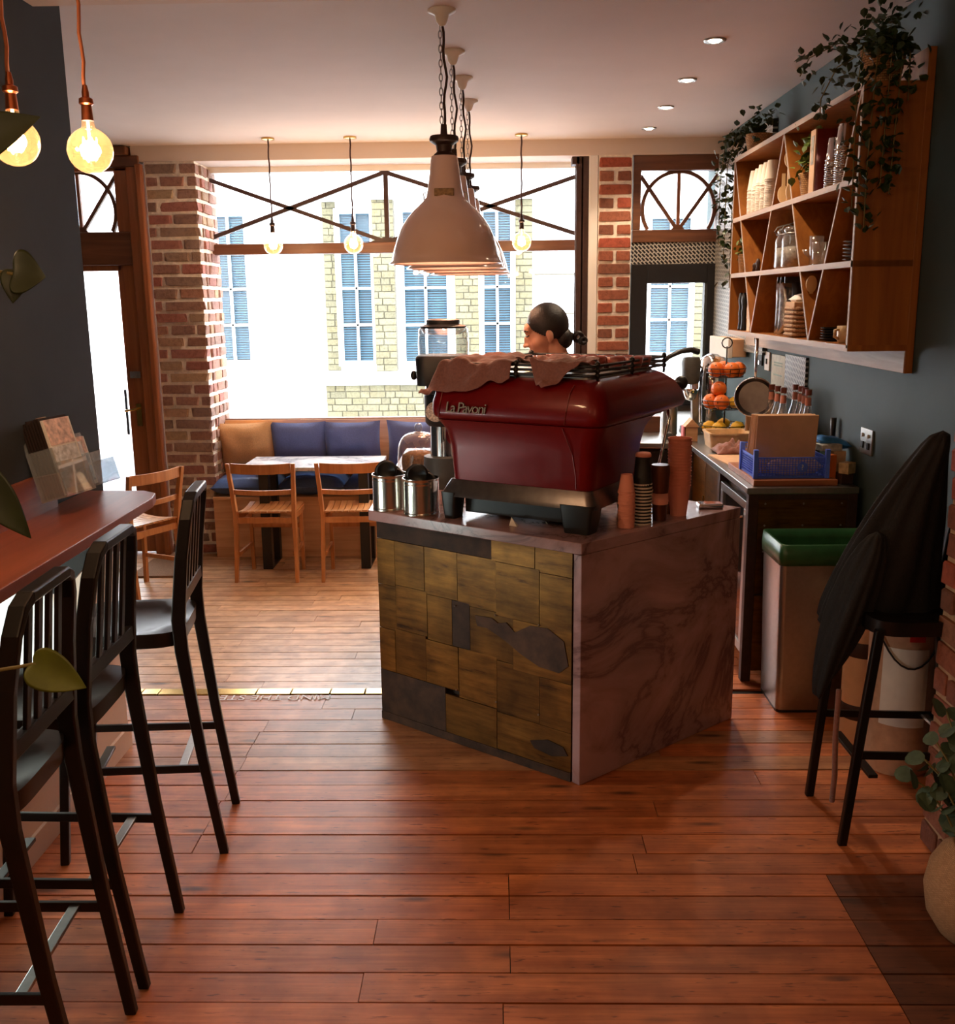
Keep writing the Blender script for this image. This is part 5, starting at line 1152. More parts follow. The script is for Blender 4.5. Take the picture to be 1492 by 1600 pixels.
for k in range(7):
    y = 4.52 + 0.02 * k; tl = R(-8 - 1.5 * k)
    o = MB().box((1.305 + 0.006 * math.sin(k * 2), y + 0.01, z0 + 0.145), (0.275 - 0.004 * (k % 3), 0.006, 0.27), R(random.uniform(-1.5, 1.5)), rx=-tl).build('paper_bag', M['kraft'], None, bevel=0.002)
    tag(o, 'flat brown paper bag standing in the blue crate', 'paper bag', 'paper bags in the blue crate')
o = MB().pillow((1.335, 4.49, z0 + 0.05), 0.27, 0.035, 0.08, Matrix(((1, 0, 0), (0, 1, 0), (0, 0, 1))), 8).build('plastic_packet', plain('pale_packet', S(206, 180, 180), 0.3, vary=0.25, nscale=40), None, smooth=True); tag(o, 'pale wrapped packet inside the front of the blue crate', 'packet')
# syrup bottles
def bottle(label, x, y, amber, h=0.375):
    t = thing('syrup_bottle', label, 'bottle', (x, y, T), 0, 'syrup bottles by the wall')
    s = h / 0.375; pr = [(0.0, 0.0), (0.036, 0.0), (0.039, 0.006), (0.039, 0.19), (0.034, 0.225), (0.02, 0.265), (0.0145, 0.30), (0.0135, 0.345), (0.015, 0.347), (0.015, 0.355)]
    MB().lathe([(r, T + z * s) for r, z in pr], 22, (x, y, 0), caps=False).build('glass', M['jar'], t, smooth=True)
    MB().lathe([(r * 0.93, T + z * s) for r, z in [(0.0, 0.004), (0.036, 0.004), (0.039, 0.19), (0.034, 0.22 if amber else 0.1), (0.0, 0.22 if amber else 0.1)]], 20, (x, y, 0), caps=False).build('syrup', M['syrup'] if amber else plain('pale_syrup', S(200, 180, 150), 0.2), t, smooth=True)
    MB().lathe([(0.016, T + 0.347 * s), (0.0165, T + 0.375 * s), (0.0, T + 0.376 * s)], 16, (x, y, 0), caps=False).build('cap', plain('red_brown_cap', S(124, 62, 48), 0.4), t, smooth=True, auto=40)
    lb = MB().lathe([(0.0397, T + 0.06 * s), (0.0397, T + 0.165 * s)], 22, (x, y, 0), caps=False).build('label', plain('cream_label', S(214, 200, 172), 0.7, vary=0.2, nscale=50), t, smooth=True)
    MB().lathe([(0.0157, T + 0.295 * s), (0.0145, T + 0.335 * s)], 16, (x, y, 0), caps=False).build('neck_label', plain('neck_band', S(196, 128, 104), 0.6), t, smooth=True)
    return lb
for i, (x, y) in enumerate(((1.456, 5.36), (1.46, 5.26), (1.462, 5.16))): bottle(('pale syrup bottle farthest back in the near row', 'middle pale syrup bottle of three', 'front pale syrup bottle of three')[i], x, y, False)
for i, (x, y) in enumerate(((1.575, 5.34), (1.575, 5.24), (1.565, 5.14), (1.55, 5.03))):
    lb = bottle(('dark syrup bottle farthest back against the wall', 'second dark syrup bottle against the wall', 'third dark syrup bottle against the wall', 'dark syrup bottle in front with its cream label showing')[i], x, y, True)
lettering('lettering', 'MONIN', 0.017, M['black'], lb, Vector((-0.028, -0.0405, T + 0.12)) - Vector((0, 0, T)), (R(90), 0, 0), 0.0003)
# packets heap
for lb, x, y, z, d, mt, rz in (('orange carton among the packets beside the crate', 1.505, 4.50, T + 0.065, (0.035, 0.035, 0.13), plain('orange_carton', S(214, 112, 46), 0.5), 0.3), ('small cream box beside the orange carton', 1.565, 4.46, T + 0.075, (0.06, 0.05, 0.05), plain('cream_box', S(182, 160, 120), 0.6, vary=0.3, nscale=50), 0.7), ('dark box under the small cream box', 1.56, 4.48, T + 0.025, (0.06, 0.06, 0.05), M['iron'], 0.2), ('white and black carton lying on the packets', 1.52, 4.60, T + 0.15, (0.10, 0.08, 0.03), plain('white_carton', S(190, 186, 176), 0.5, vary=0.5, nscale=30), 0.2), ('brown carton behind the orange carton', 1.56, 4.60, T + 0.067, (0.06, 0.08, 0.134), M['kraft'], 0.1), ('green packet against the crate side', 1.497, 4.575, T + 0.067, (0.016, 0.09, 0.134), plain('green_packet', S(120, 160, 110), 0.5, vary=0.3, nscale=40), 0.0)):
    o = MB().box((x, y, z), d, rz).build('carton', mt, None, bevel=0.003); tag(o, lb, 'carton')
o = MB().pillow((1.555, 4.66, T + 0.165), 0.16, 0.12, 0.05, Matrix.Rotation(R(12), 3, 'Y'), 10).build('plastic_bag', plain('blue_plastic', S(58, 128, 196), 0.35, vary=0.2, nscale=30), None, smooth=True); tag(o, 'crumpled blue plastic bag on top of the cartons', 'bag')
o = MB().bb(1.52, 1.59, 4.62, 4.70, T, T + 0.135).build('tea_box', M['iron'], None, bevel=0.003); tag(o, 'dark box at the wall under the blue bag', 'box')
t = thing('pepper_mill', 'slim black handled tool standing against the teal wall', 'utensil', (1.605, 4.80, T))
MB().tube([(1.605, 4.80, T), (1.605, 4.80, T + 0.16)], 0.012, 8).tube([(1.605, 4.80, T + 0.16), (1.605, 4.80, T + 0.26)], [0.012, 0.015], 8).build('handle', M['rubber'], t, smooth=True)
# tub, cloth, papers
t = thing('plastic_tub', 'cream plastic tub at the corner of the back counter', 'tub', (1.28, 5.66, T))
MB().loft([rr(1.19, 1.40, 5.56, 5.76, 0.02, T, 3), rr(1.18, 1.41, 5.55, 5.77, 0.02, T + 0.075, 3), rr(1.175, 1.415, 5.545, 5.775, 0.02, T + 0.078, 3), rr(1.175, 1.415, 5.545, 5.775, 0.02, T + 0.088, 3), rr(1.19, 1.40, 5.56, 5.76, 0.02, T + 0.086, 3), rr(1.195, 1.395, 5.565, 5.755, 0.02, T + 0.004, 3)], caps=True).build('tub_body', plain('cream_plastic', S(216, 184, 140), 0.5), t, smooth=True, auto=40)
o = MB().box((1.22, 5.16, T + 0.004), (0.16, 0.34, 0.006), R(6)).build('paper_sheet', M['kraft'], None); tag(o, 'brown paper sheet lying along the counter edge', 'paper')
vs = []; n = 18
for i in range(n + 1):
    for j in range(n + 1):
        u = -1 + 2 * i / n; v = -1 + 2 * j / n; q = max(0, 1 - u * u) * max(0, 1 - v * v)
        vs.append((1.26 + 0.09 * u, 5.40 + 0.10 * v, T + 0.012 + 0.07 * q ** 0.7 * (0.7 + 0.6 * noise.noise(Vector((u * 3, v * 3, 4)))) + 0.008 * noise.noise(Vector((u * 9, v * 9, 1)))))
o = MB().add(vs, [(i * (n + 1) + j, (i + 1) * (n + 1) + j, (i + 1) * (n + 1) + j + 1, i * (n + 1) + j + 1) for i in range(n) for j in range(n)]).build('tea_towel', M['cloth'], None, smooth=True); o.modifiers.new('thick', 'SOLIDIFY').thickness = 0.005; tag(o, 'crumpled brown towel behind the blue crate', 'towel')
# tiered fruit basket
fx, fy = 1.335, 5.92
t = thing('fruit_stand', 'three tier black wire fruit stand on the back counter', 'fruit basket', (fx, fy, T))
MB().tube([(fx, fy, T), (fx, fy, T + 0.55)], 0.005, 6).tube([(fx + 0.03 * math.cos(a), fy, T + 0.57 + 0.03 * math.sin(a)) for a in [R(30 * i) for i in range(12)]], 0.004, 6, close=True).build('post', M['blackmetal'], t, smooth=True)
for z, r in ((T + 0.045, 0.15), (T + 0.19, 0.135), (T + 0.375, 0.115)):
    mb = MB()
    for rr_, dz in ((r, 0.05), (r * 0.97, 0.025), (r * 0.86, 0.0), (r * 0.45, 0.0)): mb.tube([(fx + rr_ * math.cos(a), fy + rr_ * math.sin(a), z + dz) for a in [R(15 * i) for i in range(24)]], 0.0025, 5, close=True)
    for i in range(12): a = R(30 * i); mb.tube([(fx, fy, z), (fx + r * 0.86 * math.cos(a), fy + r * 0.86 * math.sin(a), z), (fx + r * math.cos(a), fy + r * math.sin(a), z + 0.05)], 0.002, 5)
    mb.build('wire_tier', M['blackmetal'], t)
def fruit(kind, label, x, y, z, r, group):
    t = thing(kind, label, 'fruit', (x, y, z - r), 0, group)
    mb = MB()
    if kind == 'lemon': mb.lathe([(0.0, -r * 1.25), (r * 0.22, -r * 1.12), (r * 0.7, -r * 0.75), (r, 0), (r * 0.7, r * 0.75), (r * 0.2, r * 1.12), (0.0, r * 1.2)], 16, caps=False); q = Matrix.Rotation(R(80), 3, 'Y'); mb.v = [q @ v + Vector((x, y, z)) for v in mb.v]
    else: mb.ball((x, y, z), (r, r, r * 0.96), 18, 12)
    mb.build('peel', M['orange'] if kind == 'orange' else M['lemon'], t, smooth=True)
    MB().lathe([(0.0, 0.0015), (0.004, 0.001), (0.0045, -0.002)], 8, (x - 0.01, y - r * 0.75, z + r * 0.62) if kind == 'orange' else (x - r * 1.15, y, z + 0.002), caps=False).build('stem_end', M['stem'], t)
k = 0
for z, rad, items in ((T + 0.375 + 0.043, 0.068, (('orange', 200, 'orange at the near side of the top tier'), ('orange', 285, 'orange at the front of the top tier'), ('orange', 345, 'orange at the wall side of the top tier'), ('orange', 90, 'orange at the back of the top tier'))),
        (T + 0.19 + 0.043, 0.088, (('orange', 190, 'orange at the near edge of the middle tier'), ('orange', 245, 'orange at the front of the middle tier'), ('lemon', 300, 'lemon at the front of the middle tier'), ('lemon', 345, 'lemon at the wall side of the middle tier'), ('orange', 100, 'orange at the back of the middle tier'))),
        (T + 0.045 + 0.04, 0.095, (('lemon', 195, 'lemon at the near edge of the bottom tier'), ('lemon', 240, 'lemon at the front of the bottom tier'), ('lemon', 310, 'lemon at the wall side of the bottom tier'), ('lemon', 80, 'lemon at the back of the bottom tier')))):
    for kd, a, lb in items: fruit(kd, lb + ' of the fruit stand', fx + rad * math.cos(R(a)), fy + rad * math.sin(R(a)), z, 0.046 if kd == 'orange' else 0.037, 'fruit on the tiered stand')
fruit('orange', 'orange piled on top of the middle tier of the fruit stand', fx - 0.045, fy - 0.035, T + 0.19 + 0.118, 0.045, 'fruit on the tiered stand')
# juicer press
jx, jy = 1.225, 6.28
t = thing('citrus_press', 'dark lever citrus press next to the fruit stand', 'juicer', (jx, jy, T))
MB().loft([rr(jx - 0.08, jx + 0.08, jy - 0.09, jy + 0.09, 0.03, T, 4), rr(jx - 0.075, jx + 0.075, jy - 0.085, jy + 0.085, 0.03, T + 0.04, 4)], caps=True).build('base', M['grey'], t, bevel=0.003)
MB().beam((jx + 0.02, jy + 0.05, T + 0.03), (jx, jy + 0.05, T + 0.46), 0.045, 0.05, (0, 1, 0)).build('column', M['steel'], t, bevel=0.006)
MB().lathe([(0.0, T + 0.30), (0.05, T + 0.31), (0.055, T + 0.33), (0.06, T + 0.44), (0.05, T + 0.47), (0.0, T + 0.475)], 22, (jx - 0.03, jy - 0.02, 0), caps=False).build('press_head', M['grey'], t, smooth=True, auto=40)
MB().tube([(jx + 0.02, jy + 0.02, T + 0.50), (jx - 0.03, jy, T + 0.515), (jx - 0.1, jy - 0.02, T + 0.505), (jx - 0.17, jy - 0.03, T + 0.475), (jx - 0.20, jy - 0.03, T + 0.45)], [0.02, 0.018, 0.016, 0.015, 0.016], 8).build('lever', M['blackmetal'], t, smooth=True)
MB().lathe([(0.0, T + 0.20), (0.03, T + 0.21), (0.05, T + 0.26), (0.052, T + 0.27)], 22, (jx - 0.03, jy - 0.02, 0), caps=False).build('cup', M['chrome'], t, smooth=True)
t = thing('electric_kettle', 'shiny steel kettle behind the fruit stand', 'kettle', (1.36, 6.42, T))
MB().lathe([(0.0, T), (0.085, T), (0.09, T + 0.03), (0.10, T + 0.2), (0.095, T + 0.36), (0.075, T + 0.45), (0.03, T + 0.48), (0.0, T + 0.482)], 26, (1.36, 6.42, 0), caps=False).build('kettle_body', M['chrome'], t, smooth=True, auto=50)
MB().tube([(1.28, 6.40, T + 0.40), (1.235, 6.39, T + 0.42), (1.225, 6.39, T + 0.28), (1.27, 6.40, T + 0.12)], 0.012, 8).build('handle', M['rubber'], t, smooth=True)
t = thing('milk_jug', 'tall steel flask standing on the counter by the window', 'flask', (1.05, 6.15, T))
MB().lathe([(0.0, T), (0.045, T), (0.05, T + 0.01), (0.048, T + 0.16), (0.035, T + 0.21), (0.03, T + 0.23), (0.0, T + 0.235)], 22, (1.05, 6.15, 0), caps=False).build('flask_body', M['steel'], t, smooth=True, auto=50)
MB().lathe([(0.033, T + 0.228), (0.033, T + 0.25), (0.0, T + 0.255)], 18, (1.05, 6.15, 0), caps=False).build('lid', M['rubber'], t, smooth=True, auto=40)
o = MB().bb(1.10, 1.17, 5.86, 5.94, T, T + 0.085).prism_y([(1.09, T + 0.085), (1.18, T + 0.085), (1.135, T + 0.135)], 5.855, 5.945).build('wooden_box', M['benchwood'], None, bevel=0.002); tag(o, 'little wooden house shaped box on the counter', 'box')
o = MB().bb(1.085, 1.093, 5.86, 5.93, T, T + 0.09).build('pink_card', plain('pink_card', S(226, 126, 130), 0.7), None); tag(o, 'pink card leaning by the little wooden box', 'card')
o = MB().prism_y([(0.99, T), (1.06, T), (1.035, T + 0.04), (1.01, T + 0.04)], 5.95, 6.02).build('card_reader', M['grey'], None, bevel=0.003); tag(o, 'small grey card reader on the steel counter', 'card reader')
o = MB().bb(0.90, 1.02, 6.30, 6.40, T, T + 0.10).build('cutlery_box', M['joinery_x'], None, bevel=0.003); tag(o, 'brown box at the back of the steel counter', 'box')
o = MB().bb(1.40, 1.55, 5.66, 5.69, T, T + 0.26).build('serving_board', wood('olive_board', S(92, 62, 38), S(150, 108, 66), 'z', 0.5), None, bevel=0.01); tag(o, 'wooden serving board standing behind the hanging pan', 'board')
# frying pan hung from the shelf
t = thing('frying_pan', 'steel frying pan hanging by its handle under the shelf', 'pan', (1.375, 5.45, 1.54))
pc = Vector((1.385, 5.43, 1.215)); pm = Matrix.Rotation(R(-18), 3, 'Z') @ Matrix.Rotation(R(83), 3, 'X')
mb = MB().lathe([(0.0, 0.0), (0.085, 0.0), (0.103, 0.035), (0.105, 0.035), (0.088, -0.003), (0.0, -0.003)], 32, caps=False); mb.v = [pm @ v + pc for v in mb.v]
mb.build('pan_body', plain('gunmetal', S(120, 112, 110), 0.3, 0.9), t, smooth=True, auto=50)
mb = MB().tube([(0.104 * math.cos(R(12 * i)), 0.104 * math.sin(R(12 * i)), 0.035) for i in range(30)], 0.0035, 6, close=True); mb.v = [pm @ v + pc for v in mb.v]
mb.build('rim', M['chrome'], t, smooth=True)
mb = MB().tube([(0, 0.10, 0.034), (0, 0.16, 0.045), (0, 0.24, 0.05), (0, 0.315, 0.05)], [0.008, 0.009, 0.010, 0.008], 8); mb.v = [pm @ v + pc for v in mb.v]
mb.build('handle', M['chrome'], t, smooth=True)
MB().tube([(1.375, 5.435, 1.50), (1.375, 5.45, 1.535), (1.375, 5.45, 1.552)], 0.003, 6).build('hook', M['blackmetal'], t)
# wall fittings
def plate(name, label, cat, y0, y1, z0, z1, mt, extra=None, group=None):
    t = thing(name, label, cat, (1.63, (y0 + y1) / 2, (z0 + z1) / 2), 0, group)
    MB().bb(1.62, 1.63, y0, y1, z0, z1).build('plate', mt, t, bevel=0.002)
    if extra: extra(t)
    return t
def sock(t):
    for y in (4.37, 4.44): MB().bb(1.614, 1.621, y - 0.012, y + 0.012, 1.085, 1.115).build('outlet', M['black'], t); MB().bb(1.612, 1.62, y - 0.006, y + 0.006, 1.135, 1.15).build('rocker', M['white'], t)
plate('wall_socket', 'brushed steel double socket on the teal wall', 'socket', 4.335, 4.475, 1.06, 1.172, M['steel'], sock)
plate('light_switch', 'glossy black and chrome switch plate on the wall', 'switch', 6.23, 6.40, 1.33, 1.43, M['black'], lambda t: (MB().bb(1.612, 1.62, 6.26, 6.37, 1.395, 1.425).build('rocker', M['chrome'], t), MB().bb(1.612, 1.62, 6.26, 6.37, 1.335, 1.36).build('rocker', M['chrome'], t)))
plate('switch_plate', 'narrow white switch plate beside the notice', 'switch', 6.06, 6.16, 1.31, 1.42, M['white'], lambda t: MB().bb(1.613, 1.62, 6.10, 6.12, 1.35, 1.38).build('rocker', M['grey'], t))
nt_ = plate('wall_notice', 'pale printed notice on the teal wall', 'notice', 5.72, 6.0, 1.16, 1.415, plain('notice_card', S(214, 216, 200), 0.7))
for z in (1.37, 1.355, 1.30, 1.23, 1.215, 1.2): MB().bb(1.6192, 1.62, 5.77, 5.95, z - 0.004, z + 0.004).build('printed_line', plain('green_print', S(150, 176, 164), 0.7), nt_)
t = thing('wall_carton', 'small white and brown carton fixed to the wall beneath the shelf end', 'box', (1.58, 6.8, 1.4))
MB().bb(1.53, 1.62, 6.62, 7.2, 1.36, 1.475).build('carton_side', M['kraft'], t, bevel=0.003); MB().bb(1.50, 1.53, 6.62, 7.2, 1.355, 1.48).build('carton_front', M['paper'], t, bevel=0.003)

# ------------------------------------------------------------------ wall shelf
sh = thing('wall_shelf', 'large wooden wall shelf with slanting dividers', 'shelf', (1.5, 5.0, 1.54))
XF, XB = 1.37, 1.598
MB().bb(XB, 1.628, 3.985, 6.55, 1.445, 2.645).build('back_board', M['shelf'], sh, bevel=0.002)
MB().bb(XB - 0.004, XB + 0.002, 3.99, 6.55, 1.447, 1.535).build('pale_strip', M['shelfpale'], sh)
for z in (1.545, 1.868, 2.178, 2.515): 
    b_ = MB().bb(XF, XB, 3.985, 6.06, z - 0.012, z + 0.012).build('shelf_board', M['shelf'], sh); MB().bb(XF - 0.003, XF, 3.985, 6.06, z - 0.012, z + 0.012).build('edge_strip', M['shelfpale'], b_)
for y in (3.985, 6.042): 
    b_ = MB().bb(XF, XB, y, y + 0.018, 1.557, 2.503).build('end_panel', M['shelf'], sh); MB().bb(XF - 0.003, XF, y, y + 0.018, 1.545, 2.503).build('edge_strip', M['shelfpale'], b_)
zig = [(6.04, 2.503), (5.525, 1.557), (5.045, 2.503), (4.50, 1.557), (4.005, 2.503)]
LV = (1.557, 1.856, 1.880, 2.166, 2.190, 2.503)
for (ya, za), (yb, zb) in zip(zig, zig[1:]):
    for l0, l1 in ((LV[0], LV[1]), (LV[2], LV[3]), (LV[4], LV[5])):
        f = lambda z: ya + (yb - ya) * (z - za) / (zb - za)
        p = [(f(l0) - 0.007, l0), (f(l0) + 0.007, l0), (f(l1) + 0.007, l1), (f(l1) - 0.007, l1)]
        b_ = MB().prism_x(p, XF + 0.001, XB).build('divider', M['shelf'], sh); MB().prism_x(p, XF - 0.002, XF + 0.001).build('edge_strip', M['shelfpale'], b_)
# contents
Z3, Z2, Z1, Z0 = 2.527, 2.190, 1.880, 1.557
for i, y in enumerate((5.79, 5.70, 5.61, 5.52, 5.43)):
    nested('paper_cup', 'white paper cup in the %s upturned stack from the window on the shelf' % ('first', 'second', 'third', 'fourth', 'fifth')[i], 'cup', 'white cups on the shelf', 1.425, y, 16 + (i > 1), 0.0092, 0.026, 0.039, 0.095, M['cupwhite'], True, None, Z2)
nested('paper_cup', 'silver paper cup in the shorter stack on the top shelf', 'cup', 'silver cups on the shelf', 1.43, 4.475, 14, 0.009, 0.026, 0.036, 0.09, M['chrome'], True, None, Z2)
nested('paper_cup', 'silver paper cup in the taller stack on the top shelf', 'cup', 'silver cups on the shelf', 1.43, 4.35, 18, 0.009, 0.026, 0.036, 0.09, M['chrome'], True, None, Z2)
nested('paper_cup', 'white paper cup squeezed in the corner of the top shelf', 'cup', 'white cups on the shelf', 1.43, 4.06, 2, 0.012, 0.02, 0.03, 0.08, M['cupwhite'], False, None, Z2)
pale = wood('pale_birch', S(206, 166, 112), S(232, 198, 150), 'z', 0.6)
def paddle(label, x, y, z, up=True, r=0.034, L=0.15, lean=0.0):
    t = thing('wooden_paddle', label, 'paddle', (x, y, z), 0, 'pale wooden paddles on the shelf')
    m_ = Matrix.Rotation(lean, 3, 'X'); c = Vector((x, y, z))
    mb = MB()
    for k in range(1): mb.lathe([(0.0, 0), (r, 0), (r, 0.008), (0.0, 0.008)], 20, (0, 0, 0), caps=False, axis='y')
    mb.v = [m_ @ (Vector((v.x * 0.8, v.y, v.z * 1.25 + r * 1.25 + (L - 0.01 if up else 0)))) + c for v in mb.v]; mb.build('blade', pale, t)
    mb = MB().bb(-0.008, 0.008, 0, 0.008, 0 if up else r * 2.4, L if up else r * 2.4 + L); mb.v = [m_ @ v + c for v in mb.v]; mb.build('handle', pale, t)
for i in range(4): paddle('pale wooden paddle in the bunch standing left in the pointed bay', 1.395 + 0.035 * i, 5.10 + 0.011 * i, Z2 + 0.001, False, 0.034, 0.06, R(-4))
for i in range(4): paddle('pale wooden paddle in the bunch standing right in the pointed bay', 1.395 + 0.035 * i, 4.965 + 0.011 * i, Z2 + 0.001, False, 0.034, 0.06, R(4))
for i in range(3): paddle('pale wooden paddle with its blade up at the top of the pointed bay', 1.40 + 0.04 * i, 5.035 + 0.011 * i, Z2 + 0.001, True, 0.032, 0.17, 0)
o = MB().bb(1.385, 1.55, 4.585, 4.655, Z2, Z2 + 0.265).build('box_file', M['redbrown'], None, bevel=0.002); tag(o, 'red brown box file with a pale spine on the top shelf', 'box file')
fs_ = MB().bb(1.380, 1.385, 4.585, 4.655, Z2, Z2 + 0.265).build('spine', M['kraft'], o); MB().bb(1.3785, 1.38, 4.60, 4.64, Z2 + 0.12, Z2 + 0.24).build('spine_label', plain('spine_label', S(150, 140, 124), 0.6, vary=0.4, nscale=60), fs_)
def ivy_leaves(mb, pts, n, spread, size, rnd):
    for k in range(n):
        t = rnd.random() * (len(pts) - 1); i = int(t); p = Vector(pts[i]).lerp(Vector(pts[min(i + 1, len(pts) - 1)]), t - i)
        p += Vector((rnd.gauss(0, 1), rnd.gauss(0, 1), rnd.gauss(0, 1))) * spread
        q = Matrix.Rotation(rnd.uniform(0, 6.28), 3, 'Z') @ Matrix.Rotation(rnd.uniform(-1.2, 1.2), 3, 'X') @ Matrix.Rotation(rnd.uniform(-0.7, 0.7), 3, 'Y')
        s = size * rnd.uniform(0.7, 1.25)
        mb.add([p + q @ (Vector(v) * s) for v in ((0, 0, 0), (0.38, 0.25, 0.08), (0.42, 0.6, 0.03), (0, 1.1, -0.12), (-0.42, 0.6, 0.03), (-0.38, 0.25, 0.08), (0, 0.5, -0.06))], [(0, 1, 6), (1, 2, 6), (2, 3, 6), (3, 4, 6), (4, 5, 6), (5, 0, 6)])
def basket_plant(label, x, y, z, r, h, trails, top_n, size, mt='ivy', seedv=1, cat='plant', spread=0.05, height=0.08):
    rnd = random.Random(seedv)
    t = thing('potted_ivy', label, cat, (x, y, z))
    n = 15; prof = []
    for i in range(n + 1): q = i / n; prof.append((r * (0.72 + 0.28 * q) * (1 + 0.02 * (i % 2)), h * q))
    pot = MB().lathe([(0.0, 0)] + prof + [(r * 0.92, h), (r * 0.9, h - 0.02), (0, h - 0.02)], 26, caps=False, ripple=lambda a, zq: 0.025 * math.sin(a * 13 + (math.pi if int(zq / (h / n * 1.001)) % 2 else 0))).build('woven_pot', M['wicker'], t, local=True, smooth=True)
    mb = MB(); stems = MB()
    cen = Vector((x, y, z + h))
    ivy_leaves(mb, [cen + Vector((0, 0, 0.0)), cen + Vector((0, 0, height))], top_n, spread, size, rnd)
    for tr in trails:
        pts = [Vector(p) for p in tr]; stems.tube(pts, 0.0025, 5)
        L = sum((b - a).length for a, b in zip(pts, pts[1:])); ivy_leaves(mb, pts, int(L / size * 4.2), size * 0.55, size, rnd)
    if trails: stems.build('stem', M['stem'], t)
    f = mb.build('foliage', M[mt], t); f['kind'] = 'stuff'
px_, py_, pz_ = 1.47, 4.09, Z3
TR = [[(1.44, 4.05, 2.67), (1.36, 3.99, 2.66), (1.33, 3.95, 2.5), (1.335, 3.95, 2.25), (1.34, 3.955, 2.06)], [(1.45, 4.03, 2.67), (1.40, 3.95, 2.65), (1.385, 3.93, 2.45), (1.38, 3.935, 2.2), (1.385, 3.94, 1.98)], [(1.47, 4.03, 2.67), (1.45, 3.95, 2.64), (1.44, 3.94, 2.4), (1.435, 3.94, 2.15)], [(1.49, 4.03, 2.67), (1.49, 3.95, 2.62), (1.475, 3.94, 2.3), (1.47, 3.94, 2.12)],
      [(1.45, 4.10, 2.68), (1.35, 4.25, 2.72), (1.28, 4.4, 2.70), (1.26, 4.45, 2.64)], [(1.43, 4.08, 2.67), (1.33, 4.2, 2.62), (1.30, 4.28, 2.52), (1.305, 4.3, 2.44)], [(1.49, 4.03, 2.68), (1.52, 3.96, 2.62), (1.52, 3.95, 2.45)]]
basket_plant('trailing ivy in a woven pot on the near end of the shelf top', px_, py_, pz_, 0.085, 0.13, TR, 150, 0.033, seedv=3, spread=0.055, height=0.10)
TR2 = [[(1.45, 5.98, 2.66), (1.38, 6.08, 2.66), (1.34, 6.12, 2.5), (1.34, 6.13, 2.2), (1.34, 6.13, 1.95)], [(1.47, 5.99, 2.66), (1.40, 6.12, 2.62), (1.38, 6.14, 2.3), (1.385, 6.15, 1.8)], [(1.5, 6.0, 2.66), (1.46, 6.13, 2.6), (1.45, 6.15, 2.3)], [(1.45, 5.98, 2.66), (1.33, 6.14, 2.64), (1.31, 6.16, 2.4), (1.315, 6.16, 2.05)]]
basket_plant('trailing ivy in a woven pot on the far end of the shelf top', 1.47, 5.94, Z3, 0.075, 0.11, TR2, 100, 0.033, seedv=4)
basket_plant('small bushy plant in a woven pot inside the top shelf', 1.44, 4.80, Z2, 0.062, 0.105, [], 120, 0.035, 'ivylite', 5, spread=0.032, height=0.16)
basket_plant('tiny plant in a tapered pot in the narrow corner bay', 1.43, 6.00, Z1, 0.034, 0.11, [], 60, 0.03, 'ivylite', 6, spread=0.022, height=0.09)
def jar(label, x, y, z):
    t = thing('swing_jar', label, 'jar', (x, y, z), 0, 'glass storage jars on the shelf')
    MB().lathe([(0.0, 0.0), (0.05, 0.0), (0.056, 0.01), (0.056, 0.13), (0.048, 0.155), (0.044, 0.162), (0.044, 0.172)], 24, caps=False).build('glass', M['jar'], t, local=True, smooth=True)
    MB().lathe([(0.0, 0.003), (0.051, 0.003), (0.051, 0.10), (0.0, 0.105)], 20, caps=False).build('contents', plain('pale_contents', S(190, 180, 172), 0.5, vary=0.4, nscale=60), t, local=True, smooth=True)
    MB().lathe([(0.046, 0.172), (0.048, 0.178), (0.04, 0.195), (0.0, 0.20)], 20, caps=False).build('lid', M['jar'], t, local=True, smooth=True)
    MB().tube([(0.05 * math.cos(R(20 * i)), 0.05 * math.sin(R(20 * i)), 0.165) for i in range(18)], 0.003, 5, close=True).tube([(-0.05, 0.0, 0.165), (-0.062, 0, 0.18), (-0.05, 0, 0.2), (0, 0, 0.215), (0.045, 0, 0.2), (0.05, 0, 0.165)], 0.003, 5).tube([(0, -0.05, 0.165), (0, -0.066, 0.14), (0, -0.058, 0.12)], 0.003, 5).build('wire_clip', M['steel'], t, local=True)
for lb, x, y in (('swing top glass jar nearest the slanted divider', 1.43, 5.13), ('swing top glass jar in the middle of the three', 1.43, 5.01), ('swing top glass jar at the back of the three', 1.54, 5.08)): jar(lb, x, y, Z1)
def glass(label, x, y, z, r, h):
    t = thing('drinking_glass', label, 'glass', (x, y, z), 0, 'drinking glasses on the shelf')
    MB().lathe([(0.0, 0.004), (r * 0.84, 0.004), (r, h), (r * 0.95, h), (r * 0.78, 0.01), (0, 0.01)], 20, caps=False).build('glass_wall', M['jar'], t, local=True, smooth=True)
    MB().lathe([(0.0, 0.0), (r * 0.84, 0.0), (r * 0.85, 0.006), (0.0, 0.006)], 20, caps=False).build('glass_foot', M['jar'], t, local=True)
for lb, x, y, h in (('short drinking glass at the front of the glasses', 1.42, 4.73, 0.075), ('tall drinking glass in the middle of the glasses', 1.43, 4.65, 0.13), ('medium drinking glass between the tall ones', 1.42, 4.575, 0.10), ('tallest drinking glass against the slanted divider', 1.52, 4.55, 0.145), ('short drinking glass at the back of the glasses', 1.52, 4.68, 0.09)): glass(lb, x, y, Z1, 0.033, h)
for i in range(6):
    o = MB().lathe([(0.0, 0.0), (0.05, 0.0), (0.09, 0.009), (0.092, 0.011), (0.05, 0.004), (0.0, 0.004)], 26, (1.475, 4.145, Z1 + 0.014 * i), caps=False).build('dinner_plate', plain('dark_plate', S(86, 72, 70), 0.3), None, smooth=True); tag(o, 'dark plate in the stack beside the shelf end panel', 'plate', 'dark plates on the shelf')
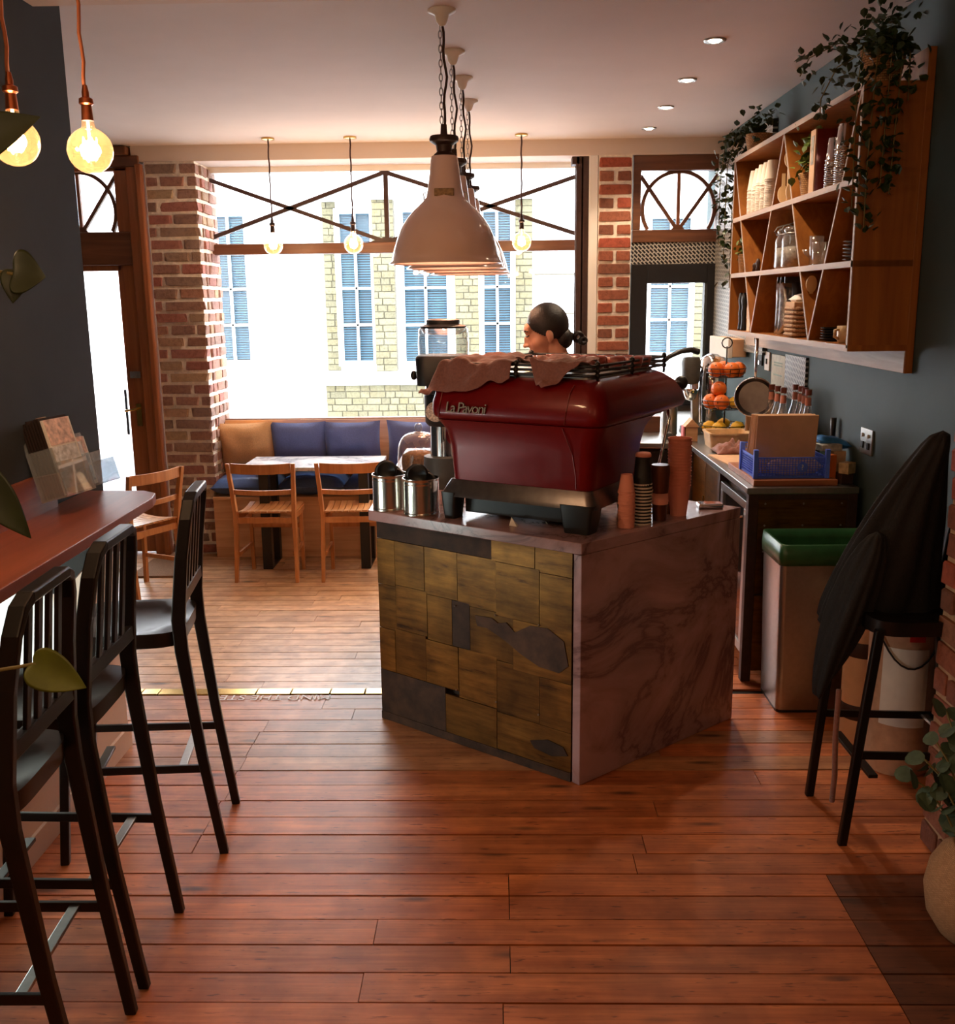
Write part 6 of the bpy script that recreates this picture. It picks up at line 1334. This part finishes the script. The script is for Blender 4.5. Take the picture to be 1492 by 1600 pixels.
for i in range(5):
    o = MB().lathe([(0.0, 0.0), (0.03, 0.0), (0.056, 0.012), (0.058, 0.014), (0.03, 0.004), (0.0, 0.004)], 22, (1.44, 4.37, Z0 + 0.011 * i), caps=False).build('saucer', M['rubber'], None, smooth=True); tag(o, 'black saucer in the low stack on the bottom shelf', 'saucer', 'black saucers on the shelf')
def mug(label, x, y, z, r, h, mt, rz=0):
    t = thing('mug', label, 'mug', (x, y, z), rz)
    MB().lathe([(0.0, 0.0), (r * 0.8, 0.0), (r, h * 0.3), (r, h), (r * 0.92, h), (r * 0.9, h * 0.3), (0, 0.01)], 22, caps=False).build('mug_body', mt, t, local=True, smooth=True)
    MB().tube([(-r * 0.95, 0, h * 0.8), (-r * 1.55, 0, h * 0.75), (-r * 1.6, 0, h * 0.4), (-r * 0.95, 0, h * 0.25)], 0.006, 8).build('handle', mt, t, local=True, smooth=True)
mug('cream mug at the near end of the bottom shelf', 1.425, 4.185, Z0, 0.034, 0.07, plain('cream_glaze', S(222, 196, 156), 0.3), R(20))
mug('dark mug behind the cream mug', 1.52, 4.20, Z0, 0.034, 0.085, M['rubber'])
for i, (lb, y) in enumerate((('black and silver coffee bag nearest the wicker box', 5.13), ('silver coffee bag in the middle of the bottom shelf', 5.19), ('black coffee bag at the back of the bottom shelf', 5.06))):
    t = thing('coffee_bag', lb, 'coffee bag', (1.46 + 0.03 * (i == 2), y, Z0), 0, 'coffee bags on the shelf')
    mt = (M['chrome'], M['chrome'], M['rubber'])[i]
    MB().pillow((1.46 + 0.04 * (i == 2), y, Z0 + 0.135), 0.11, 0.27, 0.062, Matrix(((1, 0, 0), (0, 0, 1), (0, 1, 0))), 10, 5).build('foil_bag', plain('silver_foil', S(205, 208, 212), 0.25, 0.9, bmp=0.3, nscale=24) if i < 2 else M['rubber'], t, smooth=True)
    MB().bb(1.41, 1.51, y - 0.006, y + 0.006, Z0 + 0.255, Z0 + 0.285).build('folded_top', M['rubber'], t)
t = thing('wicker_box', 'square wicker basket with paper inside on the bottom shelf', 'basket', (1.46, 4.86, Z0))
wb = MB()
for k in range(7):
    z = Z0 + 0.006 + 0.02 * k
    for i, (a, b) in enumerate((((1.385, 4.775), (1.385, 4.915)), ((1.385, 4.915), (1.535, 4.915)), ((1.535, 4.915), (1.535, 4.775)), ((1.535, 4.775), (1.385, 4.775)))):
        n = 10
        pts = [(a[0] + (b[0] - a[0]) * j / n + (0.004 * (-1) ** (j + k) if a[0] == b[0] else 0), a[1] + (b[1] - a[1]) * j / n + (0.004 * (-1) ** (j + k) if a[1] == b[1] else 0), z + 0.008) for j in range(n + 1)]
        wb.tube(pts, 0.0095, 6)
wb.build('woven_side', M['wicker_p'], t, smooth=True)
MB().bb(1.38, 1.54, 4.77, 4.92, Z0 + 0.14, Z0 + 0.165).build('fabric_band', M['kraft'], t, bevel=0.004)
MB().pillow((1.46, 4.845, Z0 + 0.175), 0.14, 0.13, 0.06, Matrix.Identity(3), 8).build('paper_fill', M['paper'], t, smooth=True)
paddle('pale wooden paddle hung upper in the lower pointed bay', 1.405, 4.61, Z0 + 0.165, True, 0.03, 0.05, R(2)); paddle('pale wooden paddle hung lower in the lower pointed bay', 1.41, 4.595, Z0 + 0.06, True, 0.03, 0.03, R(4))
for i in range(4):
    t = thing('pepper_grinder', 'dark utensil standing in the far corner bay of the bottom shelf', 'utensil', (1.41 + 0.05 * (i % 2), 5.93 - 0.07 * (i // 2), Z0), 0, 'dark utensils on the shelf')
    MB().lathe([(0.0, 0), (0.016, 0), (0.018, 0.01), (0.012, 0.05), (0.016, 0.10), (0.012, 0.13), (0.018, 0.17), (0.012, 0.21), (0.0, 0.215)], 14, caps=False).build('turned_body', M['rubber'], t, local=True, smooth=True)
for i in range(3):
    t = thing('stirrer_bundle', 'upright pack of pale wooden stirrers on the bottom shelf', 'stirrers', (1.42 + 0.05 * i, 5.715, Z0), 0, 'stirrer packs on the shelf')
    for j in range(6): MB().bb(-0.02 + 0.007 * j, -0.014 + 0.007 * j, -0.03, 0.03, 0, 0.225 + 0.01 * (j % 3)).build('stirrer', pale, t, local=True)
    MB().bb(-0.022, 0.024, -0.032, 0.032, 0.07, 0.13).build('paper_band', M['kraft'], t, local=True)
for lb, y, h in (('small dark figure ornament on the middle shelf', 5.70, 0.05), ('tall dark ornament on the middle shelf', 5.63, 0.07)):
    o = MB().lathe([(0.0, 0), (0.016, 0), (0.01, h * 0.4), (0.014, h * 0.7), (0.006, h), (0, h)], 12, (1.42, y, Z1), caps=False).build('ornament', M['iron'], None, smooth=True); tag(o, lb, 'ornament')

# ------------------------------------------------------------------ bin
t = thing('steel_bin', 'tall rectangular steel bin with a green liner', 'bin', (1.37, 4.17, 0))
MB().loft([rr(1.18, 1.59, 4.03, 4.31, 0.025, 0.012, 3), rr(1.165, 1.60, 4.015, 4.325, 0.025, 0.70, 3)]).build('bin_body', M['steel'], t, smooth=True, auto=40)
MB().loft([rr(1.18, 1.59, 4.03, 4.31, 0.025, 0.0, 3), rr(1.18, 1.59, 4.03, 4.31, 0.025, 0.014, 3)], caps=True).build('bin_foot', M['rubber'], t)
lr = MB().loft([rr(1.160, 1.605, 4.010, 4.330, 0.028, 0.655, 4), rr(1.158, 1.607, 4.008, 4.332, 0.028, 0.69, 4), rr(1.162, 1.603, 4.012, 4.328, 0.028, 0.742, 4), rr(1.172, 1.593, 4.022, 4.318, 0.028, 0.744, 4), rr(1.18, 1.585, 4.03, 4.31, 0.03, 0.70, 4), rr(1.19, 1.575, 4.04, 4.30, 0.03, 0.4, 4), rr(1.25, 1.5, 4.1, 4.24, 0.03, 0.36, 4)], caps=True).build('bin_liner', M['liner'], t, smooth=True)
MB().bb(1.39, 1.47, 4.006, 4.018, 0.50, 0.60).build('handle_recess', M['iron'], t, bevel=0.01); MB().bb(1.40, 1.46, 4.0, 4.01, 0.565, 0.58).build('handle', M['steel'], t, bevel=0.003)
# ------------------------------------------------------------------ coats on the stool
def coat(label, rings, seedv):
    rnd = random.Random(seedv); n = 40; out = []
    k = len(rings)
    for i, (cx, cy, cz, rx, ry, tw) in enumerate(rings):
        ring = []
        for j in range(n):
            a = 2 * math.pi * j / n
            f = 1 + 0.10 * math.sin(a * 4 + tw + seedv) + 0.09 * math.sin(a * 9 + tw * 2) + 0.05 * math.sin(a * 17 + tw * 3)
            f += 0.35 * noise.noise(Vector((math.cos(a) * 2.2 + seedv, math.sin(a) * 2.2, cz * 4))) * (i / k + 0.15)
            ring.append(Vector((cx + rx * f * math.cos(a), cy + ry * f * math.sin(a), cz + 0.06 * noise.noise(Vector((a * 1.3, seedv, 0.5))) * (i / k))))
        out.append(ring)
    o = MB().loft(out, caps=True).build('coat', M['coat_'], None, smooth=True)
    o.modifiers.new('sub', 'SUBSURF').render_levels = 1
    return tag(o, label, 'coat', 'coats over the bar stool')
coat('long black coat hung from the brick pier over the bar stool', [(1.385, 3.12, 1.335, 0.03, 0.025, 0), (1.355, 3.13, 1.26, 0.05, 0.05, 0.2), (1.32, 3.15, 1.14, 0.09, 0.06, 0.4), (1.29, 3.16, 1.0, 0.13, 0.07, 0.7), (1.265, 3.17, 0.87, 0.165, 0.08, 1.0), (1.25, 3.18, 0.76, 0.18, 0.085, 1.2), (1.24, 3.18, 0.66, 0.19, 0.085, 1.3)], 1)
coat('dark jacket sliding off the front of the bar stool', [(1.20, 3.10, 1.02, 0.02, 0.03, 0), (1.175, 3.10, 0.93, 0.055, 0.06, 0.3), (1.145, 3.11, 0.80, 0.07, 0.07, 0.7), (1.115, 3.12, 0.66, 0.065, 0.06, 1.0), (1.085, 3.13, 0.55, 0.045, 0.05, 1.3), (1.05, 3.14, 0.44, 0.015, 0.03, 1.5)], 2)
o = MB().tube([(1.095, 3.06, 0.50), (1.09, 3.05, 0.35), (1.10, 3.06, 0.2), (1.10, 3.07, 0.1)], 0.009, 6).build('coat_belt', M['cloth'], None, smooth=True); tag(o, 'brown strap dangling beside the bar stool leg', 'strap')
# ------------------------------------------------------------------ stored things behind the stool
t = thing('white_bucket', 'tall white tub with a wire handle and a big paper label', 'bucket', (1.50, 3.55, 0))
MB().lathe([(0.0, 0.0), (0.115, 0.0), (0.118, 0.01), (0.125, 0.60), (0.13, 0.605), (0.13, 0.625), (0.0, 0.63)], 28, (1.50, 3.55, 0), caps=False).build('bucket_body', plain('dull_white_plastic', S(196, 160, 132), 0.5), t, smooth=True, auto=50)
rg = [[Vector((1.50 + 0.126 * math.cos(R(a)), 3.55 + 0.126 * math.sin(R(a)), z)) for a in range(215, 291, 5)] for z in (0.20, 0.50)]
MB().loft(rg, close_u=False).build('paper_label', M['paper'], t, smooth=True)
rg = [[Vector((1.50 + 0.1285 * math.cos(R(a)), 3.55 + 0.1285 * math.sin(R(a)), z)) for a in range(255, 281, 5)] for z in (0.53, 0.60)]
MB().loft(rg, close_u=False).build('red_sticker', plain('red_sticker', S(190, 30, 24), 0.5), t, smooth=True)
MB().tube([(1.50 + 0.134 * math.cos(R(a)), 3.55 + 0.134 * math.sin(R(a)), 0.60 - 0.17 * math.sin(math.pi * (a - 195) / 130)) for a in range(195, 326, 10)], 0.0035, 6).build('wire_handle', M['blackmetal'], t, smooth=True)
t = thing('paper_roll', 'upright cardboard tube wrapped with brown tape beside the white tub', 'paper roll', (1.44, 3.78, 0))
MB().lathe([(0.0, 0.0), (0.075, 0.0), (0.075, 0.62), (0.0, 0.62)], 24, (1.44, 3.78, 0), caps=False).build('tube_body', M['kraft'], t, smooth=True, auto=50)
for z in (0.10, 0.36, 0.55): MB().lathe([(0.0755, z), (0.0765, z + 0.002), (0.0765, z + 0.06), (0.0755, z + 0.062)], 24, (1.44, 3.78, 0), caps=False).build('tape_band', M['iron'], t, smooth=True)
t = thing('bagged_cups', 'clear wrapped sleeve of cups standing by the teal wall', 'cups', (1.555, 3.925, 0))
MB().lathe([(0.0, 0.0), (0.07, 0.0), (0.07, 0.80), (0.06, 0.86), (0.066, 0.90), (0.05, 0.955), (0.0, 0.965)], 22, (1.555, 3.925, 0), caps=False, ripple=lambda a, z: 0.05 * math.sin(a * 6 + z * 40)).build('wrapping', plain('wrapped_sleeve', S(206, 172, 140), 0.25, vary=0.35, nscale=30, coat=0.6), t, smooth=True)
MB().lathe([(0.073, 0.72), (0.074, 0.80), (0.073, 0.88)], 22, (1.555, 3.925, 0), caps=False).build('brown_band', plain('brown_cup_print', S(120, 74, 52), 0.4), t, smooth=True)
# ------------------------------------------------------------------ wicker vase with eucalyptus
wx, wy = 1.335, 2.50
wx = 1.30
t = thing('wicker_vase', 'round pale wicker vase on the dark boards by the pier', 'vase', (1.31, 2.50, 0))
MB().lathe([(0.0, 0.0), (0.08, 0.0), (0.093, 0.012), (0.125, 0.065), (0.136, 0.135), (0.126, 0.20), (0.10, 0.25), (0.075, 0.27), (0.07, 0.275), (0.06, 0.265), (0.09, 0.2), (0.0, 0.05)], 44, caps=False, ripple=lambda a, z: 0.012 * math.sin(a * 44)).build('wicker_body', weave('fine_wicker', S(150, 110, 78), S(206, 164, 124), 90), t, local=True, smooth=True)
t = thing('eucalyptus_branch', 'eucalyptus branches leaning out of the wicker vase', 'branch', (1.31, 2.50, 0.08))
rnd = random.Random(5)
for k, (tx, ty, tz) in enumerate(((1.17, 2.64, 0.40), (1.19, 2.62, 0.47), (1.21, 2.60, 0.53), (1.235, 2.62, 0.62), (1.27, 2.58, 0.57), (1.26, 2.66, 0.39), (1.30, 2.5, 0.6))):
    a = Vector((1.31, 2.50, 0.10)); b = Vector((tx, ty, tz)); m_ = a.lerp(b, 0.55) + Vector((0, -0.03, 0.07))
    pts = [a, a.lerp(m_, 0.5) + Vector((0, 0, 0.03)), m_, m_.lerp(b, 0.5) + Vector((0, 0.01, 0.02)), b]
    MB().tube(pts, 0.003, 5).build('twig', M['stem'], t)
    for i in range(9):
        q = 0.35 + 0.65 * i / 8; j = min(3, int(q * 4)); p = pts[j].lerp(pts[j + 1], q * 4 - j)
        d = Vector((rnd.uniform(-1, 0.4), rnd.uniform(-1, 1), rnd.uniform(-0.5, 0.7))).normalized(); u = d.orthogonal().normalized(); w_ = d.cross(u); s = rnd.uniform(0.02, 0.033)
        n = 10; vs = [p + d * (s * (1 - math.cos(2 * math.pi * c / n)) ) + u * (s * 0.9 * math.sin(2 * math.pi * c / n)) + w_ * (0.003 * math.cos(4 * math.pi * c / n)) for c in range(n)]
        MB().add(vs, [tuple(range(n))]).build('leaf', M['euc'], t)
# ------------------------------------------------------------------ trailing pothos close to the viewer
pot = thing('hanging_pothos', 'trailing pothos with heart shaped leaves hanging beside the viewer', 'plant', (-1.02, 1.12, 2.70))
MB().lathe([(0.0, 1.62), (0.06, 1.62), (0.09, 1.66), (0.10, 1.74), (0.09, 1.74), (0.0, 1.72)], 24, (-1.02, 1.12, 0), caps=False).build('plant_pot', M['enamel'], pot, smooth=True)
for a in (0, 120, 240): MB().tube([(-1.02, 1.12, 2.70), (-1.02 + 0.1 * math.cos(R(a)), 1.12 + 0.1 * math.sin(R(a)), 1.74)], 0.003, 5).build('hanger_cord', M['kraft'], pot)
def heart_leaf(base, tip, width, facing, mat, droop=0.1):
    b = Vector(base); d = Vector(tip) - b; L = d.length; d.normalize(); f = Vector(facing); u = d.cross(f).normalized(); w_ = u.cross(d)
    prof = [(-0.06, 0.0), (-0.10, 0.20), (-0.06, 0.36), (0.06, 0.48), (0.22, 0.5), (0.42, 0.46), (0.62, 0.34), (0.80, 0.19), (0.93, 0.07), (1.0, 0.0)]
    vs = []; k = len(prof)
    for s in (1, -1):
        for q, h in prof: vs.append(b + d * (q * L) + u * (s * h * width) + w_ * (abs(h) * width * 0.25 - droop * L * q * q))
    for q, h in prof: vs.append(b + d * (max(0, q) * L) + w_ * (-droop * L * q * q))
    fs = []
    for i in range(k - 1):
        fs.append((i, i + 1, 2 * k + i + 1, 2 * k + i)); fs.append((2 * k + i, 2 * k + i + 1, k + i + 1, k + i))
    o = MB().add(vs, fs).build('leaf', mat, pot, smooth=True); o.modifiers.new('thick', 'SOLIDIFY').thickness = 0.0008; o.modifiers.new('sub', 'SUBSURF').render_levels = 1
    return o

green = plain('lime_pothos_leaf', S(92, 98, 18), 0.42, vary=0.25, nscale=30)
def smooth_path(p, k=6):
    p = [Vector(q) for q in p]; out = []
    for i in range(len(p) - 1):
        a, b, c, d = p[max(0, i - 1)], p[i], p[i + 1], p[min(len(p) - 1, i + 2)]
        for j in range(k):
            u = j / k; out.append(0.5 * ((2 * b) + (c - a) * u + (2 * a - 5 * b + 4 * c - d) * u * u + (3 * b - a - 3 * c + d) * u ** 3))
    return out + [p[-1]]
for st_, base, tip, w_, mt, dr in (
        ([(-0.98, 1.10, 1.75), (-0.88, 1.06, 1.80), (-0.62, 0.97, 1.88), (-0.55, 0.95, 1.90), (-0.50, 0.95, 1.89)], (-0.50, 0.95, 1.888), (-0.415, 0.95, 1.918), 0.052, M['leaf'], 0.05),
        ([(-0.98, 1.10, 1.75), (-0.88, 1.06, 1.80), (-0.6, 0.96, 1.80), (-0.52, 0.95, 1.79), (-0.452, 0.95, 1.778)], (-0.452, 0.95, 1.780), (-0.424, 0.95, 1.776), 0.045, M['leaf'], 0.1),
        ([(-0.98, 1.10, 1.75), (-0.88, 1.06, 1.80), (-0.58, 0.96, 1.78), (-0.5, 0.952, 1.775), (-0.452, 0.952, 1.778)], (-0.452, 0.952, 1.780), (-0.455, 0.945, 1.752), 0.026, M['leaf'], 0.1),
        ([(-0.98, 1.10, 1.75), (-0.88, 1.06, 1.80), (-0.60, 0.95, 1.70), (-0.54, 0.95, 1.62), (-0.51, 0.95, 1.585)], (-0.51, 0.95, 1.588), (-0.465, 0.95, 1.523), 0.042, M['leaf'], 0.1),
        ([(-0.98, 1.10, 1.75), (-0.88, 1.06, 1.80), (-0.66, 0.95, 1.55), (-0.60, 0.95, 1.40), (-0.54, 0.95, 1.384), (-0.50, 0.95, 1.388), (-0.472, 0.95, 1.393)], (-0.474, 0.95, 1.393), (-0.424, 0.95, 1.366), 0.046, green, 0.05)):
    MB().tube(smooth_path(st_), 0.002, 5).build('vine', M['stem'], pot, smooth=True)
    heart_leaf(base, tip, w_, (0.25, -1, 0.2), mt, dr)
for k in range(9):
    a = R(40 * k); heart_leaf((-1.02 + 0.06 * math.cos(a), 1.12 + 0.06 * math.sin(a), 1.76), (-1.02 + 0.13 * math.cos(a), 1.12 + 0.13 * math.sin(a), 1.80 - 0.02 * (k % 3)), 0.06, (0, 0, 1), M['leaf'], 0.2)
